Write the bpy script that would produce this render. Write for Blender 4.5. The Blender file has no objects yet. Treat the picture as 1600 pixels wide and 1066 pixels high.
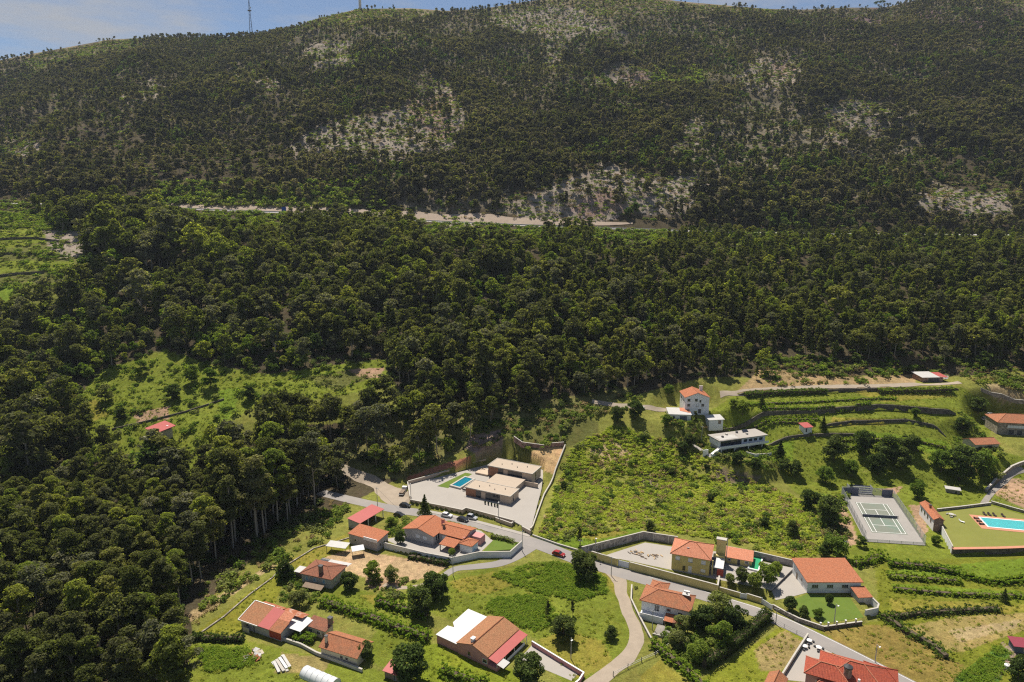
import bpy, math, random
import numpy as np
from mathutils import Vector

R = math.radians
S = bpy.context.scene
rng = np.random.default_rng(7)
random.seed(7)

# ------------------------------------------------------------------ camera
CAM_H, PITCH, FPX = 115.0, R(12), 1067.0
cam_d = bpy.data.cameras.new('camera')
cam_d.sensor_width = 36.0
cam_d.lens = 36.0 * FPX / 1600.0
cam_d.clip_start = 1.0
cam_d.clip_end = 9000.0
cam = bpy.data.objects.new('camera', cam_d)
S.collection.objects.link(cam)
cam.location = (0, 0, CAM_H)
cam.rotation_euler = (R(90) - PITCH, 0, 0)
S.camera = cam

# ------------------------------------------------------------------ sky and sun
SUN_EL, SUN_AZ = R(62), R(-17)          # azimuth clockwise from +Y
sun_from = Vector((math.sin(SUN_AZ) * math.cos(SUN_EL), math.cos(SUN_AZ) * math.cos(SUN_EL), math.sin(SUN_EL)))
wd = bpy.data.worlds.new('World')
S.world = wd
wd.use_nodes = True
nt = wd.node_tree
nt.nodes.clear()
wout = nt.nodes.new('ShaderNodeOutputWorld')
wbg = nt.nodes.new('ShaderNodeBackground')
sky = nt.nodes.new('ShaderNodeTexSky')
sky.sky_type = 'NISHITA'
sky.sun_disc = False
sky.sun_elevation = SUN_EL
sky.sun_rotation = SUN_AZ
sky.altitude = 1800.0
sky.air_density = 1.0
sky.dust_density = 0.15
sky.ozone_density = 4.0
tc = nt.nodes.new('ShaderNodeTexCoord')
mp = nt.nodes.new('ShaderNodeMapping')
mp.inputs['Scale'].default_value = (1.6, 1.6, 7.0)
nz = nt.nodes.new('ShaderNodeTexNoise')
nz.inputs['Scale'].default_value = 1.7
nz.inputs['Detail'].default_value = 7.0
nz.inputs['Roughness'].default_value = 0.6
cr = nt.nodes.new('ShaderNodeValToRGB')
cr.color_ramp.elements[0].position = 0.50
cr.color_ramp.elements[0].color = (0, 0, 0, 1)
cr.color_ramp.elements[1].position = 0.68
cr.color_ramp.elements[1].color = (0.8, 0.8, 0.8, 1)
mxc = nt.nodes.new('ShaderNodeMix')
mxc.data_type = 'RGBA'
mxc.inputs[7].default_value = (3.3, 3.3, 3.35, 1)
nt.links.new(tc.outputs['Generated'], mp.inputs['Vector'])
nt.links.new(mp.outputs['Vector'], nz.inputs['Vector'])
nt.links.new(nz.outputs['Fac'], cr.inputs['Fac'])
nt.links.new(cr.outputs['Color'], mxc.inputs[0])
hs = nt.nodes.new('ShaderNodeHueSaturation')
hs.inputs['Saturation'].default_value = 0.92
hs.inputs['Value'].default_value = 0.62
nt.links.new(sky.outputs['Color'], hs.inputs['Color'])
nt.links.new(hs.outputs['Color'], mxc.inputs[6])
nt.links.new(mxc.outputs[2], wbg.inputs['Color'])
nt.links.new(wbg.outputs['Background'], wout.inputs['Surface'])
wbg.inputs['Strength'].default_value = 0.10

sun_d = bpy.data.lights.new('sun', 'SUN')
sun_d.energy = 4.8
sun_d.angle = R(0.5)
sun_d.color = (1.0, 0.925, 0.81)
sun = bpy.data.objects.new('sun', sun_d)
S.collection.objects.link(sun)
sun.rotation_euler = (-sun_from).to_track_quat('-Z', 'Y').to_euler()

S.view_settings.view_transform = 'Standard'
S.view_settings.look = 'None'
S.view_settings.exposure = 0.42
S.view_settings.gamma = 1.0
S.view_settings.use_curve_mapping = False
S.render.engine = 'CYCLES'
S.cycles.use_denoising = False
S.cycles.pixel_filter_type = 'BLACKMAN_HARRIS'
S.cycles.filter_width = 1.2
S.cycles.sample_clamp_indirect = 2.0
S.cycles.max_bounces = 5
S.cycles.diffuse_bounces = 2
S.cycles.transmission_bounces = 3
S.cycles.volume_bounces = 0
S.cycles.volume_step_rate = 4.0

COL = S.collection

# ------------------------------------------------------------------ geometry helpers
def ray(px, py):
    u = (np.asarray(px, float) - 800) / FPX
    v = (533 - np.asarray(py, float)) / FPX
    return u, math.cos(PITCH) + v * math.sin(PITCH), -math.sin(PITCH) + v * math.cos(PITCH)

def W(px, py, z=0.0):
    """ground-plan point seen at a photo position, at height z"""
    a, b, c = ray(px, py)
    t = (z - CAM_H) / c
    return float(a * t), float(b * t)

def proj(x, y, z):
    dz = z - CAM_H
    f = y * math.cos(PITCH) - dz * math.sin(PITCH)
    u = y * math.sin(PITCH) + dz * math.cos(PITCH)
    return 800 + FPX * x / f, 533 - FPX * u / f

def inpoly(x, y, poly):
    x = np.asarray(x, float); y = np.asarray(y, float)
    r = np.zeros(x.shape, bool)
    n = len(poly)
    for i in range(n):
        x0, y0 = poly[i]; x1, y1 = poly[(i + 1) % n]
        if y0 == y1: continue
        c = ((y0 > y) != (y1 > y)) & (x < (x1 - x0) * (y - y0) / (y1 - y0) + x0)
        r ^= c
    return r

def vnoise(x, y, seed=0):
    x = np.asarray(x, float); y = np.asarray(y, float)
    xi = np.floor(x).astype(np.int64); yi = np.floor(y).astype(np.int64)
    fx = x - xi; fy = y - yi
    fx = fx * fx * (3 - 2 * fx); fy = fy * fy * (3 - 2 * fy)
    def h(a, b):
        n = (a * 374761393 + b * 668265263 + seed * 1442695041) & 0x7fffffff
        n = ((n ^ (n >> 13)) * 1274126177) & 0x7fffffff
        return ((n ^ (n >> 16)) & 0xffff) / 65535.0
    return (h(xi, yi) * (1 - fx) + h(xi + 1, yi) * fx) * (1 - fy) + (h(xi, yi + 1) * (1 - fx) + h(xi + 1, yi + 1) * fx) * fy

def fbm(x, y, seed=0, oc=4):
    s = 0; a = 0.5
    for i in range(oc):
        s = s + a * (vnoise(x * 2 ** i, y * 2 ** i, seed + i) - 0.5)
        a *= 0.5
    return s

# ------------------------------------------------------------------ terrain
YM = 580.0
_mp = [(-500, 306), (-150, 315), (0, 318), (60, 319), (255, 326), (440, 333), (660, 346), (840, 354), (1045, 361), (1300, 366), (1900, 370)]
MX = []; MZ = []
for _a, _b in _mp:
    u, v, w = ray(_a, _b)
    MX.append(float(u / v * YM)); MZ.append(float(CAM_H + w / v * YM))
_rp = [(-400, 130), (-150, 112), (0, 94), (40, 86), (100, 75), (170, 62), (250, 58), (350, 58), (400, 54), (450, 48), (490, 31), (560, 14), (640, 13), (700, 17),
       (760, 13), (800, 6), (850, -1), (930, -10), (1000, -7), (1060, 2), (1140, 9), (1200, 14), (1260, 15), (1320, 12), (1380, 12), (1420, 4), (1450, -4), (1600, -16), (2000, -30)]
YR = 1300.0
RB = []; RZ = []
for _a, _b in _rp:
    u, v, w = ray(_a, _b)
    RB.append(float(u / v)); RZ.append(float(CAM_H + w / v * YR))

PADS = []      # (world polygon, z)
SOFT = []
TERR = []      # (xs, ys, h) raised behind a retaining wall

def base_h(X, Y):
    X = np.asarray(X, float); Y = np.asarray(Y, float)
    b = X / np.maximum(Y, 30)
    zm = np.interp(X, MX, MZ)
    Yc = np.interp(Y, [0, 552, 568, 594, 604, 640, 3000], [0, 562, 580, 580, 592, 640, 3000])
    lo = np.interp(Yc, [0, 266, 285, 300, 320, 430, 500, YM], [0, 0, 8, 15, 22.5, 58, 77, 94]) / 94.0 * np.where(Yc > 330, zm + (94 - zm) * np.clip((430 - Yc) / 100, 0, 1), 94.0)
    zr = np.interp(b, RB, RZ)
    t = (Yc - YM) / (YR - YM)
    hi = zm + (zr - zm) * (0.86 * t + 0.14 * t * t)
    amp = np.clip((Yc - 600) / 140, 0, 1) * np.clip((YR - Yc) / 160, 0.0, 1)
    hi = hi + amp * (62 * fbm(X / 210, Y / 260, 11, 4) - 46 * (0.25 - np.abs(fbm((X + 0.35 * Y) / 170, Y / 520, 17, 3))) * 2 + 18 + 18 * fbm(X / 45, Y / 45, 5, 3))
    over = zr - (Yc - YR) * 0.22
    z = np.where(Yc < YM, lo, np.where(Yc < YR, hi, over))
    z = z + np.clip((Y - 290) / 60, 0, 1) * np.clip((562 - Y) / 30, 0, 1) * 7 * fbm(X / 60, Y / 60, 3, 3)
    return z

def hgt(X, Y):
    X = np.asarray(X, float); Y = np.asarray(Y, float)
    z = base_h(X, Y)
    for xs, ys, h in TERR:
        yl = np.interp(X, xs, ys)
        d = Y - yl
        inside = (X > xs[0]) & (X < xs[-1]) & (d > 0) & (d < 14)
        end = np.clip((X - xs[0]) / 5, 0, 1) * np.clip((xs[-1] - X) / 5, 0, 1)
        z = z + np.where(inside, h * end * np.clip(1 - d / 14, 0, 1), 0)
    for cx, cy, r, pz in SOFT:
        w = np.clip(1 - (np.hypot(X - cx, Y - cy) - r) / 10, 0, 1); w = w * w * (3 - 2 * w)
        z = z * (1 - w) + pz * w
    for poly, pz in PADS:
        z = np.where(inpoly(X, Y, poly), pz, z)
    return z

def at(px, py, dz=0.0):
    u, v, w = ray(px, py)
    Y = np.concatenate([np.arange(70, 420, 0.4), np.arange(420, 1310, 2.0)])
    X = u / v * Y
    Z = CAM_H + w / v * Y
    g = hgt(X, Y) + dz
    k = np.argmax(Z <= g)
    if Z[k] > g[k]: k = len(Y) - 1
    return float(X[k]), float(Y[k]), float(hgt(X[k], Y[k]))

def hz(x, y): return float(hgt(np.array([x]), np.array([y]))[0])
def pline(pts): return [at(*p)[:2] for p in pts]

def pad(pts, z):
    PADS.append(([W(a, b, z) for a, b in pts], z))

# terrace lines on the right hillside (photo positions of the wall feet)
def terrace(pts, h):
    p = sorted(pline(pts))
    TERR.append(([q[0] for q in p], [q[1] for q in p], h))
    return p
TW1 = terrace([(1112, 655), (1160, 652), (1276, 650), (1374, 642), (1430, 646), (1496, 648)], 2.6)
TW2 = terrace([(1280, 672), (1350, 662), (1415, 660), (1458, 668), (1484, 680)], 1.5)
TW3 = terrace([(1195, 692), (1249, 684), (1300, 681), (1362, 682)], 1.4)
TW4 = terrace([(1150, 618), (1290, 613), (1400, 611), (1500, 610)], 1.6)

pad([(637, 758), (700, 741), (770, 720), (800, 717), (850, 733), (846, 765), (829, 830), (803, 816), (728, 796), (722, 799), (640, 784)], 1.2)          # new villa plot
pad([(590, 846), (640, 838), (700, 812), (752, 826), (804, 846), (803, 857), (752, 865), (707, 873), (640, 864)], 1.0)   # L-shaped house
pad([(910, 861), (1005, 836), (1060, 843), (1200, 865), (1240, 880), (1240, 905), (1205, 925), (1120, 909), (985, 880), (944, 871)], 1.5)  # yellow house yard
pad([(1200, 925), (1245, 876), (1320, 874), (1362, 960), (1345, 972), (1286, 978), (1220, 950)], 0.7)     # hall garden
pad([(1462, 799), (1548, 789), (1640, 815), (1640, 855), (1488, 858)], 2.0)          # pool lawn
SOFT = [(84, 304, 11, 17.0), (99, 282, 13, 7.6), (231, 297, 14, 9.5), (203.6, 281, 7.5, 8.0), (209, 331.5, 8.5, 24.5), (76, 298, 6, 16.0)]     # building platforms cut into the slope

# ------------------------------------------------------------------ materials
def nd(t, kind, **kw):
    n = t.nodes.new(kind)
    for k, v in kw.items():
        if k in n.inputs: n.inputs[k].default_value = v
        else: setattr(n, k, v)
    return n

MATS = {}
def mat(name, col, rough=0.85, var=0.25, scale=1.5, fine=12.0, bump=0.0, spec=0.3, metal=0.0, stain=0.0, stain_col=(0.08, 0.07, 0.05)):
    """plain weathered surface: two scales of noise on the base colour, optional stains and relief"""
    m = bpy.data.materials.new(name); m.use_nodes = True
    t = m.node_tree; t.nodes.clear()
    out = nd(t, 'ShaderNodeOutputMaterial'); p = nd(t, 'ShaderNodeBsdfPrincipled')
    p.inputs['Roughness'].default_value = rough
    p.inputs['Specular IOR Level'].default_value = spec
    p.inputs['Metallic'].default_value = metal
    co = nd(t, 'ShaderNodeTexCoord')
    a = nd(t, 'ShaderNodeTexNoise', Scale=scale, Detail=5.0, Roughness=0.6)
    b = nd(t, 'ShaderNodeTexNoise', Scale=fine, Detail=3.0)
    t.links.new(co.outputs['Object'], a.inputs['Vector']); t.links.new(co.outputs['Object'], b.inputs['Vector'])
    ad = nd(t, 'ShaderNodeMath', operation='ADD'); t.links.new(a.outputs['Fac'], ad.inputs[0]); t.links.new(b.outputs['Fac'], ad.inputs[1])
    mr = nd(t, 'ShaderNodeMapRange'); t.links.new(ad.outputs[0], mr.inputs['Value'])
    mr.inputs['From Min'].default_value = 0.6; mr.inputs['From Max'].default_value = 1.4
    mr.inputs['To Min'].default_value = 1 - var; mr.inputs['To Max'].default_value = 1 + var
    vm = nd(t, 'ShaderNodeVectorMath', operation='SCALE'); vm.inputs[0].default_value = col[:3]
    t.links.new(mr.outputs['Result'], vm.inputs['Scale'])
    src = vm.outputs['Vector']
    if stain > 0:
        c = nd(t, 'ShaderNodeTexNoise', Scale=scale * 0.6, Detail=6.0, Roughness=0.7)
        t.links.new(co.outputs['Object'], c.inputs['Vector'])
        r2 = nd(t, 'ShaderNodeMapRange'); t.links.new(c.outputs['Fac'], r2.inputs['Value'])
        r2.inputs['From Min'].default_value = 0.5; r2.inputs['From Max'].default_value = 0.72; r2.inputs['To Max'].default_value = stain
        mx = nd(t, 'ShaderNodeMix', data_type='RGBA'); t.links.new(r2.outputs['Result'], mx.inputs[0]); t.links.new(src, mx.inputs[6])
        mx.inputs[7].default_value = (*stain_col, 1); src = mx.outputs[2]
    t.links.new(src, p.inputs['Base Color'])
    if bump > 0:
        bp = nd(t, 'ShaderNodeBump', Strength=bump, Distance=0.1); t.links.new(ad.outputs[0], bp.inputs['Height']); t.links.new(bp.outputs['Normal'], p.inputs['Normal'])
    t.links.new(p.outputs['BSDF'], out.inputs['Surface'])
    MATS[name] = m
    return m

def tile_mat(name, col, col2, wear=0.35, period=0.33, moss=(0.16, 0.13, 0.08)):
    """clay pan tiles: rows and columns from UVs in metres, weathered"""
    m = bpy.data.materials.new(name); m.use_nodes = True
    t = m.node_tree; t.nodes.clear()
    out = nd(t, 'ShaderNodeOutputMaterial'); p = nd(t, 'ShaderNodeBsdfPrincipled', Roughness=0.85)
    p.inputs['Specular IOR Level'].default_value = 0.2
    uv = nd(t, 'ShaderNodeUVMap')
    br = nd(t, 'ShaderNodeTexBrick', offset=0.0)
    br.inputs['Scale'].default_value = 1.0; br.inputs['Brick Width'].default_value = period; br.inputs['Row Height'].default_value = 0.42
    br.inputs['Mortar Size'].default_value = 0.03; br.inputs['Mortar Smooth'].default_value = 1.0
    br.inputs['Color1'].default_value = (*col, 1); br.inputs['Color2'].default_value = (*col2, 1)
    br.inputs['Mortar'].default_value = (col[0] * 0.5, col[1] * 0.45, col[2] * 0.45, 1)
    t.links.new(uv.outputs['UV'], br.inputs['Vector'])
    n1 = nd(t, 'ShaderNodeTexNoise', Scale=0.55, Detail=7.0, Roughness=0.65); t.links.new(uv.outputs['UV'], n1.inputs['Vector'])
    mr = nd(t, 'ShaderNodeMapRange'); t.links.new(n1.outputs['Fac'], mr.inputs['Value'])
    mr.inputs['From Min'].default_value = 0.42; mr.inputs['From Max'].default_value = 0.72; mr.inputs['To Max'].default_value = wear
    mx = nd(t, 'ShaderNodeMix', data_type='RGBA'); t.links.new(mr.outputs['Result'], mx.inputs[0]); t.links.new(br.outputs['Color'], mx.inputs[6]); mx.inputs[7].default_value = (*moss, 1)
    n2 = nd(t, 'ShaderNodeTexNoise', Scale=2.6, Detail=4.0, Roughness=0.7); t.links.new(uv.outputs['UV'], n2.inputs['Vector'])
    m2 = nd(t, 'ShaderNodeMapRange'); t.links.new(n2.outputs['Fac'], m2.inputs['Value']); m2.inputs['From Min'].default_value = 0.3; m2.inputs['From Max'].default_value = 0.7
    m2.inputs['To Min'].default_value = 0.62; m2.inputs['To Max'].default_value = 1.25
    vm = nd(t, 'ShaderNodeVectorMath', operation='SCALE'); t.links.new(mx.outputs[2], vm.inputs[0]); t.links.new(m2.outputs['Result'], vm.inputs['Scale'])
    t.links.new(vm.outputs['Vector'], p.inputs['Base Color'])
    wv = nd(t, 'ShaderNodeTexWave', Scale=1.0 / period * 0.5 / 1.0); wv.bands_direction = 'X'; t.links.new(uv.outputs['UV'], wv.inputs['Vector'])
    bp = nd(t, 'ShaderNodeBump', Strength=0.6, Distance=0.08); t.links.new(wv.outputs['Fac'], bp.inputs['Height']); t.links.new(bp.outputs['Normal'], p.inputs['Normal'])
    t.links.new(p.outputs['BSDF'], out.inputs['Surface'])
    MATS[name] = m
    return m

def stone_mat(name, col, scale=1.6, mortar=0.5):
    m = bpy.data.materials.new(name); m.use_nodes = True
    t = m.node_tree; t.nodes.clear()
    out = nd(t, 'ShaderNodeOutputMaterial'); p = nd(t, 'ShaderNodeBsdfPrincipled', Roughness=0.95)
    p.inputs['Specular IOR Level'].default_value = 0.15
    uv = nd(t, 'ShaderNodeUVMap')
    vo = nd(t, 'ShaderNodeTexVoronoi', Scale=scale); t.links.new(uv.outputs['UV'], vo.inputs['Vector'])
    ve = nd(t, 'ShaderNodeTexVoronoi', Scale=scale, feature='DISTANCE_TO_EDGE'); t.links.new(uv.outputs['UV'], ve.inputs['Vector'])
    sp = nd(t, 'ShaderNodeSeparateColor'); t.links.new(vo.outputs['Color'], sp.inputs[0])
    mr = nd(t, 'ShaderNodeMapRange'); t.links.new(sp.outputs[0], mr.inputs['Value']); mr.inputs['To Min'].default_value = 0.62; mr.inputs['To Max'].default_value = 1.3
    e2 = nd(t, 'ShaderNodeMapRange'); t.links.new(ve.outputs['Distance'], e2.inputs['Value']); e2.inputs['From Max'].default_value = 0.09; e2.inputs['To Min'].default_value = mortar
    mm = nd(t, 'ShaderNodeMath', operation='MULTIPLY'); t.links.new(mr.outputs['Result'], mm.inputs[0]); t.links.new(e2.outputs['Result'], mm.inputs[1])
    vm = nd(t, 'ShaderNodeVectorMath', operation='SCALE'); vm.inputs[0].default_value = col; t.links.new(mm.outputs[0], vm.inputs['Scale'])
    t.links.new(vm.outputs['Vector'], p.inputs['Base Color'])
    bp = nd(t, 'ShaderNodeBump', Strength=0.7, Distance=0.08); t.links.new(ve.outputs['Distance'], bp.inputs['Height']); t.links.new(bp.outputs['Normal'], p.inputs['Normal'])
    t.links.new(p.outputs['BSDF'], out.inputs['Surface'])
    MATS[name] = m
    return m

def leaf_mat(name, cols, trans=0.45, spread=0.55, patch=0.0, pw=0.5):
    """foliage: hue varies from plant to plant, tone from leaf spray to leaf spray; some light passes through"""
    m = bpy.data.materials.new(name); m.use_nodes = True
    t = m.node_tree; t.nodes.clear()
    out = nd(t, 'ShaderNodeOutputMaterial')
    oi = nd(t, 'ShaderNodeObjectInfo'); ge = nd(t, 'ShaderNodeNewGeometry')
    r = nd(t, 'ShaderNodeValToRGB'); e = r.color_ramp.elements
    n = len(cols)
    e[0].position = 0.0; e[0].color = (*cols[0], 1); e[1].position = 1.0; e[1].color = (*cols[-1], 1)
    for i in range(1, n - 1): k = e.new(i / (n - 1)); k.color = (*cols[i], 1)
    src = oi.outputs['Random']
    if patch:
        nz_ = nd(t, 'ShaderNodeTexNoise', Scale=patch, Detail=3.0); t.links.new(oi.outputs['Location'], nz_.inputs['Vector'])
        pm = nd(t, 'ShaderNodeMapRange'); t.links.new(nz_.outputs['Fac'], pm.inputs['Value']); pm.inputs['From Min'].default_value = 0.28; pm.inputs['From Max'].default_value = 0.72
        mm = nd(t, 'ShaderNodeMix', data_type='FLOAT'); mm.inputs[0].default_value = pw; t.links.new(oi.outputs['Random'], mm.inputs[2]); t.links.new(pm.outputs['Result'], mm.inputs[3]); src = mm.outputs[0]
    t.links.new(src, r.inputs['Fac'])
    vr = nd(t, 'ShaderNodeMapRange'); t.links.new(ge.outputs['Random Per Island'], vr.inputs['Value']); vr.inputs['To Min'].default_value = 1 - spread; vr.inputs['To Max'].default_value = 1 + spread
    sc_ = nd(t, 'ShaderNodeVectorMath', operation='SCALE'); t.links.new(r.outputs['Color'], sc_.inputs[0]); t.links.new(vr.outputs['Result'], sc_.inputs['Scale'])
    di = nd(t, 'ShaderNodeBsdfDiffuse'); t.links.new(sc_.outputs['Vector'], di.inputs['Color'])
    tr = nd(t, 'ShaderNodeBsdfTranslucent')
    vs = nd(t, 'ShaderNodeVectorMath', operation='MULTIPLY'); vs.inputs[1].default_value = (1.6, 1.7, 0.6); t.links.new(sc_.outputs['Vector'], vs.inputs[0])
    t.links.new(vs.outputs['Vector'], tr.inputs['Color'])
    mx = nd(t, 'ShaderNodeMixShader'); mx.inputs['Fac'].default_value = trans
    t.links.new(di.outputs['BSDF'], mx.inputs[1]); t.links.new(tr.outputs['BSDF'], mx.inputs[2])
    t.links.new(mx.outputs['Shader'], out.inputs['Surface'])
    MATS[name] = m
    return m

# foliage
leaf_mat('eucalyptus_leaf', [(0.055, 0.056, 0.034), (0.092, 0.096, 0.044), (0.120, 0.130, 0.048), (0.20, 0.20, 0.060), (0.20, 0.185, 0.12)], 0.48, 0.6, 0.03, 0.6)
leaf_mat('pine_leaf', [(0.055, 0.060, 0.028), (0.095, 0.108, 0.034), (0.125, 0.145, 0.038), (0.19, 0.19, 0.05)], 0.48, 0.6, 0.03, 0.6)
leaf_mat('far_leaf', [(0.034, 0.037, 0.030), (0.065, 0.066, 0.045), (0.105, 0.102, 0.060), (0.165, 0.152, 0.088), (0.24, 0.21, 0.14)], 0.45, 0.5, 0.009, 0.75)
leaf_mat('silver_leaf', [(0.115, 0.120, 0.070), (0.150, 0.155, 0.090), (0.20, 0.195, 0.12)], 0.42, 0.5)
leaf_mat('lime_leaf', [(0.14, 0.18, 0.040), (0.20, 0.235, 0.048), (0.26, 0.27, 0.06)], 0.48, 0.5)
leaf_mat('far_scrub_leaf', [(0.11, 0.10, 0.065), (0.165, 0.145, 0.095), (0.23, 0.20, 0.135)], 0.4, 0.5)
leaf_mat('far_green_leaf', [(0.06, 0.09, 0.030), (0.09, 0.135, 0.036), (0.15, 0.19, 0.055)], 0.45, 0.5)
leaf_mat('broad_leaf', [(0.10, 0.155, 0.030), (0.15, 0.21, 0.040), (0.22, 0.27, 0.055), (0.19, 0.20, 0.085)], 0.48, 0.5)
leaf_mat('dark_leaf', [(0.055, 0.080, 0.026), (0.080, 0.115, 0.032), (0.12, 0.145, 0.045)], 0.4, 0.6)
leaf_mat('vine_leaf', [(0.14, 0.22, 0.026), (0.19, 0.27, 0.034), (0.24, 0.30, 0.045)], 0.48, 0.45)
leaf_mat('bracken_leaf', [(0.23, 0.29, 0.042), (0.33, 0.385, 0.056), (0.38, 0.42, 0.066), (0.46, 0.44, 0.12)], 0.45, 0.4, 0.06)
leaf_mat('dry_leaf', [(0.18, 0.13, 0.06), (0.27, 0.20, 0.09), (0.36, 0.28, 0.14)], 0.2, 0.4)
leaf_mat('grass_leaf', [(0.13, 0.18, 0.02), (0.21, 0.245, 0.028), (0.30, 0.29, 0.06)], 0.35, 0.35, 0.05)
mat('pale_bark', (0.30, 0.26, 0.21), 0.9, 0.35)
mat('brown_bark', (0.10, 0.075, 0.05), 0.9, 0.35)

# masonry and building surfaces
mat('white_render', (0.76, 0.76, 0.75), 0.85, 0.08, 0.6, 6, stain=0.25, stain_col=(0.35, 0.33, 0.30))
mat('grey_render', (0.46, 0.44, 0.43), 0.9, 0.14, 0.6, 6, stain=0.35, stain_col=(0.2, 0.19, 0.18))
mat('pink_render', (0.56, 0.27, 0.26), 0.9, 0.12, 0.6, 6, stain=0.3, stain_col=(0.28, 0.15, 0.14))
mat('yellow_render', (0.62, 0.52, 0.21), 0.9, 0.14, 0.6, 6, stain=0.35, stain_col=(0.28, 0.22, 0.10))
mat('cream_render', (0.62, 0.54, 0.40), 0.9, 0.12, 0.6, 6, stain=0.3, stain_col=(0.3, 0.26, 0.2))
mat('beige_render', (0.52, 0.41, 0.31), 0.9, 0.07, 0.5, 6)
mat('beige_roof', (0.45, 0.37, 0.29), 0.95, 0.06, 0.5, 20, bump=0.2)
mat('timber_cladding', (0.30, 0.145, 0.085), 0.7, 0.2, 1.2, 9)
mat('concrete', (0.46, 0.44, 0.41), 0.95, 0.15, 0.5, 7, bump=0.15, stain=0.4, stain_col=(0.22, 0.21, 0.19))
mat('coping', (0.47, 0.44, 0.39), 0.9, 0.12, 0.8, 7, stain=0.3, stain_col=(0.3, 0.28, 0.24))
mat('light_paving', (0.37, 0.34, 0.305), 0.9, 0.07, 0.15, 5, bump=0.1, stain=0.25, stain_col=(0.42, 0.39, 0.35))
mat('asphalt', (0.27, 0.25, 0.235), 0.95, 0.12, 0.12, 9, bump=0.1, stain=0.45, stain_col=(0.40, 0.36, 0.31))
mat('dirt_track', (0.34, 0.28, 0.215), 0.95, 0.2, 0.3, 6, bump=0.3, stain=0.5, stain_col=(0.43, 0.36, 0.28))
mat('sand_soil', (0.60, 0.42, 0.22), 0.95, 0.2, 0.2, 4, bump=0.4, stain=0.7, stain_col=(0.62, 0.53, 0.42))
mat('red_soil', (0.33, 0.15, 0.085), 0.95, 0.25, 0.3, 5, bump=0.5)
mat('motorway_asphalt', (0.42, 0.40, 0.38), 0.95, 0.06, 0.05, 2)
mat('cut_slope', (0.35, 0.275, 0.21), 0.95, 0.25, 0.08, 1.2, bump=0.4)
mat('white_paint', (0.80, 0.79, 0.77), 0.5, 0.04)
mat('white_sheet', (0.62, 0.62, 0.61), 0.6, 0.05, 0.3, 4, stain=0.2, stain_col=(0.5, 0.5, 0.48))
mat('grey_sheet', (0.50, 0.49, 0.47), 0.6, 0.1, 0.8, 5, stain=0.35, stain_col=(0.3, 0.28, 0.26))
mat('red_sheet', (0.42, 0.095, 0.085), 0.55, 0.1, 0.6, 5, stain=0.2, stain_col=(0.3, 0.09, 0.07))
mat('rust_sheet', (0.33, 0.11, 0.05), 0.8, 0.4, 0.9, 6, stain=0.9, stain_col=(0.62, 0.54, 0.48))
mat('dark_glass', (0.03, 0.035, 0.045), 0.12, 0.05, spec=0.6)
mat('blue_glass', (0.20, 0.36, 0.50), 0.2, 0.1, spec=0.6)
mat('shutter_white', (0.68, 0.70, 0.72), 0.6, 0.05)
mat('red_door', (0.40, 0.07, 0.05), 0.6, 0.1)
mat('dark_metal', (0.07, 0.07, 0.075), 0.5, 0.1)
mat('steel', (0.42, 0.43, 0.44), 0.45, 0.05, metal=0.4)
mat('black_rubber', (0.02, 0.02, 0.02), 0.9, 0.1)
mat('weathered_wood', (0.24, 0.18, 0.13), 0.9, 0.25)
mat('pool_tile', (0.16, 0.72, 0.74), 0.5, 0.04)
mat('deep_pool_tile', (0.03, 0.32, 0.46), 0.5, 0.04)
mat('green_cover', (0.02, 0.30, 0.13), 0.5, 0.15, 0.7, 6)
mat('terracotta_paving', (0.52, 0.24, 0.15), 0.9, 0.12, 0.8, 6)
mat('court_concrete', (0.33, 0.31, 0.285), 0.95, 0.1, 0.12, 5, stain=0.6, stain_col=(0.22, 0.20, 0.19))
mat('court_green', (0.20, 0.215, 0.175), 0.95, 0.1, 0.12, 5, stain=0.7, stain_col=(0.11, 0.22, 0.17))
mat('netting', (0.36, 0.37, 0.40), 0.9, 0.05)
mat('dark_mesh', (0.12, 0.13, 0.17), 0.9, 0.1)
mat('lawn', (0.11, 0.165, 0.022), 0.95, 0.18, 0.35, 6, bump=0.3, stain=0.3, stain_col=(0.19, 0.20, 0.03))
mat('dry_lawn', (0.20, 0.205, 0.045), 0.95, 0.15, 0.2, 6, bump=0.3, stain=0.5, stain_col=(0.17, 0.19, 0.035))
mat('blue_sign', (0.02, 0.09, 0.42), 0.5, 0.02)
mat('plastic_film', (0.66, 0.68, 0.68), 0.35, 0.08)
mat('car_white', (0.72, 0.72, 0.73), 0.3, 0.02, spec=0.5)
mat('car_silver', (0.45, 0.46, 0.48), 0.3, 0.02, spec=0.5, metal=0.3)
mat('car_black', (0.02, 0.022, 0.027), 0.25, 0.02, spec=0.5)
mat('car_red', (0.30, 0.02, 0.02), 0.3, 0.02, spec=0.5)
mat('lamp_glass', (0.8, 0.8, 0.78), 0.3, 0.02)
mat('cushion_dark', (0.05, 0.035, 0.035), 0.9, 0.1)
mat('magenta_sheet', (0.26, 0.045, 0.065), 0.5, 0.1)
mat('granite', (0.27, 0.245, 0.215), 0.95, 0.3, 0.4, 3, bump=0.5)
stone_mat('field_stone', (0.33, 0.29, 0.24), 1.5)
stone_mat('dark_field_stone', (0.15, 0.13, 0.105), 1.3)
stone_mat('block_wall', (0.37, 0.34, 0.33), 0.9, 0.75)
stone_mat('reddish_stone', (0.36, 0.23, 0.19), 1.2)
tile_mat('orange_tile', (0.54, 0.205, 0.105), (0.45, 0.16, 0.08), 0.5, moss=(0.38, 0.17, 0.10))
tile_mat('pale_orange_tile', (0.66, 0.28, 0.17), (0.60, 0.23, 0.13), 0.25, moss=(0.40, 0.22, 0.15))
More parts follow.
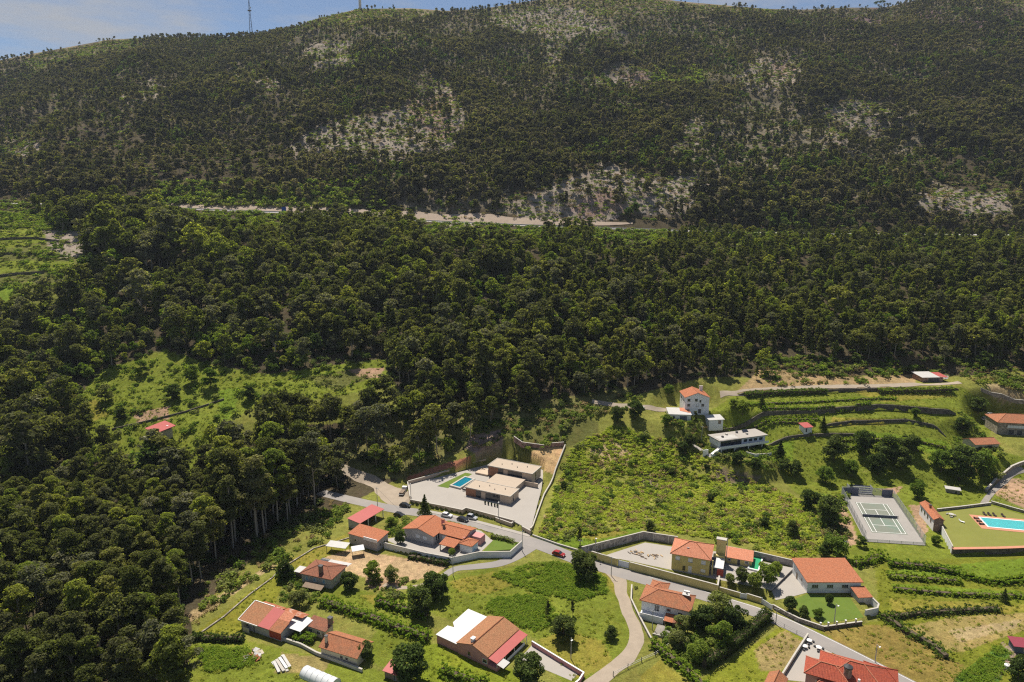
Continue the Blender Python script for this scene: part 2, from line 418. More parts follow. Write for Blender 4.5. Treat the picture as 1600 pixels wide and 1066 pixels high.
tile_mat('aged_tile', (0.50, 0.20, 0.10), (0.40, 0.16, 0.085), 0.6, moss=(0.25, 0.15, 0.09))
tile_mat('brown_tile', (0.36, 0.145, 0.085), (0.27, 0.115, 0.075), 0.6, moss=(0.17, 0.10, 0.07))
tile_mat('tan_tile', (0.47, 0.225, 0.115), (0.40, 0.185, 0.095), 0.5, moss=(0.30, 0.19, 0.10))
tile_mat('red_tile', (0.44, 0.10, 0.055), (0.36, 0.08, 0.05), 0.3, 0.5, moss=(0.25, 0.09, 0.06))

def water_mat(name, tint):
    m = bpy.data.materials.new(name); m.use_nodes = True
    t = m.node_tree; p = t.nodes['Principled BSDF']
    p.inputs['Base Color'].default_value = (*tint, 1); p.inputs['Roughness'].default_value = 0.06
    p.inputs['IOR'].default_value = 1.33; p.inputs['Transmission Weight'].default_value = 0.55
    n = nd(t, 'ShaderNodeTexNoise', Scale=1.4, Detail=3.0); c = nd(t, 'ShaderNodeTexCoord'); t.links.new(c.outputs['Object'], n.inputs['Vector'])
    b = nd(t, 'ShaderNodeBump', Strength=0.12, Distance=0.05); t.links.new(n.outputs['Fac'], b.inputs['Height']); t.links.new(b.outputs['Normal'], p.inputs['Normal'])
    MATS[name] = m
water_mat('pool_water', (0.16, 0.78, 0.80))
water_mat('deep_water', (0.03, 0.36, 0.52))

# ------------------------------------------------------------------ mesh builder
class MB:
    def __init__(s): s.v = []; s.f = []; s.m = []
    def add(s, vs, fs, mi=0):
        o = len(s.v); s.v += [tuple(map(float, p)) for p in vs]
        s.f += [tuple(i + o for i in f) for f in fs]; s.m += [mi] * len(fs)
        return s
    def prism(s, poly, z0, z1, mi=0):
        n = len(poly)
        a = sum(poly[i][0] * poly[(i + 1) % n][1] - poly[(i + 1) % n][0] * poly[i][1] for i in range(n))
        if a < 0: poly = poly[::-1]
        zb = z0 if hasattr(z0, '__len__') else [z0] * n
        zt = z1 if hasattr(z1, '__len__') else [z1] * n
        vs = [(p[0], p[1], zb[i]) for i, p in enumerate(poly)] + [(p[0], p[1], zt[i]) for i, p in enumerate(poly)]
        fs = [tuple(range(n))[::-1], tuple(range(n, 2 * n))] + [(i, (i + 1) % n, n + (i + 1) % n, n + i) for i in range(n)]
        return s.add(vs, fs, mi)
    def box(s, x0, x1, y0, y1, z0, z1, mi=0):
        return s.prism([(x0, y0), (x1, y0), (x1, y1), (x0, y1)], z0, z1, mi)
    def obox(s, cx, cy, z0, lx, ly, lz, rot=0.0, mi=0):
        c, q = math.cos(rot), math.sin(rot)
        return s.prism([(cx + c * a - q * b, cy + q * a + c * b) for a, b in ((-lx / 2, -ly / 2), (lx / 2, -ly / 2), (lx / 2, ly / 2), (-lx / 2, ly / 2))], z0, z0 + lz, mi)
    def tube(s, pts, rad, n=6, mi=0, cap=True):
        pts = [Vector(p) for p in pts]; k = len(pts); o = len(s.v); vs = []; fs = []
        for i, p in enumerate(pts):
            d = (pts[min(i + 1, k - 1)] - pts[max(i - 1, 0)]).normalized()
            a = d.orthogonal().normalized() if abs(d.z) < 0.9 else Vector((1, 0, 0)) - d * d.x
            a.normalize(); b = d.cross(a)
            for j in range(n):
                t = 2 * math.pi * j / n
                vs.append(p + (a * math.cos(t) + b * math.sin(t)) * rad[i])
        for i in range(k - 1):
            for j in range(n):
                fs.append((i * n + j, i * n + (j + 1) % n, (i + 1) * n + (j + 1) % n, (i + 1) * n + j))
        if cap: fs += [tuple(range(n))[::-1], tuple(range((k - 1) * n, k * n))]
        return s.add(vs, fs, mi)
    def roof(s, top, faces, t=0.16, mi=0):
        """closed thin shell: top faces, underside and fascia"""
        n = len(top); ed = {}
        for f in faces:
            for i in range(len(f)): ed[(f[i], f[(i + 1) % len(f)])] = 1
        vs = list(top) + [(p[0], p[1], p[2] - t) for p in top]
        fs = list(faces) + [tuple(i + n for i in f[::-1]) for f in faces]
        fs += [(b, a, a + n, b + n) for (a, b) in ed if (b, a) not in ed]
        return s.add(vs, fs, mi)
    def mesh(s, name, mats, smooth=False):
        me = bpy.data.meshes.new(name)
        me.from_pydata(s.v, [], s.f)
        for m in mats: me.materials.append(MATS[m])
        if len(mats) > 1: me.polygons.foreach_set('material_index', s.m)
        uv = me.uv_layers.new(name='UVMap')
        V = np.array(s.v)
        buf = np.zeros((len(me.loops), 2)); k = 0
        for p in me.polygons:
            nn = p.normal
            tx = Vector((0, 0, 1)).cross(nn)
            tx = tx.normalized() if tx.length > 0.05 else Vector((1, 0, 0))
            bx = nn.cross(tx)
            q = V[list(p.vertices)]
            buf[k:k + len(q), 0] = q @ np.array(tx); buf[k:k + len(q), 1] = q @ np.array(bx); k += len(q)
        uv.data.foreach_set('uv', buf.ravel())
        if smooth: me.polygons.foreach_set('use_smooth', [True] * len(me.polygons))
        me.update()
        return me
    def build(s, name, mats, parent=None, smooth=False):
        o = bpy.data.objects.new(name, s.mesh(name, [mats] if isinstance(mats, str) else mats, smooth))
        COL.objects.link(o)
        if parent is not None: o.parent = parent
        return o

def tag(o, label=None, cat=None, group=None, kind=None):
    if label: o['label'] = label
    if cat: o['category'] = cat
    if group: o['group'] = group
    if kind: o['kind'] = kind
    return o
def thing(name, label, cat, loc, rot=0.0, group=None):
    o = bpy.data.objects.new(name, None); COL.objects.link(o)
    o.location = loc; o.rotation_euler = (0, 0, rot); o.empty_display_size = 0.5
    return tag(o, label, cat, group)
def put(mesh, name, parent=None, loc=(0, 0, 0), rot=0.0, sc=None):
    o = bpy.data.objects.new(name, mesh); COL.objects.link(o)
    o.location = loc; o.rotation_euler = (0, 0, rot)
    if sc: o.scale = sc if hasattr(sc, '__len__') else (sc, sc, sc)
    if parent is not None: o.parent = parent
    return o
def box(parent, name, m, x0, x1, y0, y1, z0, z1): return MB().box(x0, x1, y0, y1, z0, z1).build(name, m, parent)

# ------------------------------------------------------------------ land cover (plan shapes of fields, woods and clearings)
GREEN = (0.150, 0.180, 0.024); LUSH = (0.130, 0.190, 0.020); YELL = (0.22, 0.20, 0.035); DRY = (0.33, 0.255, 0.13)
FLOOR = (0.070, 0.058, 0.034); SCRUB = (0.12, 0.125, 0.035); ROCK = (0.27, 0.23, 0.182); SOIL = (0.36, 0.24, 0.15); OLIVE = (0.185, 0.19, 0.042)
HEATH = (0.20, 0.165, 0.10); PINKISH = (0.27, 0.195, 0.155); TILL = (0.42, 0.30, 0.17); PURP = (0.17, 0.115, 0.115); CROP = (0.075, 0.135, 0.022)
BRACKEN = [(832, 838), (850, 790), (888, 702), (960, 665), (1050, 690), (1110, 722), (1200, 760), (1270, 790), (1315, 865), (1240, 870), (1130, 845), (1000, 824), (900, 838), (850, 850)]
VALLEY = [(110, 632), (160, 578), (260, 545), (330, 570), (420, 585), (600, 560), (615, 602), (480, 628), (450, 622), (365, 652), (345, 690), (300, 722), (180, 712), (130, 662)]
FARFIELD = [(-160, 330), (60, 335), (130, 390), (135, 420), (118, 445), (45, 470), (30, 492), (-160, 500)]
TERRACES = [(1105, 645), (1150, 617), (1500, 604), (1560, 640), (1540, 700), (1440, 720), (1230, 760), (1200, 700), (1110, 672)]
ROCKS = [
    [(462, 218), (520, 190), (600, 172), (640, 150), (672, 118), (700, 125), (735, 188), (728, 220), (690, 245), (560, 252), (470, 242)],
    [(790, 312), (850, 285), (960, 268), (1105, 275), (1090, 325), (1000, 338), (900, 350), (800, 340)],
    [(1140, 118), (1170, 95), (1245, 88), (1262, 118), (1200, 140), (1150, 132)],
    [(1420, 312), (1470, 292), (1590, 300), (1600, 330), (1520, 345), (1430, 332)],
    [(745, 18), (850, 4), (900, 10), (965, 46), (940, 62), (870, 60), (800, 52)],
    [(920, 118), (970, 104), (1040, 112), (1050, 135), (960, 142), (925, 132)],
    [(480, 78), (520, 62), (560, 70), (540, 110), (490, 108)],
    [(350, 112), (425, 106), (438, 145), (380, 150)],
    [(180, 152), (250, 132), (255, 150), (190, 162)],
    [(0, 200), (40, 205), (62, 240), (30, 262), (0, 260)],
    [(1060, 205), (1100, 180), (1130, 200), (1080, 240), (1040, 250)],
    [(70, 362), (160, 352), (170, 395), (90, 400)],
    [(845, 62), (885, 60), (880, 112), (850, 110)],
    [(1280, 165), (1340, 150), (1400, 175), (1380, 215), (1300, 220)],
    [(660, 348), (700, 338), (760, 344), (745, 356)], ]
HEATHS = [[(470, 36), (560, 8), (700, 8), (705, 26), (540, 44)], [(820, -20), (1070, -20), (1060, 22), (930, 30), (850, 12)], [(1060, 0), (1210, 10), (1215, 28), (1070, 22)],
          [(20, 100), (100, 74), (180, 60), (245, 72), (160, 92), (50, 112)], [(1440, -30), (1700, -40), (1700, 14), (1500, 10)]]
LAND = [
    ([(-600, 2000), (-600, 1090), (2300, 1090), (2300, 2000)], SCRUB),
    ([(300, 1100), (300, 960), (420, 850), (640, 740), (760, 690), (900, 640), (1100, 590), (1700, 585), (1900, 700), (1900, 1400), (300, 1400)], OLIVE),
    ([(540, 672), (620, 645), (760, 636), (900, 618), (1000, 602), (930, 640), (800, 660), (740, 694), (640, 750), (545, 745)], (0.15, 0.145, 0.05)), ([(330, 702), (365, 645), (450, 615), (615, 598), (640, 630), (530, 662), (440, 666), (385, 702)], (0.16, 0.17, 0.035)), ([(120, 655), (330, 676), (335, 745), (165, 738)], GREEN), ([(-120, 460), (120, 438), (148, 465), (62, 525), (-120, 538)], (0.15, 0.165, 0.035)), (VALLEY, GREEN), ([(480, 590), (560, 575), (600, 585), (520, 610)], SCRUB), ([(545, 578), (600, 574), (598, 590), (560, 588)], SOIL), ([(340, 610), (375, 605), (368, 640), (345, 668)], LUSH),
    ([(110, 632), (150, 625), (170, 650), (140, 660)], YELL), ([(205, 645), (265, 635), (262, 655), (215, 662)], SOIL), ([(330, 690), (362, 670), (365, 690), (340, 705)], DRY),
    (FARFIELD, SCRUB), ([(-100, 372), (60, 360), (90, 376), (0, 388), (-100, 392)], GREEN), ([(-100, 408), (110, 405), (118, 415), (0, 428), (-100, 430)], GREEN), ([(-100, 452), (20, 445), (24, 470), (-100, 478)], LUSH),
    ([(720, 700), (740, 668), (800, 655), (880, 640), (935, 660), (930, 690), (880, 700), (800, 712)], SCRUB), ([(728, 702), (735, 680), (780, 672), (790, 700), (750, 715)], PINKISH), ([(640, 752), (700, 732), (770, 712), (765, 705), (690, 726), (632, 748)], (0.33, 0.15, 0.085)),
    (BRACKEN, (0.225, 0.23, 0.05)), ([(806, 714), (850, 699), (882, 698), (866, 742), (848, 735)], (0.50, 0.34, 0.17)), ([(920, 700), (960, 690), (1000, 710), (960, 735), (925, 725)], DRY), ([(850, 805), (890, 800), (905, 835), (860, 842)], DRY), ([(1000, 740), (1060, 745), (1050, 765), (1000, 760)], HEATH),
    ([(985, 790), (1060, 795), (1040, 812), (990, 806)], HEATH), ([(1120, 730), (1190, 745), (1170, 765), (1120, 755)], HEATH),
    ([(836, 842), (900, 834), (1000, 824), (1002, 832), (906, 856), (850, 858)], LUSH),
    ([(905, 838), (960, 829), (985, 833), (925, 845)], YELL), ([(1190, 860), (1245, 862), (1245, 876), (1180, 866)], YELL),
    (TERRACES, GREEN), ([(1300, 652), (1420, 655), (1420, 662), (1300, 668)], YELL), ([(1330, 612), (1480, 608), (1490, 620), (1380, 628)], YELL), ([(1350, 672), (1480, 690), (1500, 715), (1400, 700)], LUSH), ([(1110, 690), (1240, 690), (1240, 720), (1180, 720)], LUSH),
    ([(1190, 575), (1330, 590), (1430, 585), (1430, 604), (1150, 615)], (0.33, 0.24, 0.12)), ([(1490, 590), (1700, 570), (1700, 640), (1560, 640)], OLIVE), ([(1540, 600), (1640, 600), (1640, 625), (1560, 630)], DRY),
    ([(1230, 760), (1440, 722), (1560, 705), (1700, 740), (1700, 900), (1300, 880), (1290, 800)], GREEN), ([(1290, 820), (1320, 790), (1345, 850), (1310, 860)], SOIL), ([(1420, 790), (1438, 790), (1450, 830), (1440, 840)], SOIL), ([(1370, 765), (1410, 760), (1400, 772)], SOIL),
    ([(1560, 745), (1700, 760), (1700, 800), (1600, 795), (1550, 770)], SOIL),
    ([(690, 905), (760, 887), (900, 880), (955, 898), (985, 930), (1008, 1000), (960, 1045), (890, 1090), (840, 1000), (770, 958), (700, 968), (610, 935)], GREEN),
    ([(700, 910), (770, 893), (800, 915), (760, 930), (715, 925)], YELL), ([(840, 1000), (880, 985), (940, 1000), (960, 1040), (900, 1060)], YELL), ([(930, 890), (960, 895), (985, 935), (960, 930)], YELL),
    ([(290, 1000), (430, 895), (500, 850), (560, 842), (520, 880), (480, 895), (445, 905), (425, 955), (380, 990)], (0.19, 0.19, 0.025)), ([(280, 985), (430, 885), (435, 875), (300, 955)], DRY), ([(440, 880), (540, 835), (560, 842), (470, 888)], YELL),
    ([(505, 872), (545, 858), (620, 870), (700, 885), (670, 905), (600, 912), (540, 893)], TILL), ([(570, 900), (640, 905), (620, 925), (575, 918)], SOIL),
    ([(480, 905), (580, 925), (680, 985), (650, 1060), (560, 1030), (590, 985), (500, 935)], GREEN), ([(560, 928), (600, 930), (620, 955), (585, 948)], YELL), ([(655, 1000), (720, 1015), (820, 1055), (830, 1100), (640, 1100)], (0.15, 0.185, 0.018)),
    ([(300, 1005), (380, 1000), (600, 1050), (640, 1120), (280, 1120)], GREEN), ([(440, 1020), (520, 1030), (500, 1056), (430, 1050)], (0.23, 0.19, 0.07)),
    ([(1040, 1090), (1130, 1040), (1240, 965), (1262, 1000), (1215, 1066), (1190, 1110)], (0.175, 0.195, 0.022)), ([(1180, 1015), (1225, 985), (1258, 1005), (1220, 1050), (1190, 1050)], (0.27, 0.21, 0.085)),
    ([(1000, 1060), (1030, 1030), (1100, 1080), (1000, 1110)], YELL),
    ([(1365, 880), (1700, 860), (1700, 1200), (1400, 1200), (1270, 985), (1375, 970)], (0.15, 0.165, 0.02)),
    ([(1385, 892), (1600, 872), (1700, 872), (1700, 905), (1500, 905), (1390, 902)], LUSH), ([(1395, 912), (1600, 925), (1600, 938), (1395, 925)], LUSH),
    ([(1390, 935), (1600, 945), (1600, 955), (1480, 962), (1395, 965)], YELL), ([(1400, 985), (1480, 965), (1600, 958), (1700, 960), (1600, 985), (1500, 1020), (1460, 1010)], (0.27, 0.215, 0.075)), ([(1480, 985), (1600, 968), (1590, 980), (1500, 1005)], DRY),
    ([(1280, 985), (1380, 975), (1440, 1005), (1560, 1070), (1560, 1100), (1430, 1090)], (0.22, 0.17, 0.045)), ([(1490, 1062), (1560, 1008), (1582, 1022), (1550, 1090), (1500, 1090)], CROP), ([(1562, 1003), (1590, 1020), (1560, 1060), (1552, 1055), (1580, 1022)], PINKISH),
]
LAND += [([(1050, 240), (1100, 170), (1250, 150), (1420, 170), (1450, 250), (1380, 310), (1150, 330), (1060, 290)], (0.165, 0.145, 0.10)), ([(560, 250), (760, 240), (800, 330), (640, 330)], (0.17, 0.145, 0.10))]
LAND += [(p, ROCK) for p in ROCKS] + [(p, HEATH) for p in HEATHS]
LAND += [([(1300, 45), (1420, 15), (1640, 20), (1640, 45), (1420, 60)], PURP), ([(970, 112), (1030, 105), (1050, 122), (990, 130)], PINKISH), ([(1190, 100), (1240, 95), (1250, 115), (1200, 120)], PINKISH), ([(250, 290), (380, 286), (560, 300), (545, 325), (260, 322)], OLIVE), ([(1020, 112), (1095, 108), (1095, 135), (1035, 132)], SCRUB),
         ([(880, 315), (960, 300), (1000, 330), (900, 345)], PINKISH), ([(640, 160), (700, 150), (720, 200), (660, 220)], PINKISH)]

def land_colour(px, py, X, Y):
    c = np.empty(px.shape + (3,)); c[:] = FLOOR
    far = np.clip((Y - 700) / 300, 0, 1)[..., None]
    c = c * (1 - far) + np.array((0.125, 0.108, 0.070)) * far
    fr = np.clip((Y - 330) / 400, 0, 1)
    jx = px + 5 * fbm(X / 7, Y / 7, 21, 3) + fr * 75 * fbm(X / 45, Y / 45, 22, 5); jy = py + 4 * fbm(X / 7, Y / 7, 31, 3) + fr * 48 * fbm(X / 45, Y / 45, 32, 5)
    for poly, col in LAND:
        c[inpoly(jx, jy, poly)] = col
    return c

def build_terrain():
    ys = np.concatenate([np.arange(40, 140, 2.5), np.arange(140, 345, 0.8), np.arange(345, 552, 2.2), np.arange(552, 612, 1.0), np.arange(612, 1300, 6.5), np.arange(1300, 1800, 25)])
    bs = np.linspace(-1.0, 1.0, 560)
    Y, B = np.meshgrid(ys, bs, indexing='ij')
    X = B * np.maximum(Y, 130)
    Z = hgt(X, Y)
    PX, PY = proj(X, Y, Z)
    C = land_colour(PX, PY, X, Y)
    n, m = X.shape
    v = np.stack([X, Y, Z], -1).reshape(-1, 3)
    i = np.arange(n * m).reshape(n, m)
    f = np.stack([i[:-1, :-1], i[:-1, 1:], i[1:, 1:], i[1:, :-1]], -1).reshape(-1, 4)
    me = bpy.data.meshes.new('ground')
    me.vertices.add(len(v)); me.vertices.foreach_set('co', v.astype(np.float32).ravel())
    me.loops.add(f.size); me.loops.foreach_set('vertex_index', f.ravel().astype(np.int32))
    me.polygons.add(len(f)); me.polygons.foreach_set('loop_start', np.arange(0, f.size, 4, dtype=np.int32))
    me.polygons.foreach_set('loop_total', np.full(len(f), 4, np.int32))
    me.polygons.foreach_set('use_smooth', np.ones(len(f), bool))
    me.update(); me.validate()
    a = me.attributes.new('cover', 'FLOAT_COLOR', 'POINT')
    a.data.foreach_set('color', np.concatenate([C.reshape(-1, 3), np.ones((n * m, 1))], 1).astype(np.float32).ravel())
    mt = bpy.data.materials.new('ground_cover'); mt.use_nodes = True; t = mt.node_tree; t.nodes.clear()
    out = nd(t, 'ShaderNodeOutputMaterial'); p = nd(t, 'ShaderNodeBsdfPrincipled', Roughness=1.0); p.inputs['Specular IOR Level'].default_value = 0.05
    at_ = nd(t, 'ShaderNodeAttribute', attribute_name='cover'); co = nd(t, 'ShaderNodeTexCoord')
    def noise(sc, d=5.0, r=0.6):
        q = nd(t, 'ShaderNodeTexNoise', Scale=sc, Detail=d, Roughness=r); t.links.new(co.outputs['Object'], q.inputs['Vector']); return q
    n1, n2, n3 = noise(0.045, 5), noise(0.5, 5, 0.7), noise(2.6, 4, 0.7)
    def rng_(src, a0, a1, b0, b1):
        q = nd(t, 'ShaderNodeMapRange'); t.links.new(src, q.inputs['Value'])
        for k, val in zip(('From Min', 'From Max', 'To Min', 'To Max'), (a0, a1, b0, b1)): q.inputs[k].default_value = val
        return q.outputs['Result']
    f1 = rng_(n1.outputs['Fac'], 0.3, 0.7, 0.78, 1.22); f2 = rng_(n2.outputs['Fac'], 0.3, 0.7, 0.68, 1.32); f3 = rng_(n3.outputs['Fac'], 0.3, 0.7, 0.6, 1.4)
    mu = nd(t, 'ShaderNodeMath', operation='MULTIPLY'); t.links.new(f1, mu.inputs[0]); t.links.new(f2, mu.inputs[1])
    mv = nd(t, 'ShaderNodeMath', operation='MULTIPLY'); t.links.new(mu.outputs[0], mv.inputs[0]); t.links.new(f3, mv.inputs[1])
    vm = nd(t, 'ShaderNodeVectorMath', operation='SCALE'); t.links.new(at_.outputs['Color'], vm.inputs[0]); t.links.new(mv.outputs[0], vm.inputs['Scale'])
    dm = nd(t, 'ShaderNodeMix', data_type='RGBA'); t.links.new(rng_(noise(0.16, 6, 0.65).outputs['Fac'], 0.5, 0.75, 0.0, 0.42), dm.inputs[0])
    t.links.new(vm.outputs['Vector'], dm.inputs[6])
    wm = nd(t, 'ShaderNodeVectorMath', operation='MULTIPLY'); wm.inputs[1].default_value = (1.55, 1.12, 1.5); t.links.new(vm.outputs['Vector'], wm.inputs[0])
    t.links.new(wm.outputs['Vector'], dm.inputs[7])
    t.links.new(dm.outputs[2], p.inputs['Base Color'])
    bp = nd(t, 'ShaderNodeBump', Strength=0.8, Distance=0.35); t.links.new(n3.outputs['Fac'], bp.inputs['Height']); t.links.new(bp.outputs['Normal'], p.inputs['Normal'])
    t.links.new(p.outputs['BSDF'], out.inputs['Surface'])
    me.materials.append(mt)
    o = bpy.data.objects.new('ground', me); COL.objects.link(o)
    tag(o, kind='structure')
build_terrain()

# ------------------------------------------------------------------ roads, paths, paved yards
def resample(p, step):
    p = [np.array(q, float) for q in p]; out = []
    for i in range(len(p) - 1):
        p0 = p[max(i - 1, 0)]; p1 = p[i]; p2 = p[i + 1]; p3 = p[min(i + 2, len(p) - 1)]
        n = max(1, int(np.hypot(*(p2 - p1)[:2]) / step))
        for k in range(n):
            t = k / n
            out.append(0.5 * (2 * p1 + (p2 - p0) * t + (2 * p0 - 5 * p1 + 4 * p2 - p3) * t * t + (3 * p1 - p0 - 3 * p2 + p3) * t ** 3))
    out.append(p[-1])
    return out

ROADS = []
def strip(name, pts, width, m, lift=0.06, step=1.5, world=False, off=0.0, jag=0.0, cross=4, zf=None):
    p = resample(pts if world else pline(pts), step)
    if 'motorway' not in name and 'line' not in name: ROADS.append((p[::3] + [p[-1]], (max(width) * 0.62 if hasattr(width, '__len__') and name != 'forest_track' else (width if not hasattr(width, '__len__') else 8) * 0.55) + 0.6))
    b = MB(); vs = []; fs = []
    for i, q in enumerate(p):
        d = p[min(i + 1, len(p) - 1)] - p[max(i - 1, 0)]; d = d[:2] / np.hypot(*d[:2]); nrm = np.array([-d[1], d[0]])
        w = width if not hasattr(width, '__len__') else np.interp(i / (len(p) - 1), np.linspace(0, 1, len(width)), width)
        wl = w / 2 + jag * float(fbm(i * 0.37, 3.1, 5, 3)) * 2; wr = w / 2 + jag * float(fbm(i * 0.37, 9.1, 8, 3)) * 2
        for k in range(cross + 1):
            s = -wr + (wl + wr) * k / cross + off
            x, y = q[:2] + nrm * s
            vs.append((x, y, (hz(x, y) if zf is None else zf(x, y)) + lift))
    for i in range(len(p) - 1):
        for k in range(cross):
            a = i * (cross + 1) + k
            fs.append((a + 1, a, a + cross + 1, a + cross + 2))
    o = b.add(vs, fs).build(name, m)
    me = o.data
    if me.polygons[0].normal.z < 0: me.flip_normals()
    return tag(o, kind='structure')

def sheet(name, pts, z, m, lift=0.05, kind='structure', world=False):
    poly = pts if world else [W(a, b, z) for a, b in pts]
    o = MB().prism(poly, z - 0.3, z + lift).build(name, m)
    return tag(o, kind=kind)

MAIN = [(500, 770), (560, 784), (620, 797), (680, 806), (745, 823), (800, 838), (850, 855), (900, 874), (950, 890), (1010, 907), (1080, 926), (1140, 944), (1185, 958), (1230, 976), (1290, 1006), (1340, 1031), (1430, 1078)]
main_w = pline(MAIN)
strip('main_road', main_w, [5, 5.4, 5.8, 6.4, 6, 5.6, 5.2, 5.2, 5.4], 'asphalt', 0.06, world=True)
strip('pavement_edge', pline([(655, 797), (700, 806), (740, 815), (790, 828), (828, 838)]), 1.7, 'light_paving', 0.13, world=True)
strip('road_edge_line', main_w[9:], 0.14, 'white_paint', 0.075, world=True, off=2.2, cross=1)
strip('side_lane', [(826, 852), (808, 868), (780, 881), (740, 886), (712, 890), (694, 900)], [8, 5, 3.8, 3.4, 3, 2.4], 'asphalt', 0.05)
strip('garden_path', [(694, 900), (660, 915), (625, 920), (600, 914)], 1.8, 'dirt_track', 0.04, jag=0.4)
strip('curved_lane', [(955, 890), (968, 908), (972, 930), (982, 960), (994, 985), (993, 1008), (978, 1030), (950, 1052), (915, 1080)], [6, 3.8, 3.4, 3.4, 3.8, 4.2, 4.6], 'dirt_track', 0.05, jag=0.5)
strip('forest_track', [(640, 790), (612, 772), (588, 757), (555, 742), (525, 728), (500, 712)], [12, 12, 6.5, 5, 4, 4], 'dirt_track', 0.03, jag=0.8)
strip('upper_track', [(1125, 617), (1170, 611), (1220, 608), (1290, 605), (1400, 603), (1480, 600), (1500, 598)], 3.4, 'dirt_track', 0.12, jag=0.4)
strip('house_track', [(925, 628), (960, 633), (1010, 637), (1045, 642), (1062, 652)], 3.0, 'dirt_track', 0.12, jag=0.5)
strip('stepped_path', [(1072, 688), (1090, 700), (1112, 714)], 1.8, 'light_paving', 0.12)
strip('orchard_path', [(1535, 790), (1550, 770), (1575, 745), (1600, 735)], 2.2, 'granite', 0.1, jag=0.3)
def mz(x, y): return float(np.interp(x, MX, MZ))
mline = [(x, YM + 1, 0) for x in np.linspace(-640, 640, 60)]
strip('motorway', mline, 19, 'motorway_asphalt', 0.25, 10, world=True, zf=mz)
strip('motorway_cut', [(x, 600, 0) for x in np.linspace(-330, 105, 40)], [8, 12, 14, 9, 12, 16, 10, 2], 'cut_slope', 0.45, 6, world=True, jag=5)
for yy, nm in ((575.5, 0), (581, 1), (587, 2)):
    strip('motorway_line', [(x, yy, 0) for x in np.linspace(-600, 600, 40)], 0.35, 'white_paint', 0.28, 10, world=True, cross=1, zf=mz)

sheet('villa_paving', [(638, 758), (700, 742), (770, 724), (806, 716), (850, 731), (846, 765), (829, 829), (803, 815), (728, 795), (722, 798), (641, 782)], 1.2, 'light_paving')
sheet('villa_lawn', [(683, 760), (727, 739), (738, 741), (700, 763)], 1.2, 'lawn', 0.09)
sheet('house_lawn', [(755, 862), (772, 843), (812, 848), (808, 858)], 1.0, 'lawn', 0.06)
sheet('house_terrace', [(600, 843), (640, 836), (700, 816), (752, 830), (770, 845), (750, 864), (706, 872), (645, 862)], 1.0, 'light_paving', 0.05)
sheet('walled_yard', [(943, 869), (1008, 848), (1060, 856), (1118, 862), (1240, 888), (1205, 922), (1122, 906), (1045, 890), (985, 877)], 1.5, 'light_paving', 0.05)
sheet('hall_drive', [(1205, 922), (1225, 890), (1246, 890), (1262, 926), (1240, 932), (1212, 938)], 0.7, 'light_paving', 0.06)
sheet('hall_lawn', [(1232, 940), (1262, 928), (1328, 934), (1350, 965), (1288, 974), (1250, 957)], 0.7, 'lawn', 0.05)
sheet('pool_lawn', [(1464, 800), (1547, 790), (1638, 816), (1638, 854), (1489, 857)], 2.0, 'dry_lawn', 0.05)

# ------------------------------------------------------------------ plants
def leaves(centres, radii, per, size, g, squash=0.75, low=-0.35, aspect=1.0, up=0.45):
    """quads spread over the upper shells of clumps: (verts, faces)"""
    C = np.repeat(np.asarray(centres, float), per, 0); Rr = np.repeat(np.asarray(radii, float), per)
    n = len(C)
    d = g.normal(size=(n, 3)); d /= np.linalg.norm(d, axis=1)[:, None]
    d[:, 2] = np.where(d[:, 2] < low, -d[:, 2] * 0.6, d[:, 2])
    rr = Rr * (0.55 + 0.5 * g.random(n) ** 0.6)
    P = C + d * rr[:, None] * np.array([1, 1, squash])
    N = d * 0.8 + g.normal(size=(n, 3)) * 0.55 + np.array([0, 0, up]); N /= np.linalg.norm(N, axis=1)[:, None]
    T = np.cross(N, g.normal(size=(n, 3))); T /= np.linalg.norm(T, axis=1)[:, None]
    B = np.cross(N, T)
    s = (size * (0.6 + 0.8 * g.random(n)))[:, None]
    a = aspect
    V = np.stack([P - T * s * 0.5 * a, P - B * s * 0.42 + N * s * 0.08, P + T * s * 0.5 * a, P + B * s * 0.42 + N * s * 0.08], 1).reshape(-1, 3)
    F = np.arange(4 * n).reshape(n, 4)
    return V, F

def leaf_mesh(name, V, F, m):
    me = bpy.data.meshes.new(name)
    me.vertices.add(len(V)); me.vertices.foreach_set('co', V.astype(np.float32).ravel())
    me.loops.add(F.size); me.loops.foreach_set('vertex_index', F.ravel().astype(np.int32))
    me.polygons.add(len(F)); me.polygons.foreach_set('loop_start', np.arange(0, F.size, 4, dtype=np.int32)); me.polygons.foreach_set('loop_total', np.full(len(F), 4, np.int32))
    me.materials.append(MATS[m]); me.update(); me.validate()
    return me

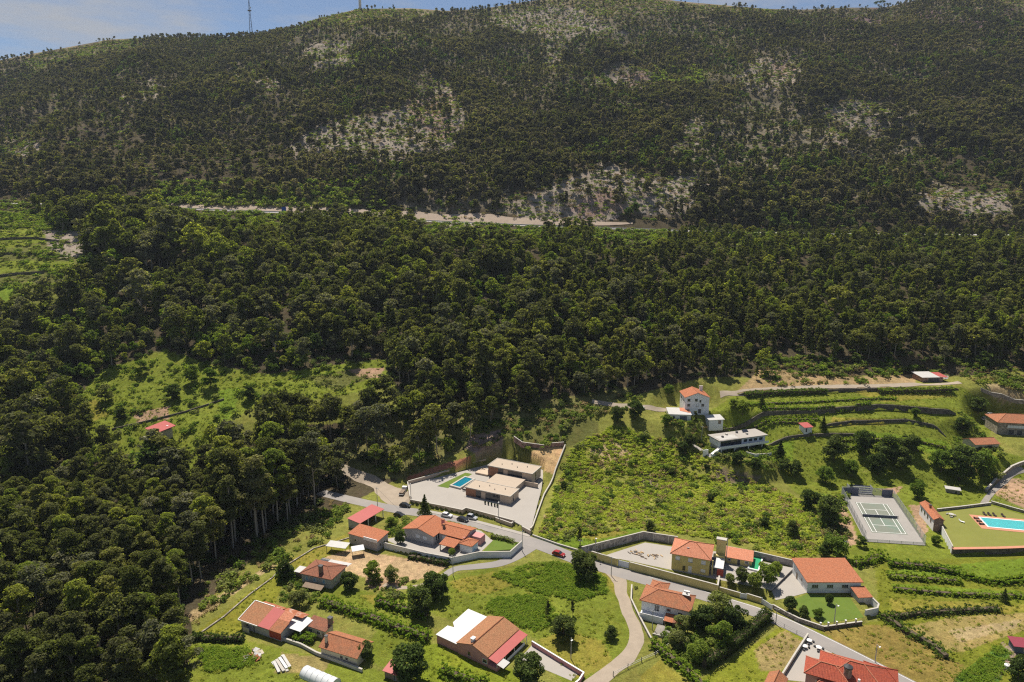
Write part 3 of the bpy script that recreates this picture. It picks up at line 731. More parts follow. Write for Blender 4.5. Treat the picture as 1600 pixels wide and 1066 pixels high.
def clump_set(kind, g, H, Rad):
    """clump centres and radii of a crown of height H, reach Rad (metres)"""
    C = []; Q = []
    if kind == 'eucalyptus':
        for i in range(26):
            t = g.random() ** 0.8
            z = H * (0.40 + 0.56 * t); env = Rad * math.sin(math.pi * (0.18 + 0.72 * t)) ** 0.8
            a = g.random() * 6.283; r = env * math.sqrt(g.random()) * 0.9
            C.append((r * math.cos(a), r * math.sin(a), z)); Q.append(Rad * (0.30 + 0.22 * g.random()))
        C.append((0, 0, H * 0.95)); Q.append(Rad * 0.4)
    elif kind == 'slender':
        for i in range(24):
            t = i / 23
            z = H * (0.28 + 0.68 * t + 0.03 * g.normal()); env = Rad * (1.0 - 0.5 * t ** 2) * (0.35 + 0.75 * g.random())
            a = i * 2.4 + 1.5 * g.random(); r = env * (0.3 + 0.6 * g.random())
            C.append((r * math.cos(a), r * math.sin(a), z)); Q.append(max(0.26 * Rad, env * 0.5))
    elif kind == 'round':
        for i in range(26):
            d = g.normal(size=3); d /= np.linalg.norm(d); r = Rad * (0.35 + 0.5 * g.random())
            C.append((d[0] * r, d[1] * r, max(H * 0.16, H * 0.52 + d[2] * H * 0.36))); Q.append(Rad * (0.22 + 0.24 * g.random()))
    elif kind == 'conifer':
        for i in range(40):
            t = i / 39
            z = H * (0.06 + 0.9 * t); env = Rad * (1.02 - t) * (0.8 + 0.3 * g.random())
            a = i * 2.4; C.append((env * 0.62 * math.cos(a), env * 0.62 * math.sin(a), z)); Q.append(max(0.15, env * 0.48))
    elif kind == 'egg':
        for i in range(30):
            d = g.normal(size=3); d /= np.linalg.norm(d)
            C.append((d[0] * Rad * 0.55, d[1] * Rad * 0.55, H * 0.52 + d[2] * H * 0.30)); Q.append(Rad * 0.48)
    elif kind == 'umbrella':
        for i in range(24):
            a = g.random() * 6.283; r = Rad * math.sqrt(g.random())
            C.append((r * math.cos(a), r * math.sin(a), H * (0.86 - 0.12 * (r / Rad) ** 2 + 0.05 * g.random()))); Q.append(Rad * 0.28)
    return C, Q

def trunk_mb(kind, g, H, Rad, C):
    b = MB()
    bend = [(0.02 * H * g.normal(), 0.02 * H * g.normal()) for _ in range(3)]
    top = {'eucalyptus': 0.82, 'slender': 0.9, 'conifer': 0.95}.get(kind, 0.6)
    r0 = H * {'eucalyptus': 0.013, 'slender': 0.011}.get(kind, 0.028)
    P = [(0, 0, -0.6), (bend[0][0] * .5, bend[0][1] * .5, H * 0.3), (bend[1][0], bend[1][1], H * 0.6), (bend[2][0] * .5, bend[2][1] * .5, H * top)]
    if top < 0.7: P = [(0, 0, -0.6), (bend[0][0] * .3, bend[0][1] * .3, H * 0.25), (bend[1][0] * .4, bend[1][1] * .4, H * top)]
    b.tube(P, list(np.linspace(r0, r0 * 0.35, len(P))), 6)
    idx = g.choice(len(C), min(7, len(C)), replace=False)
    for k in idx:
        c = C[k]; z0 = max(H * 0.2, c[2] - Rad * 0.9)
        q = np.array([np.interp(z0, [p[2] for p in P], [p[j] for p in P]) for j in (0, 1)])
        b.tube([(q[0], q[1], z0), ((q[0] + c[0]) / 2, (q[1] + c[1]) / 2, (z0 + c[2]) / 2 + 0.2), c], [r0 * 0.4, r0 * 0.28, r0 * 0.12], 4, cap=False)
    return b

VAR = {}       # kind -> list of (trunk mesh, crown mesh, H, Rad)
def make_kind(key, kind, n, H, Rad, per, size, leaf, bark, seed=0, squash=0.75):
    L = []
    for i in range(n):
        g = np.random.default_rng(seed + i * 17 + 3)
        C, Q = clump_set(kind, g, H, Rad)
        V, F = leaves(C, Q, per, size, g, squash)
        L.append((trunk_mb(kind, g, H, Rad, C).mesh(key + '_trunk', [bark]), leaf_mesh(key + '_crown', V, F, leaf if isinstance(leaf, str) else leaf[i % len(leaf)]), H, Rad))
    VAR[key] = L
make_kind('near_eucalyptus', 'eucalyptus', 8, 24.0, 4.2, 150, 0.62, ['eucalyptus_leaf', 'pine_leaf', 'eucalyptus_leaf', 'lime_leaf', 'eucalyptus_leaf', 'pine_leaf', 'eucalyptus_leaf', 'silver_leaf'], 'pale_bark', 100, 0.6)
make_kind('mid_eucalyptus', 'eucalyptus', 10, 15.0, 4.2, 44, 0.85, ['eucalyptus_leaf', 'eucalyptus_leaf', 'lime_leaf', 'eucalyptus_leaf', 'silver_leaf', 'eucalyptus_leaf', 'pine_leaf', 'eucalyptus_leaf', 'pine_leaf', 'silver_leaf'], 'pale_bark', 200, 0.6)
make_kind('mid_slender', 'slender', 7, 15.0, 2.7, 44, 0.78, ['pine_leaf', 'pine_leaf', 'eucalyptus_leaf', 'lime_leaf', 'pine_leaf', 'eucalyptus_leaf', 'pine_leaf'], 'pale_bark', 300, 0.95)
make_kind('mid_round', 'round', 6, 9.0, 3.8, 60, 0.75, ['broad_leaf', 'lime_leaf', 'broad_leaf', 'silver_leaf', 'lime_leaf', 'far_green_leaf'], 'brown_bark', 400)
make_kind('far_tree', 'eucalyptus', 7, 12.0, 3.8, 17, 1.25, ['far_leaf', 'far_leaf', 'far_leaf', 'far_scrub_leaf', 'far_leaf', 'far_leaf', 'eucalyptus_leaf'], 'pale_bark', 500, 0.6)
make_kind('far_slender', 'slender', 5, 12.0, 2.5, 14, 1.2, ['far_leaf', 'far_leaf', 'far_scrub_leaf', 'far_leaf', 'pine_leaf'], 'pale_bark', 600, 0.9)
make_kind('far_round', 'round', 4, 6.0, 3.4, 14, 1.3, 'far_green_leaf', 'brown_bark', 650)
make_kind('garden_round', 'round', 4, 7.0, 3.2, 170, 0.40, 'broad_leaf', 'brown_bark', 700)
make_kind('garden_dark', 'round', 4, 7.0, 3.2, 170, 0.42, 'dark_leaf', 'brown_bark', 800)
make_kind('conifer', 'conifer', 2, 9.0, 2.8, 90, 0.38, 'dark_leaf', 'brown_bark', 900, 0.5)
make_kind('topiary', 'egg', 2, 4.0, 1.6, 150, 0.26, 'dark_leaf', 'brown_bark', 1000, 1.0)
make_kind('green_topiary', 'egg', 2, 3.0, 1.5, 150, 0.26, 'broad_leaf', 'brown_bark', 1050, 1.0)
make_kind('umbrella_pine', 'umbrella', 1, 16.0, 8.0, 60, 0.9, 'dark_leaf', 'brown_bark', 1100, 0.6)

def plain_clump(key, n, per, size, leaf, squash, seed, ncl=5, spread=0.55):
    L = []
    for i in range(n):
        g = np.random.default_rng(seed + i)
        C = [(g.normal() * spread, g.normal() * spread, 0.25 + 0.25 * g.random()) for _ in range(ncl)]
        V, F = leaves(C, [0.45 + 0.25 * g.random() for _ in C], per, size, g, squash, 0.0, up=1.0)
        V[:, 2] = np.maximum(V[:, 2], -0.1)
        L.append(leaf_mesh(key, V, F, leaf))
    return L
BR = plain_clump('bracken_clump', 4, 14, 0.46, 'bracken_leaf', 0.55, 40)
BU = plain_clump('bush_clump', 4, 30, 0.36, 'broad_leaf', 1.1, 60)
BD = plain_clump('dry_clump', 3, 14, 0.34, 'dry_leaf', 0.7, 80)
GT = plain_clump('grass_clump', 4, 9, 0.40, 'grass_leaf', 0.55, 90, 4, 0.5)
BK = plain_clump('dark_bush_clump', 3, 30, 0.36, 'dark_leaf', 1.2, 70)

# scatter of uncountable cover: instances on a point cloud through geometry nodes
PROTO = {}
def proto_collection(key, meshes):
    if key in PROTO: return PROTO[key]
    c = bpy.data.collections.new('source_' + key)
    for i, m in enumerate(meshes):
        o = bpy.data.objects.new('%s_%02d' % (key, i), m); c.objects.link(o)
    PROTO[key] = c
    return c
def joined(key):
    out = []
    for tr, cr_, H, Rad in VAR[key]:
        a = len(tr.vertices); me = bpy.data.meshes.new(key + '_whole')
        va = np.empty(a * 3); tr.vertices.foreach_get('co', va); vb = np.empty(len(cr_.vertices) * 3); cr_.vertices.foreach_get('co', vb)
        V = np.concatenate([va, vb]).reshape(-1, 3)
        fs = [tuple(p.vertices) for p in tr.polygons] + [tuple(i + a for i in p.vertices) for p in cr_.polygons]
        me.from_pydata(V.tolist(), [], fs)
        me.materials.append(tr.materials[0]); me.materials.append(cr_.materials[0])
        mi = np.ones(len(fs), np.int32); mi[:len(tr.polygons)] = 0
        me.polygons.foreach_set('material_index', mi); me.update()
        out.append(me)
    return out

def scatter(name, key, meshes, pts, scale, label, cat, g=None, zscale=None):
    g = g or rng
    n = len(pts)
    if n == 0: return
    me = bpy.data.meshes.new(name)
    me.vertices.add(n); me.vertices.foreach_set('co', np.asarray(pts, np.float32).ravel())
    a = me.attributes.new('pick', 'INT', 'POINT'); a.data.foreach_set('value', g.integers(0, len(meshes), n).astype(np.int32))
    rot = np.zeros((n, 3), np.float32); rot[:, 2] = g.random(n) * 6.283; rot[:, 0] = g.normal(size=n) * 0.04; rot[:, 1] = g.normal(size=n) * 0.04
    a = me.attributes.new('turn', 'FLOAT_VECTOR', 'POINT'); a.data.foreach_set('vector', rot.ravel())
    sc = np.asarray(scale, np.float32); sv = np.stack([sc, sc, sc * (zscale if zscale is not None else 1.0)], 1).astype(np.float32)
    a = me.attributes.new('size', 'FLOAT_VECTOR', 'POINT'); a.data.foreach_set('vector', sv.ravel())
    ng = bpy.data.node_groups.new(name + '_scatter', 'GeometryNodeTree')
    ng.interface.new_socket('Geometry', in_out='INPUT', socket_type='NodeSocketGeometry'); ng.interface.new_socket('Geometry', in_out='OUTPUT', socket_type='NodeSocketGeometry')
    gi = ng.nodes.new('NodeGroupInput'); go = ng.nodes.new('NodeGroupOutput')
    ci = ng.nodes.new('GeometryNodeCollectionInfo'); ci.inputs['Collection'].default_value = proto_collection(key, meshes)
    ci.inputs['Separate Children'].default_value = True; ci.inputs['Reset Children'].default_value = True
    ip = ng.nodes.new('GeometryNodeInstanceOnPoints'); ip.inputs['Pick Instance'].default_value = True
    def na(nm, ty):
        q = ng.nodes.new('GeometryNodeInputNamedAttribute'); q.data_type = ty; q.inputs['Name'].default_value = nm; return q.outputs['Attribute']
    ng.links.new(gi.outputs[0], ip.inputs['Points']); ng.links.new(ci.outputs[0], ip.inputs['Instance'])
    ng.links.new(na('pick', 'INT'), ip.inputs['Instance Index'])
    e2r = ng.nodes.new('FunctionNodeEulerToRotation'); ng.links.new(na('turn', 'FLOAT_VECTOR'), e2r.inputs[0]); ng.links.new(e2r.outputs[0], ip.inputs['Rotation'])
    ng.links.new(na('size', 'FLOAT_VECTOR'), ip.inputs['Scale']); ng.links.new(ip.outputs[0], go.inputs[0])
    o = bpy.data.objects.new(name, me); COL.objects.link(o)
    md = o.modifiers.new('scatter', 'NODES'); md.node_group = ng
    return tag(o, label, cat, kind='stuff')

def grid_points(y0, y1, step, bmax=0.93):
    Y = np.arange(y0, y1, step); out = []
    for y in Y:
        x = np.arange(-bmax * y - 10, bmax * y + 10, step)
        out.append(np.stack([x + (rng.random(len(x)) - 0.5) * step * 0.95, np.full(len(x), y) + (rng.random(len(x)) - 0.5) * step * 0.95], 1))
    return np.concatenate(out)

# -------- where the woods stand
WOOD = [(-700, -300), (2300, -300), (2300, 540), (1600, 580), (1500, 572), (1400, 562), (1320, 572), (1215, 545), (1190, 596), (1060, 590), (1010, 600), (930, 622), (880, 645), (800, 650), (740, 684), (700, 712), (640, 740), (565, 735),
        (540, 760), (505, 785), (440, 826), (335, 880), (300, 930), (268, 985), (285, 1040), (300, 1090), (310, 1500), (-900, 1500)]
# openings in the wood: stand of bare ground beside road, motorway bands that stay in view
OPEN = [VALLEY, FARFIELD, [(330, 700), (365, 645), (450, 615), (615, 598), (640, 628), (530, 660), (440, 664), (385, 700)], [(130, 660), (330, 680), (330, 742), (170, 735)], [(-100, 465), (110, 440), (120, 452), (50, 492), (-100, 502)], [(500, 700), (560, 733), (620, 752), (600, 772), (545, 750), (500, 722)], [(215, 690), (290, 682), (300, 735), (225, 735)]]
SPANS = [(-20, 62), (255, 445), (655, 850), (930, 1050)]
def density(P):
    X, Y = P[:, 0], P[:, 1]
    Z = hgt(X, Y)
    px, py = proj(X, Y, Z)
    jx = px + np.clip((Y - 330) / 300, 0, 1) * 60 * fbm(X / 40, Y / 40, 41, 5); jy = py + np.clip((Y - 330) / 300, 0, 1) * 36 * fbm(X / 40, Y / 40, 51, 5)
    d = inpoly(px, py, WOOD).astype(float)
    for o in OPEN: d[inpoly(px, py, o)] = 0
    for r in ROCKS: d[inpoly(jx, jy, r)] *= 0.15
    for r in HEATHS: d[inpoly(jx, jy, r)] *= 0.05
    d[(Y > 564) & (Y < 611) & (px < 1075)] = 0
    d[(Y > 569) & (Y < 593)] = 0
    wob = 40 * fbm(X / 25, Y / 25, 77, 3)
    px_ = px; px = px + wob
    for a, b in SPANS:
        d[(px > a) & (px < b) & (Y > 520) & (Y < 570)] = 0
        d[(px > a) & (px < b) & (Y > 500) & (Y <= 520)] *= 0.4
    px = px_
    d[(px > 250) & (px < 560) & (Y > 600) & (Y < 640)] *= 0.3
    d *= np.where((Y > 300) & (Y <= 620), np.clip(0.86 + 1.7 * fbm(X / 16, Y / 16, 66, 3), 0.2, 1), 1)
    pale = inpoly(jx, jy, [(1050, 240), (1100, 170), (1250, 150), (1420, 170), (1450, 250), (1380, 310), (1150, 330), (1060, 290)]) | inpoly(jx, jy, [(380, 210), (460, 190), (470, 260), (400, 270)]) | inpoly(jx, jy, [(560, 250), (760, 240), (800, 330), (640, 330)])
    d[pale] *= 0.72
    d[inpoly(px, py, [(540, 668), (620, 640), (760, 630), (900, 612), (1000, 596), (930, 640), (800, 660), (740, 694), (640, 750), (545, 745)])] *= 0.5
    d *= np.where(Y > 620, np.clip(1.0 + 4.2 * fbm(X / 150, Y / 190, 61, 4) + 1.0 * fbm(X / 22, Y / 22, 63, 2), 0.28, 1), 1)
    return d, Z, px, py

P = grid_points(132, 300, 5.4)
d, Z, px, py = density(P)
k = (rng.random(len(P)) < d * 0.93) & (px > -60) & (px < 1660) & (py < 1200)
near = np.column_stack([P[k], Z[k]])
dist = np.hypot(near[:, 1] * math.cos(PITCH) + (CAM_H - near[:, 2]) * math.sin(PITCH), 0)
order = np.argsort(dist)
single, rest_near = near[order[:300]], near[order[300:]]

def plant(name, key, x, y, z, s, label, cat, group=None, zs=1.0, rot=None, vi=None):
    L = VAR[key]; tr, cw, H, Rad = L[(random.randrange(len(L)) if vi is None else vi) % len(L)]
    r = thing(name, label, cat, (x, y, z), random.random() * 6.283 if rot is None else rot, group)
    r.scale = (s, s, s * zs)
    put(tr, 'trunk', r); put(cw, 'crown', r)
    return r

for x, y, z in single:
    a, b = proj(x, y, z)
    if a < 330:
        gr = 'trees of the dark left wood'
        if b > 985: lb = 'dark eucalyptus in the bottom left corner of the wood'
        elif a > 230 and b > 850: lb = 'eucalyptus at the edge of the left wood facing the meadow'
        elif b > 890: lb = 'eucalyptus in the lower part of the wood at the left edge'
        elif a > 170 and b > 790: lb = 'eucalyptus in the middle of the left wood below the lone red-roofed valley house'
        elif b > 790: lb = 'eucalyptus at the left edge of the picture, halfway down the wood'
        elif a > 110: lb = 'smaller tree in front of the lone red-roofed valley house'
        else: lb = 'eucalyptus at the left edge beside the valley fields'
    elif a < 545: lb, gr = 'tall eucalyptus at the wood edge left of the forest track', 'trees between left wood and forest track'
    elif a < 760: lb, gr = 'tall pale-trunked eucalyptus behind the forest track, left of the new flat-roofed villa', 'trees behind the forest track'
    elif a < 1120: lb, gr = 'slim eucalyptus standing at the wood edge above the bracken field', 'trees above the bracken field'
    else: lb, gr = 'tree at the foot of the wood above the terraces on the right', 'trees above the terraces'
    big = 1.2 if 340 < a < 520 and b > 690 else 0.85
    if a < 350 and b < 850: big = 0.36 + 0.4 * min(1, max(0, (b - 720) / 130))
    if a < 100 and b < 760: big = 0.7
    plant('eucalyptus_tree', 'near_eucalyptus' if a < 900 else 'mid_slender', x, y, z, big * random.uniform(0.72, 1.12), lb, 'tree', gr, random.uniform(0.85, 1.08))

P = grid_points(300, 566, 4.9)
d, Z, px, py = density(P)
k = (rng.random(len(P)) < d * 0.97) & (px > -60) & (px < 1660)
mid = np.column_stack([P[k], Z[k]]); mpx, mpy = px[k], py[k]
mid = np.concatenate([mid, rest_near]); q = proj(rest_near[:, 0], rest_near[:, 1], rest_near[:, 2]); mpx = np.concatenate([mpx, q[0]]); mpy = np.concatenate([mpy, q[1]])
u = rng.random(len(mid))
roundz = ((vnoise(mid[:, 0] / 38, mid[:, 1] / 38, 99) > 0.74) & (u < 0.55)) | (inpoly(mpx, mpy, [(30, 520), (60, 490), (200, 500), (420, 520), (560, 555), (640, 560), (600, 600), (430, 600), (250, 560), (120, 640), (20, 640)]) & (u < 0.75)) | (u < 0.03)
slend = ~roundz & (u < np.clip((mpx - 600) / 700, 0.12, 0.6))
euc = ~roundz & ~slend
sc = 0.36 + 0.66 * rng.random(len(mid)) ** 1.4 + 0.42 * vnoise(mid[:, 0] / 25, mid[:, 1] / 25, 71)
sc *= np.interp(mid[:, 1], [300, 480, 500, 560], [1.05, 1.0, 0.85, 0.75])
sc = sc * np.interp(mpx, [200, 900, 1200], [1.0, 0.92, 0.85])
sc = np.where((rng.random(len(sc)) < 0.05) & (mid[:, 1] < 480), sc * 1.55, sc)
kn = inpoly(mpx, mpy, [(70, 420), (90, 330), (180, 300), (280, 340), (290, 420), (180, 440)]); sc = np.where(kn, sc * 1.45, sc)
scatter('eucalyptus_wood', 'mid_eucalyptus', joined('mid_eucalyptus'), mid[euc], sc[euc], 'dark eucalyptus wood on the slope below the motorway', 'wood')
scatter('pine_wood', 'mid_slender', joined('mid_slender'), mid[slend], sc[slend], 'dense narrow-crowned wood on the right-hand slope below the motorway', 'wood')
scatter('broadleaf_wood', 'mid_round', joined('mid_round'), mid[roundz], sc[roundz] * 0.95, 'rounded bright green broadleaf trees fringing the valley fields', 'wood')

P = grid_points(600, 1302, 4.9, 0.84)
d, Z, px, py = density(P)
k = (rng.random(len(P)) < d * 0.95) & (px > -40) & (px < 1640)
far = np.column_stack([P[k], Z[k]])
u = rng.random(len(far)); fs_ = u < np.clip(0.25 + 0.5 * fbm(far[:, 0] / 90, far[:, 1] / 90, 81), 0.1, 0.8)
sc = 0.42 + 0.55 * rng.random(len(far)) ** 1.3 + 0.5 * (vnoise(far[:, 0] / 40, far[:, 1] / 40, 91) - 0.3)
sc *= np.interp(far[:, 1], [600, 900, 1250, 1300], [1.15, 0.95, 0.75, 0.6])
fr_ = (vnoise(far[:, 0] / 60, far[:, 1] / 60, 95) > 0.66) & (u > 0.45)
scatter('hill_broadleaf', 'far_round', joined('far_round'), far[fr_], sc[fr_] * 1.1, 'darker green rounded trees in patches on the hill', 'forest')
fs_ &= ~fr_; ff_ = ~fs_ & ~fr_
scatter('hill_forest', 'far_tree', joined('far_tree'), far[ff_], sc[ff_], 'forest of rounded trees covering the hill above the motorway', 'forest')
scatter('hill_pines', 'far_slender', joined('far_slender'), far[fs_], sc[fs_], 'narrow trees mixed through the forest on the hill', 'forest')

P = grid_points(594, 1292, 4.4, 0.84)
Z = hgt(P[:, 0], P[:, 1]); px, py = proj(P[:, 0], P[:, 1], Z)
k = (rng.random(len(P)) < 0.6 * np.clip(1 + 2 * fbm(P[:, 0] / 20, P[:, 1] / 20, 73, 2), 0.2, 1.4)) & ((px < 250) | (px > 1060) | (P[:, 1] > 606))
for r in ROCKS[:7]: k &= ~(inpoly(px, py, r) & (rng.random(len(P)) < 0.75))
scatter('hill_scrub', 'hillscrub', plain_clump('scrub_clump', 4, 8, 0.62, 'far_scrub_leaf', 0.8, 170) + plain_clump('scrub_clump', 3, 8, 0.62, 'far_green_leaf', 0.8, 180), np.column_stack([P[k], Z[k]]), 1.2 + 1.8 * rng.random(k.sum()) ** 1.5, 'grey-brown and green scrub between the trees of the hill', 'scrub')

# shrubs and boulders in the hill clearings
P = grid_points(600, 1290, 4.6, 0.84)
Z = hgt(P[:, 0], P[:, 1]); px, py = proj(P[:, 0], P[:, 1], Z)
inr = np.zeros(len(P), bool)
for r in ROCKS + HEATHS: inr |= inpoly(px, py, r)
u = rng.random(len(P))
k = inr & (u < 0.5)
scatter('heath_shrubs', 'bush_far', BU, np.column_stack([P[k], Z[k]]), 1.0 + 1.6 * rng.random(k.sum()), 'low green shrubs dotted over the rocky clearings of the hill', 'shrubs')
k = inr & (u > 0.5) & (u < 0.72)
scatter('dry_scrub', 'dry_far', BD, np.column_stack([P[k], Z[k]]), 1.2 + 1.4 * rng.random(k.sum()), 'pale dry scrub in the rocky clearings of the hill', 'scrub')
k = ((px > 250) & (px < 600) & (py > 285) & (py < 325) & (u < 0.9)) | ((px > 1020) & (px < 1095) & (py > 105) & (py < 135)) | ((px > 545) & (px < 620) & (py > 80) & (py < 110) & (u < .5))
scatter('roadside_bushes', 'bush_far', BU, np.column_stack([P[k], Z[k]]), 2.2 + 2.2 * rng.random(k.sum()), 'bright green bushes on the bank above the motorway', 'bushes')

P2 = grid_points(505, 568, 3.4, 0.84); Z2 = hgt(P2[:, 0], P2[:, 1]); k = rng.random(len(P2)) < 0.75
scatter('verge_bushes', 'bush_far', BU, np.column_stack([P2[k], Z2[k]]), 1.2 + 2.2 * rng.random(k.sum()) ** 2, 'low green growth on the slope just below the motorway', 'bushes')

def boulders():
    L = []
    for i in range(3):
        g = np.random.default_rng(i); b = MB()
        n, m_ = 6, 4; vs = []
        for a in range(m_ + 1):
            for c in range(n):
                t = math.pi * a / m_; ph = 6.283 * c / n
                r = 0.8 + 0.4 * g.random()
                vs.append((r * math.sin(t) * math.cos(ph), r * math.sin(t) * math.sin(ph), 0.6 * r * math.cos(t)))
        fs = [(a * n + c, a * n + n + c, a * n + n + (c + 1) % n, a * n + (c + 1) % n) for a in range(m_) for c in range(n)]
        L.append(b.add(vs, fs).mesh('boulder', ['granite']))
    return L
BO = boulders()
inr2 = np.zeros(len(P), bool)
for r in ROCKS: inr2 |= inpoly(px, py, r)
k = inr2 & (u > 0.72)
scatter('boulder_field', 'boulder', BO, np.column_stack([P[k], Z[k]]), 0.6 + 1.9 * rng.random(k.sum()) ** 2, 'grey granite boulders scattered over the clearings of the hill', 'boulders')

# low cover of the village: bracken, bushes, grass
def off_paving(P):
    m = np.ones(len(P), bool)
    for q, w in ROADS:
        q = np.array([a[:2] for a in q])
        for a, b in zip(q[:-1], q[1:]):
            d = b - a; t = np.clip(((P[:, :2] - a) @ d) / (d @ d + 1e-9), 0, 1); m &= np.hypot(*(P[:, :2] - a - t[:, None] * d).T) > w
    for poly, z in PADS: m &= ~inpoly(P[:, 0], P[:, 1], poly)
    return m
def cover(polys, y0, y1, step, prob, seed=0):
    P = grid_points(y0, y1, step)
    Z = hgt(P[:, 0], P[:, 1]); px, py = proj(P[:, 0], P[:, 1], Z)
    m = np.zeros(len(P), bool)
    for p in polys: m |= inpoly(px, py, p)
    m &= rng.random(len(P)) < prob * np.clip(1 + 2.4 * fbm(P[:, 0] / 9, P[:, 1] / 9, seed, 3), 0, 1.3)
    m[m] &= off_paving(P[m])
    return np.column_stack([P[m], Z[m]])
Bp = cover([BRACKEN], 190, 305, 0.95, 0.78, 5)
Bp = Bp[~inpoly(*proj(Bp[:, 0], Bp[:, 1], Bp[:, 2]), [(826, 838), (884, 694), (894, 698), (838, 850)])]
scatter('bracken', 'bracken', BR, Bp, 0.55 + 0.65 * rng.random(len(Bp)) ** 2, 'bright green bracken covering the open field right of the new villa', 'bracken')
k = rng.random(len(Bp)) < 0.045
scatter('bracken_bushes', 'bush', BU, Bp[k], 0.8 + 1.2 * rng.random(k.sum()), 'small leafy bushes growing through the bracken', 'bushes')
k = rng.random(len(Bp)) < 0.08
scatter('dead_bracken', 'dryb', BD, Bp[k], 0.8 + 0.7 * rng.random(k.sum()), 'straw-coloured dead bracken between the green fronds', 'bracken')
EDGE = [[(1185, 545), (1330, 560), (1500, 560), (1640, 570), (1640, 625), (1500, 590), (1420, 582), (1330, 605), (1190, 605)], [(725, 700), (740, 660), (900, 632), (1000, 612), (1010, 636), (900, 658), (885, 690), (800, 712)], [(560, 735), (640, 740), (700, 725), (690, 712), (600, 712), (560, 720)],
        [(300, 985), (330, 880), (440, 826), (540, 770), (560, 790), (540, 800), (500, 850), (430, 880), (340, 950)], [(1040, 655), (1100, 665), (1110, 720), (1060, 695)], [(1270, 770), (1320, 770), (1320, 865), (1280, 850)], [(1500, 700), (1560, 700), (1560, 750), (1500, 740)]]
Ep = cover(EDGE, 145, 345, 1.7, 0.42, 15)
k = rng.random(len(Ep)) < 0.72
scatter('edge_bushes', 'bush', BU, Ep[k], 0.8 + 1.5 * rng.random(k.sum()) ** 1.6, 'leafy bushes along the edges of the woods', 'bushes')
scatter('edge_dry_scrub', 'dryb', BD, Ep[~k], 0.8 + 0.9 * rng.random((~k).sum()), 'dry brown scrub along the edges of the woods', 'scrub')
Vp = cover([VALLEY], 250, 420, 2.2, 0.34, 25)
scatter('valley_bushes', 'bush', BU, Vp, 0.5 + 1.5 * rng.random(len(Vp)) ** 2.5, 'low bushes in the green valley fields on the left', 'bushes')
Fp = cover([FARFIELD], 400, 570, 3.2, 0.4, 27)
scatter('far_field_bushes', 'bush_far', BU, Fp, 0.9 + 2.0 * rng.random(len(Fp)) ** 2, 'bushes dividing the stepped green fields at far left', 'bushes')
Up = cover([WOOD], 145, 480, 3.4, 0.5, 35)
q = proj(Up[:, 0], Up[:, 1], Up[:, 2]); k = np.zeros(len(Up), bool)
for o_ in OPEN: k |= inpoly(q[0], q[1], o_)
Up = Up[~k]
scatter('undergrowth', 'dbush', BK, Up, 0.9 + 1.4 * rng.random(len(Up)), 'dark undergrowth beneath the trees of the wood', 'undergrowth')
GR = [[(690, 905), (760, 887), (900, 880), (955, 898), (972, 930), (990, 1000), (950, 1042), (890, 1070), (840, 1000), (770, 958), (700, 968)], [(290, 1000), (430, 895), (500, 850), (520, 880), (445, 905), (425, 955), (380, 990)], [(500, 935), (560, 930), (680, 985), (650, 1060), (590, 1000)],
      [(300, 1005), (380, 1012), (480, 1050), (450, 1090), (280, 1100)], [(655, 1010), (720, 1018), (800, 1055), (800, 1090), (640, 1090)], [(1050, 1085), (1140, 1040), (1240, 968), (1250, 995), (1190, 1090)], [(1370, 890), (1640, 880), (1640, 1080), (1520, 1090), (1300, 990), (1375, 972)], TERRACES, [(1230, 760), (1440, 722), (1560, 705), (1640, 740), (1640, 790), (1540, 785), (1420, 772), (1320, 765), (1300, 800)], VALLEY, [(850, 850), (1000, 825), (990, 835), (906, 856)]]
Gp = cover(GR, 140, 330, 1.15, 0.4, 45)
scatter('grass_tufts', 'grass', GT, Gp, 0.28 + 0.5 * rng.random(len(Gp)) ** 2.5, 'tufts of meadow grass in the village fields and terraces', 'grass')
GD = cover([[(1045, 975), (1110, 950), (1190, 960), (1130, 1030), (1090, 1050), (1040, 1015)], [(560, 900), (690, 912), (680, 940), (600, 935)], [(430, 890), (470, 900), (500, 935), (450, 945)], [(1125, 905), (1200, 905), (1190, 930), (1130, 916)], [(1215, 945), (1290, 972), (1286, 979), (1220, 955)], [(600, 815), (640, 808), (650, 835), (610, 836)], [(1110, 690), (1220, 700), (1215, 740), (1110, 722)], [(1040, 640), (1090, 655), (1110, 700), (1060, 690)], [(985, 905), (1000, 915), (995, 950), (985, 940)], [(1500, 640), (1550, 690), (1540, 740), (1480, 745), (1490, 700)]], 140, 320, 1.6, 0.6, 65)
scatter('garden_shrubs', 'bush', BU, GD, 0.6 + 1.0 * rng.random(len(GD)) ** 1.5, 'low leafy shrubs filling the village gardens', 'shrubs')
CP = cover([[(770, 900), (820, 880), (905, 880), (945, 900), (955, 925), (900, 940), (830, 925)], [(1500, 1058), (1560, 1010), (1580, 1022), (1550, 1085), (1505, 1085)], [(310, 1010), (390, 1015), (400, 1040), (320, 1050)], [(850, 930), (770, 935), (760, 955), (840, 990), (870, 965)]], 140, 240, 0.8, 0.9, 55)
scatter('crop_leaves', 'crop', plain_clump('crop_clump', 3, 16, 0.34, 'vine_leaf', 0.7, 130), CP, 0.6 + 0.4 * rng.random(len(CP)), 'low leafy crop rows in the village plots', 'crops')

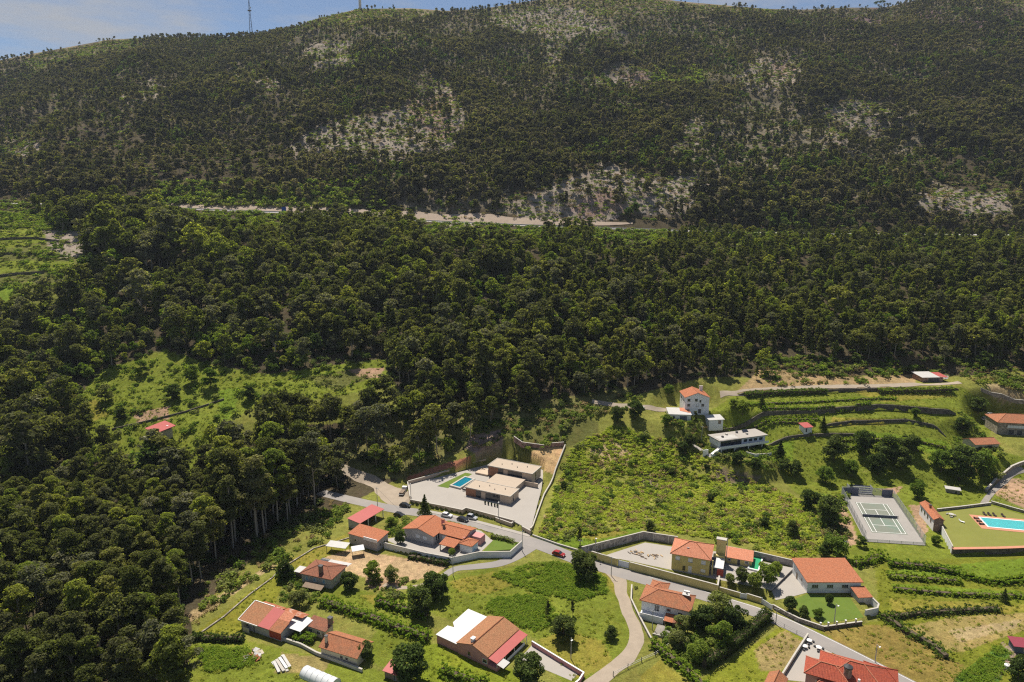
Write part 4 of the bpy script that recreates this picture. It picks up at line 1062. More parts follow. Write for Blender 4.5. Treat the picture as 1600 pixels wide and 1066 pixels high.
# ------------------------------------------------------------------ buildings
def window(parent, side, pos, z, w, h, L, Wd, frame='white_paint', pane='dark_glass', sill=True, name='window', sub=0):
    """a window with a pane and sill, set on one side of a box L x Wd centred on the parent's origin"""
    d = 0.07
    def bx(nm, m, u0, u1, z0, z1, p0, p1, par):
        if side == 'S': return box(par, nm, m, u0, u1, -Wd / 2 - p1, -Wd / 2 - p0, z0, z1)
        if side == 'N': return box(par, nm, m, u0, u1, Wd / 2 + p0, Wd / 2 + p1, z0, z1)
        if side == 'E': return box(par, nm, m, L / 2 + p0, L / 2 + p1, u0, u1, z0, z1)
        return box(par, nm, m, -L / 2 - p1, -L / 2 - p0, u0, u1, z0, z1)
    f = bx(name, frame, pos - w / 2, pos + w / 2, z, z + h, -0.05, d, parent)
    if sub:
        n = sub; g = 0.08; ww = (w - g * (n + 1)) / n
        for i in range(n): bx('pane', pane, pos - w / 2 + g + i * (ww + g), pos - w / 2 + g + i * (ww + g) + ww, z + g, z + h - g, -0.02, d + 0.02, f)
    else: bx('pane', pane, pos - w / 2 + 0.1, pos + w / 2 - 0.1, z + 0.1, z + h - 0.1, -0.02, d + 0.02, f)
    if sill: bx('sill', 'coping', pos - w / 2 - 0.1, pos + w / 2 + 0.1, z - 0.12, z - 0.005, -0.03, d + 0.08, f)
    return f

def gable(parent, L, Wd, h, rise, ov=0.4, m='orange_tile', wall=None, cx=0, cy=0, axis='x', t=0.16, ridge=True):
    a, b = (L / 2 + ov, Wd / 2 + ov) if axis == 'x' else (Wd / 2 + ov, L / 2 + ov)
    half = (Wd if axis == 'x' else L) / 2
    e = h - rise * ov / half
    P = [(-a, -b, e), (a, -b, e), (a, 0, h + rise), (-a, 0, h + rise), (-a, b, e), (a, b, e)]
    if axis == 'y': P = [(-p[1], p[0], p[2]) for p in P]
    P = [(p[0] + cx, p[1] + cy, p[2] + t + 0.01) for p in P]
    r = MB().roof(P, [(0, 1, 2, 3), (3, 2, 5, 4)], t).build('roof', m, parent)
    if ridge: MB().tube([tuple(np.array(P[3]) + (0, 0, 0.02)), tuple(np.array(P[2]) + (0, 0, 0.02))], [0.13, 0.13], 6).build('ridge_cap', m, r)
    if wall:
        for sgn in (-1, 1):
            hx = (L if axis == 'x' else Wd) / 2 * sgn; th = 0.2 * sgn
            q = [(hx, -half, h), (hx, half, h), (hx, 0, h + rise), (hx - th, -half, h), (hx - th, half, h), (hx - th, 0, h + rise)]
            if axis == 'y': q = [(-p[1], p[0], p[2]) for p in q]
            q = [(p[0] + cx, p[1] + cy, p[2]) for p in q]
            MB().add(q, [(0, 1, 2), (5, 4, 3), (0, 2, 5, 3), (1, 4, 5, 2), (0, 3, 4, 1)]).build('gable_wall', wall, parent)
    return r

def hip(parent, L, Wd, h, rise, ov=0.45, m='orange_tile', cx=0, cy=0, t=0.18, cap=None, rot=0.0):
    a, b = L / 2 + ov, Wd / 2 + ov
    s = max(a - b, 0.0); s2 = max(b - a, 0.0)
    z0 = h + t + 0.01; z1 = h + rise + t
    P = [(-a, -b, z0), (a, -b, z0), (a, b, z0), (-a, b, z0), (-s, -s2, z1), (s, s2, z1)]
    if s2 > 0: F = [(0, 1, 4), (1, 2, 5, 4), (2, 3, 5), (3, 0, 4, 5)]
    elif s > 0: F = [(0, 1, 5, 4), (1, 2, 5), (2, 3, 4, 5), (3, 0, 4)]
    else: P = P[:5]; F = [(0, 1, 4), (1, 2, 4), (2, 3, 4), (3, 0, 4)]
    c, q = math.cos(rot), math.sin(rot)
    P = [(p[0] * c - p[1] * q + cx, p[0] * q + p[1] * c + cy, p[2]) for p in P]
    r = MB().roof(P, F, t).build('roof', m, parent)
    apex = [4, 5] if len(P) > 5 else [4, 4]
    cb = MB()
    for i, j in ((0, 4), (1, apex[1] if s2 == 0 else 4), (2, apex[1]), (3, 4 if s2 == 0 else apex[1])):
        cb.tube([tuple(np.array(P[i]) + (0, 0, 0.03)), tuple(np.array(P[j]) + (0, 0, 0.03))], [0.12, 0.12], 5)
    if len(P) > 5: cb.tube([tuple(np.array(P[4]) + (0, 0, 0.04)), tuple(np.array(P[5]) + (0, 0, 0.04))], [0.13, 0.13], 5)
    cb.build('ridge_cap', cap or m, r)
    return r

def mono(parent, x0, x1, y0, y1, za, zb, m, t=0.14, axis='y', name='roof'):
    """single slope: height za at the low-coordinate edge, zb at the high one"""
    P = [(x0, y0, za), (x1, y0, za if axis == 'y' else zb), (x1, y1, zb), (x0, y1, zb if axis == 'y' else za)]
    return MB().roof(P, [(0, 1, 2, 3)], t).build(name, m, parent)

def chimney(parent, x, y, z0, z1, w=0.7, d=0.6, m='white_render', cap='aged_tile'):
    c = box(parent, 'chimney', m, x - w / 2, x + w / 2, y - d / 2, y + d / 2, z0, z1)
    box(c, 'chimney_cap', cap, x - w / 2 - 0.12, x + w / 2 + 0.12, y - d / 2 - 0.12, y + d / 2 + 0.12, z1 + 0.004, z1 + 0.16)
    return c

def walls(parent, L, Wd, h, m, z0=-0.5, cx=0, cy=0, name='wall'): return box(parent, name, m, cx - L / 2, cx + L / 2, cy - Wd / 2, cy + Wd / 2, z0, h)

def door(parent, side, pos, w, h, L, Wd, m='weathered_wood', z=0.0):
    q = window(parent, side, pos, z, w, h, L, Wd, 'coping', m, False, 'door')
    return q

# new flat-roofed villa ------------------------------------------------------
A = R(-26.5)
v = thing('modern_villa', 'new beige flat-roofed villa of two long blocks beside its small pool', 'house', (0.0, 256.0, 1.2), A)
def lo(x, y):     # world plan point -> villa frame
    dx, dy = x - 0.0, y - 256.0
    return dx * math.cos(-A) - dy * math.sin(-A), dx * math.sin(-A) + dy * math.cos(-A)
def block(cx, cy, L, Wd, z0, z1, tag_):
    walls(v, L - 0.6, Wd - 0.6, z1 - 0.3, 'beige_render', z0, cx, cy)
    r = box(v, 'flat_roof', 'beige_roof', cx - L / 2, cx + L / 2, cy - Wd / 2, cy + Wd / 2, z1 - 0.29, z1)
    MBp = MB()
    for s in ((-1, 0), (1, 0), (0, -1), (0, 1)):
        if s[0]: MBp.box(cx + s[0] * (L / 2 - 0.15) - 0.13, cx + s[0] * (L / 2 - 0.15) + 0.13, cy - Wd / 2 + 0.02, cy + Wd / 2 - 0.02, z1 + 0.003, z1 + 0.12)
        else: MBp.box(cx - L / 2 + 0.3, cx + L / 2 - 0.3, cy + s[1] * (Wd / 2 - 0.15) - 0.13, cy + s[1] * (Wd / 2 - 0.15) + 0.13, z1 + 0.003, z1 + 0.11)
    MBp.build('parapet', 'coping', r)
    for k in range(4):
        q = MB().tube([(cx - L * 0.25 + k * L * 0.17, cy + (k % 2 - 0.5) * 2.2, z1), (cx - L * 0.25 + k * L * 0.17, cy + (k % 2 - 0.5) * 2.2, z1 + 0.5)], [0.16, 0.16], 8).build('roof_vent', 'dark_metal', r)
    yf = cy - Wd / 2 + 0.3
    box(v, 'timber_panel', 'timber_cladding', cx - L / 2 + 0.35, cx - L * 0.26, yf - 0.06, yf + 0.05, z0 + 0.1, z1 - 0.45)
    g = box(v, 'glazing', 'dark_glass', cx - L * 0.26 + 0.05, cx + L * 0.27, yf - 0.05, yf + 0.04, z0 + 0.15, z1 - 0.5)
    for k in range(1, 5): box(g, 'mullion', 'dark_metal', cx - L * 0.26 + k * L * 0.106 - 0.04, cx - L * 0.26 + k * L * 0.106 + 0.04, yf - 0.09, yf + 0.03, z0 + 0.2, z1 - 0.55)
    box(v, 'curtain', 'beige_render', cx - L * 0.14, cx - L * 0.04, yf - 0.075, yf - 0.03, z0 + 0.3, z1 - 0.6)
    box(v, 'end_window', 'dark_glass', cx + L / 2 - 0.32, cx + L / 2 - 0.25, cy - 1.2, cy - 0.5, z0 + 0.4, z1 - 0.7)
cu = lo(1.0, 264.7); cl = lo(-7.7, 246.2)
block(cu[0], cu[1], 20.6, 9.1, 0.6, 4.9, 'u')
block(cl[0], cl[1], 19.8, 8.0, 0.0, 3.45, 'l')
box(v, 'link_roof', 'beige_roof', -8.6, 4.6, cl[1] + 4.2, cu[1] - 4.7, 2.2, 2.5)
box(v, 'link_wall', 'beige_render', -8.3, 4.3, cl[1] + 4.25, cu[1] - 4.75, 0, 2.195)
box(v, 'podium', 'beige_render', cu[0] - 16.0, cu[0] - 10.2, cu[1] - 4.6, cu[1] + 1.0, 0.0, 0.8)
box(v, 'side_wall', 'beige_render', cu[0] + 6.5, cu[0] + 13.2, cu[1] - 5.9, cu[1] - 5.4, 0, 1.9)
box(v, 'terrace_step', 'light_paving', cl[0] - 9.5, cl[0] + 9.5, cl[1] - 5.4, cl[1] - 4.05, 0, 0.12)
box(v, 'white_panel', 'white_render', cu[0] - 10.6, cu[0] - 10.28, cu[1] - 3.5, cu[1] + 2.5, 0.8, 2.6)
box(v, 'glass_screen', 'dark_glass', cl[0] - 12.8, cl[0] - 9.9, cl[1] - 1.0, cl[1] - 0.9, 0.3, 1.1)

p = thing('swimming_pool', 'small blue swimming pool at the left end of the flat-roofed villa', 'pool', (-20.0, 258.2, 1.2), R(59))
for a in ((-5.4, 5.4, -2.6, -1.9), (-5.4, 5.4, 1.9, 2.6), (-5.4, -4.6, -1.895, 1.895), (4.6, 5.4, -1.895, 1.895)): box(p, 'rim', 'coping', a[0], a[1], a[2], a[3], 0.0, 0.75)
box(p, 'basin', 'deep_pool_tile', -4.6, 4.6, -1.9, 1.9, -0.02, 0.08)
box(p, 'water', 'deep_water', -4.59, 4.59, -1.89, 1.89, 0.1, 0.6)

# L-shaped orange-roofed house ------------------------------------------------
A = R(-27)
v = thing('orange_roof_house', 'grey rendered house with several bright orange roofs inside the white wall', 'house', (-24.5, 212.5, 1.0), A)
walls(v, 11.6, 9.6, 3.4, 'grey_render', -1.2, -5.6, 0.6)
gable(v, 11.8, 9.8, 3.4, 1.5, 0.5, 'orange_tile', 'grey_render', -5.6, 0.6, 'y')
walls(v, 9.6, 8.0, 3.2, 'grey_render', -1.2, 5.4, 2.9)
gable(v, 9.8, 8.0, 3.2, 1.1, 0.4, 'orange_tile', 'grey_render', 5.2, 2.9, 'x')
walls(v, 5.0, 3.2, 2.7, 'pink_render', -1.2, 11.8, 4.4)
window(v, 'S', -3.2, 1.2, 1.5, 1.2, 0, 8.4, pane='shutter_white'); window(v, 'S', -6.0, 1.2, 1.5, 1.2, 0, 8.4, pane='shutter_white')
window(v, 'S', 2.4, 1.3, 1.2, 1.2, 0, 2.2, pane='shutter_white'); window(v, 'S', 4.0, 1.3, 1.0, 1.2, 0, 2.2, pane='shutter_white')
window(v, 'E', -2.5, 0.9, 0.9, 2.0, 0.36, 0, pane='dark_glass', sill=False); window(v, 'E', -1.2, 0.9, 0.9, 2.0, 0.36, 0, pane='dark_glass', sill=False)
mono(v, 3.6, 9.4, -6.0, -1.2, 2.2, 2.9, 'orange_tile', 0.2, name='carport_roof')
for q in ((3.9, -5.7), (9.1, -5.7)): box(v, 'post', 'coping', q[0] - 0.15, q[0] + 0.15, q[1] - 0.15, q[1] + 0.15, -1, 2.05)
walls(v, 4.4, 4.2, 2.6, 'white_render', -1.0, 12.2, -1.2)
hip(v, 4.4, 4.2, 2.6, 0.7, 0.35, 'orange_tile', 12.2, -1.2)
window(v, 'E', -1.2, 0.2, 3.4, 2.1, 28.8, 0, pane='blue_glass', sill=False, sub=4, name='garden_door')
chimney(v, -0.9, 3.6, 3.9, 5.5, 0.9, 0.7, 'pink_render'); chimney(v, 0.9, 1.4, 3.6, 5.2, 0.7, 0.7, 'weathered_wood')
box(v, 'parapet_step', 'pink_render', 10.0, 10.3, -1.1, 2.8, 2.71, 3.6)

# low orange house with parapet and the red shed behind it
v = thing('parapet_house', 'small grey house with orange roof and parapet beside two white canopies', 'house', (-48.4, 211.6, 0), R(-27))
walls(v, 11.8, 5.8, 3.6, 'grey_render')
mono(v, -6.3, 6.3, -3.1, 3.3, 3.75, 4.4, 'orange_tile', 0.14)
box(v, 'parapet', 'white_render', 0.6, 6.1, -3.35, -3.12, 3.2, 4.3)
window(v, 'E', 0.8, 1.2, 1.1, 1.1, 11.8, 0); window(v, 'E', -1.4, 1.2, 1.0, 1.1, 11.8, 0); window(v, 'S', -3.2, 1.4, 1.0, 1.0, 0, 5.8)
door(v, 'E', 2.2, 0.9, 2.0, 11.8, 0)
v = thing('red_shed', 'open shed with plain red metal roof beside the road', 'shed', (-52.5, 227.3, 0), R(60))
mono(v, -6.5, 6.5, -3.0, 3.0, 3.0, 3.5, 'red_sheet', 0.1)
box(v, 'back_wall', 'grey_render', -6.2, 6.2, 2.55, 2.75, -0.3, 3.2); box(v, 'side_wall', 'grey_render', -6.2, -6.0, -2.6, 2.54, -0.3, 2.9)
for x in (-6.0, -2, 2, 6): box(v, 'post', 'white_paint', x - 0.12, x + 0.12, -2.8, -2.56, -0.3, 2.88)
for i, (x, y, l, w, r, lb) in enumerate(((-57.5, 206.6, 7.2, 3.4, R(-14), 'larger pale metal canopy on posts over the bare plot'), (-50.4, 204.2, 4.0, 3.0, R(20), 'smaller pale canopy against the grey parapet house'))):
    v = thing('canopy', lb, 'canopy', (x, y, 0), r)
    mono(v, -l / 2, l / 2, -w / 2, w / 2, 2.3, 2.6, 'grey_sheet' if i == 0 else 'white_sheet', 0.07)
    for q in ((-1, -1), (1, -1), (1, 1), (-1, 1)): box(v, 'post', 'dark_metal', q[0] * (l / 2 - 0.2) - 0.05, q[0] * (l / 2 - 0.2) + 0.05, q[1] * (w / 2 - 0.2) - 0.05, q[1] * (w / 2 - 0.2) + 0.05, -0.2, 2.22)

# grey stone house with brown roof
v = thing('brown_roof_house', 'old grey-blue house under a worn brown tiled roof with a dark chimney', 'house', (-57.6, 189.6, 0), R(-19))
walls(v, 10.4, 7.6, 3.2, 'grey_render')
hip(v, 10.4, 7.6, 3.2, 1.3, 0.5, 'brown_tile')
chimney(v, 0.8, -2.4, 3.5, 6.0, 1.0, 1.0, 'weathered_wood', 'dark_metal')
for x in (-3.4, -0.6, 2.6): window(v, 'S', x, 1.3, 1.0, 1.3, 0, 7.6, pane='blue_glass')
for y in (-1.8, 1.0): window(v, 'E', y, 1.3, 1.0, 1.3, 10.4, 0, pane='blue_glass')
mono(v, -1.5, 6.0, 3.9, 6.4, 3.3, 3.0, 'grey_sheet', 0.08, name='lean_to_roof'); mono(v, -4.4, -1.6, 3.9, 6.2, 3.2, 3.0, 'white_sheet', 0.08, name='lean_to_roof')
for k in range(6): box(v, 'roof_batten', 'dark_metal', -4.3 + k * 0.5, -4.1 + k * 0.5, 3.95, 6.15, 3.25, 3.32)
mono(v, -9.0, -5.6, -2.6, 0.6, 2.4, 2.6, 'grey_sheet', 0.1, name='annex_roof'); box(v, 'annex_wall', 'weathered_wood', -8.7, -5.21, -2.3, 0.3, -0.3, 2.3)
mono(v, -3.0, 3.6, -6.9, -4.9, 1.0, 1.6, 'weathered_wood', 0.1, name='porch_roof')

# long farmhouse with the patched roof
A = R(-25)
v = thing('patched_farmhouse', 'long grey farmhouse with patched brown and red roof and rusty sheets behind', 'house', (-66.0, 165.2, 0), A)
walls(v, 14.2, 5.6, 2.7, 'grey_render', -0.6)
e0, e1 = 2.75, 4.7
mono(v, -7.4, -0.6, -3.3, 2.9, e0, e1, 'tan_tile', 0.14); mono(v, -0.58, 3.4, -3.32, 2.9, e0 + 0.03, e1 + 0.03, 'red_sheet', 0.14, name='red_roof_patch'); mono(v, 3.42, 7.4, -3.3, 0.2, e0, e0 + 1.09, 'aged_tile', 0.14, name='eave_tiles'); mono(v, 3.42, 7.2, 0.22, 2.9, e0 + 1.12, e1 + 0.02, 'pale_orange_tile', 0.14, name='upper_tiles')
box(v, 'eave_trim', 'white_paint', -7.6, -0.6, -3.46, -3.32, 2.45, 2.82); MB().prism([(-7.62, -3.4), (-7.42, -3.4), (-7.42, 2.95), (-7.62, 2.95)], [2.55, 2.55, 4.5, 4.5], [2.86, 2.86, 4.82, 4.82]).build('verge_trim', 'white_paint', v); box(v, 'ridge_trim', 'white_paint', -7.4, -0.4, 2.92, 3.12, 4.5, 4.84)
mono(v, -6.4, 1.5, 3.14, 5.6, 4.2, 3.3, 'rust_sheet', 0.08, name='rusty_roof'); mono(v, 1.6, 9.0, 3.2, 6.0, 3.8, 3.2, 'rust_sheet', 0.08, name='rusty_roof')
box(v, 'back_wall', 'grey_render', -6.2, 8.6, 3.0, 5.5, -0.5, 3.1)
window(v, 'S', -5.0, 1.2, 0.9, 0.9, 0, 5.6, 'dark_metal'); box(v, 'red_panel', 'red_door', 3.0, 7.05, -2.87, -2.72, 0.3, 2.5); box(v, 'pilaster', 'dark_metal', -2.6, -2.3, -2.9, -2.75, -0.3, 2.5); box(v, 'leaning_sheet', 'grey_sheet', -5.5, -3.2, -3.9, -3.8, -0.3, 1.5)
mono(v, 3.6, 8.2, -1.4, 3.0, 3.0, 3.3, 'white_sheet', 0.06, name='patio_roof') if False else None
v = thing('patio_canopy', 'white sheet canopy over the patio between the farmhouse and the cream cottage', 'canopy', (-57.4, 163.6, 0), A)
mono(v, -2.6, 3.0, -2.6, 2.9, 2.7, 3.1, 'white_sheet', 0.07)
for q in ((-2.3, -2.3), (2.7, -2.3), (2.7, 2.6)): box(v, 'post', 'white_paint', q[0] - 0.08, q[0] + 0.08, q[1] - 0.08, q[1] + 0.08, -0.2, 2.62)
v = thing('cream_cottage', 'small cream cottage with brown tiles and white-framed windows behind the patio', 'cottage', (-51.6, 163.2, 0), A)
walls(v, 6.6, 3.0, 2.5, 'cream_render'); mono(v, -3.5, 3.5, -1.8, 1.9, 2.6, 3.4, 'brown_tile', 0.14)
for x in (-1.8, 0.9): window(v, 'S', x, 0.9, 1.1, 1.0, 0, 3.0, sub=2)
door(v, 'S', 2.5, 0.8, 1.9, 6.6, 3.0)
chimney(v, 3.0, 0.9, 3.0, 5.0, 1.1, 0.9, 'weathered_wood', 'dark_metal')
v = thing('orange_cottage', 'cream cottage with one broad orange tiled roof above the low wall', 'cottage', (-42.4, 154.8, 0), R(-23))
walls(v, 11.0, 6.4, 2.8, 'cream_render', -0.8); gable(v, 11.0, 6.4, 2.8, 1.6, 0.45, 'aged_tile', 'cream_render')
chimney(v, -4.6, -2.0, 2.9, 5.2, 0.6, 0.6, 'cream_render', 'dark_metal')
for x in (0.8, 2.4): window(v, 'S', x, 1.1, 0.7, 0.7, 0, 6.4, 'weathered_wood')
window(v, 'E', -1.0, 1.0, 0.9, 1.3, 11.0, 0); door(v, 'E', 1.2, 1.0, 2.0, 11.0, 0)

# pink house ------------------------------------------------------------------
v = thing('pink_house', 'pink house with tan tiled gable roof, white flat roof and red awning', 'house', (-6.2, 158.0, 0), R(55.5))
walls(v, 13.6, 9.8, 2.9, 'pink_render'); gable(v, 13.6, 9.8, 2.9, 1.5, 0.2, 'tan_tile', 'pink_render')
MB().tube([(-6.9, -0.06, 4.62), (6.9, -0.06, 4.62)], [0.16, 0.16], 6).build('ridge_tiles', 'aged_tile', v)
mb = MB().prism([(-6.9, 5.05), (6.9, 5.05), (6.9, 12.0), (-0.3, 11.6), (-1.8, 9.9), (-2.2, 11.9), (-6.9, 12.0)], 2.42, 2.56); mb.build('flat_roof', 'white_sheet', v)
MB().prism([(-6.7, 4.95), (6.7, 4.95), (6.7, 11.8), (-0.4, 11.4), (-1.8, 9.7), (-2.3, 11.7), (-6.7, 11.8)], -0.5, 2.41).build('flat_roof_wing', 'pink_render', v)
mono(v, -6.9, 6.9, -7.8, -5.15, 2.35, 2.78, 'red_sheet', 0.09, name='awning')
for x in (-6.6, -3, 1, 5, 6.6): box(v, 'awning_post', 'white_paint', x - 0.06, x + 0.06, -7.65, -7.53, -0.2, 2.26)
box(v, 'veranda_wall', 'pink_render', -6.9, -4.0, -7.7, -5.0, -0.4, 0.9); chimney(v, -5.6, 0.6, 3.9, 5.3, 1.0, 0.8, 'white_render', 'white_render')
mono(v, -7.0, -4.2, -9.8, -7.84, 1.9, 2.2, 'grey_sheet', 0.06, name='lean_to'); box(v, 'balustrade', 'white_paint', -2.5, 5.6, -7.78, -7.7, 0.0, 0.9)
window(v, 'W', 1.0, 0.9, 0.9, 1.2, 13.6, 0, 'pink_render'); window(v, 'W', -4.0, 0.9, 1.4, 1.1, 13.6, 0)
window(v, 'S', -2.0, 0.8, 1.4, 1.3, 0, 9.8); window(v, 'S', 3.0, 0.8, 1.4, 1.3, 0, 9.8); door(v, 'S', 0.6, 1.0, 2.0, 13.6, 9.8)

# yellow two-storey house -------------------------------------------------------
A = R(-21)
v = thing('yellow_house', 'two-storey yellow house with pale orange hip roof and big block chimney', 'house', (56.4, 195.3, 1.5), A)
walls(v, 11.2, 9.4, 5.4, 'yellow_render', -1.6); hip(v, 11.2, 9.4, 5.4, 2.4, 0.55, 'pale_orange_tile', cap='aged_tile')
for x in (-3.8, 0.0, 3.9): window(v, 'S', x, 3.6, 1.3, 1.2, 0, 9.4, pane='shutter_white')
window(v, 'S', 0.0, 0.05, 1.1, 2.1, 0, 9.4, pane='shutter_white', sill=False, name='door'); window(v, 'S', 3.9, 1.0, 1.4, 0.9, 0, 9.4, pane='shutter_white'); window(v, 'S', -1.8, 0.4, 0.8, 1.5, 0, 9.4, 'dark_leaf', 'dark_glass', False)
for y in (-2.5, 1.5): window(v, 'W', y, 3.6, 1.2, 1.2, 11.2, 0, pane='shutter_white')
box(v, 'corner_pillar', 'yellow_render', 6.4, 6.7, -4.0, -3.7, -1.0, 5.0)
q = box(v, 'block_chimney', 'yellow_render', 6.9, 9.7, 4.2, 5.6, -1.0, 8.0); box(q, 'chimney_cap', 'coping', 6.75, 9.85, 4.05, 5.75, 8.004, 8.25); MB().tube([(10.05, 4.9, 0), (10.05, 4.9, 8.7)], [0.12, 0.12], 6).build('flue', 'steel', q)
box(v, 'patio_roof', 'white_sheet', 6.1, 9.7, -3.4, 3.0, 2.4, 2.55); box(v, 'patio_roof_patch', 'dark_mesh', 5.75, 7.2, -2.2, 2.6, 2.56, 2.6); box(v, 'patio_wall', 'yellow_render', 6.2, 9.6, 3.01, 4.1, -1, 3.2)
box(v, 'red_gate', 'red_door', 7.9, 9.8, -3.6, -3.45, 0.0, 2.2); box(v, 'white_door', 'shutter_white', 6.9, 7.8, -0.3, -0.2, 0, 2.1); box(v, 'patio_post', 'coping', 6.1, 6.4, -3.4, -3.1, -0.5, 2.395)
box(v, 'roof_window', 'grey_sheet', -1.4, -0.7, -2.55, -2.35, 6.7, 7.1)
v = thing('terracotta_annex', 'low outbuilding with flat pale terracotta roof right of the yellow house', 'outbuilding', (72.0, 198.0, 1.5), R(-21))
walls(v, 8.2, 5.6, 2.1, 'yellow_render', -1); mono(v, -4.4, 4.4, -3.1, 3.1, 2.15, 2.7, 'pale_orange_tile', 0.16)
window(v, 'S', -2.6, 0.9, 0.9, 0.8, 0, 5.6); door(v, 'S', 0.2, 0.9, 1.9, 8.2, 5.6, 'dark_metal'); window(v, 'S', 2.6, 0.9, 1.2, 0.8, 0, 5.6)
p = thing('covered_pool', 'narrow green-covered pool beside the terracotta outbuilding', 'pool', (77.0, 196.4, 1.5), R(62))
for a in ((-5.2, 5.2, -1.7, -1.3), (-5.2, 5.2, 1.3, 1.7), (-5.2, -4.7, -1.295, 1.295), (4.7, 5.2, -1.295, 1.295)): box(p, 'rim', 'white_paint', a[0], a[1], a[2], a[3], 0, 0.55)
box(p, 'cover', 'green_cover', -4.69, 4.69, -1.29, 1.29, 0, 0.42)

# white hip-roofed house ---------------------------------------------------------
v = thing('white_hip_house', 'white house with weathered orange hip roof between the road and curved lane', 'house', (43.8, 172.8, 0), R(-24))
walls(v, 13.0, 7.4, 4.3, 'white_render', -0.6); hip(v, 13.0, 7.4, 4.3, 1.9, 0.6, 'aged_tile', cap='pale_orange_tile')
walls(v, 4.4, 3.4, 4.2, 'white_render', -0.6, -3.4, 4.6); hip(v, 4.4, 4.6, 4.25, 1.1, 0.4, 'aged_tile', -3.4, 4.9, cap='pale_orange_tile')
window(v, 'S', -2.2, 1.9, 1.4, 1.9, 0, 7.4, 'white_paint', 'dark_glass', False, sub=2); window(v, 'S', 1.0, 2.7, 1.3, 0.9, 0, 7.4); window(v, 'S', 4.2, 1.9, 1.3, 1.3, 0, 7.4); window(v, 'E', -1.2, 2.2, 1.0, 1.2, 13.0, 0); window(v, 'E', 1.6, 2.2, 1.0, 1.2, 13.0, 0)
box(v, 'terrace', 'white_render', -6.4, 0.2, -6.2, -3.71, -0.5, 1.3); box(v, 'terrace_wall', 'white_paint', -6.4, 0.2, -6.35, -6.21, -0.5, 2.0)
mono(v, 0.4, 5.6, -7.0, -3.9, 1.75, 2.3, 'orange_tile', 0.14, name='porch_roof'); mono(v, 2.8, 4.6, -7.05, -4.2, 1.84, 2.36, 'brown_tile', 0.1, name='porch_roof_patch')
for x in (0.7, 3.0, 5.3): box(v, 'porch_post', 'weathered_wood', x - 0.1, x + 0.1, -6.8, -6.6, -0.5, 1.66)
MB().tube([(4.9, 1.5, 5.2), (4.9, 1.5, 6.8)], [0.3, 0.25], 8).build('chimney', 'coping', v); box(v, 'solar_tank', 'white_paint', 4.0, 5.6, 2.1, 2.6, 6.0, 6.5); box(v, 'solar_panel', 'grey_sheet', 3.8, 5.8, 0.6, 2.0, 6.05, 6.15)
v = thing('stone_terrace', 'square paved terrace with stone edging below the white hip-roofed house', 'terrace', (42.0, 163.2, 0), R(-24))
box(v, 'paving', 'granite', -3.4, 2.6, -2.4, 2.2, -0.3, 0.45); box(v, 'edging', 'coping', -3.7, 2.9, -2.7, -2.42, -0.3, 0.62)

# orange-roofed hall
v = thing('long_white_hall', 'low white hall with a broad plain orange roof and three paired windows', 'hall', (94.6, 186.6, 0.7), R(0))
walls(v, 15.6, 10.8, 3.7, 'white_render', -1.0)
mono(v, -8.3, 8.3, -5.9, 5.9, 3.75, 4.9, 'orange_tile', 0.16)
MB().add([(-7.6, -5.4, 3.69), (-7.6, 5.4, 3.69), (-7.6, 5.4, 4.74), (-7.8, -5.4, 3.69), (-7.8, 5.4, 3.69), (-7.8, 5.4, 4.74)], [(0, 1, 2), (5, 4, 3), (0, 2, 5, 3), (1, 4, 5, 2)]).build('gable_wall', 'white_render', v)
for x in (-5.6, -1.2, 3.2): window(v, 'S', x, 1.6, 1.9, 1.15, 0, 10.8, 'white_paint', 'dark_glass', True, sub=3)
window(v, 'W', -1.5, 1.2, 1.0, 1.2, 15.6, 0); door(v, 'W', 2.0, 1.0, 2.0, 15.6, 0)
v = thing('hall_lean_to', 'small white outbuilding with steep orange roof at the corner of the hall', 'outbuilding', (101.2, 178.3, 0.7), R(4))
walls(v, 3.8, 3.8, 1.6, 'grey_render', -0.9); mono(v, -2.2, 2.2, -2.2, 2.2, 1.75, 2.6, 'orange_tile', 0.14); door(v, 'S', 0.0, 1.0, 1.5, 3.8, 3.8, 'grey_sheet')

# red-roofed house at the lower edge
v = thing('red_roof_house', 'large house with steep red tiled roofs and round stone chimney at the bottom edge', 'house', (82.0, 143.0, 0), R(-27))
walls(v, 14.5, 11.5, 3.6, 'pink_render', -0.6, 0, -1.5); hip(v, 14.6, 11.6, 3.6, 3.6, 0.7, 'red_tile', 0, -1.5, cap='pale_orange_tile')
walls(v, 9.0, 5.8, 4.6, 'pink_render', -0.6, -6.0, -3.8); hip(v, 9.0, 5.8, 4.6, 1.8, 0.5, 'red_tile', -6.0, -3.8, cap='pale_orange_tile')
walls(v, 6.0, 4.0, 3.2, 'pink_render', -0.6, 5.6, 3.6); hip(v, 6.2, 4.4, 3.2, 1.5, 0.6, 'red_tile', 5.4, 3.2)
window(v, 'S', -7.6, 2.2, 1.4, 1.2, 0, 13.4, 'white_paint', 'dark_glass'); window(v, 'S', -4.6, 2.2, 1.4, 1.2, 0, 13.4)
MB().tube([(-1.8, -4.6, 4.2), (-1.8, -4.6, 7.6)], [0.95, 0.85], 12).build('round_chimney', 'reddish_stone', v); MB().tube([(-1.8, -4.6, 7.61), (-1.8, -4.6, 7.9), (-1.8, -4.6, 8.5)], [1.05, 1.0, 0.1], 12).build('chimney_cap', 'dark_metal', v)
MB().tube([(0.6, -6.2, 4.0), (0.6, -6.2, 6.4)], [0.3, 0.28], 8).build('white_flue', 'white_paint', v)
v = thing('rust_tile_shed', 'small outbuilding with rusty orange gable roof left of the red-roofed house', 'outbuilding', (62.5, 141.5, 0), R(55))
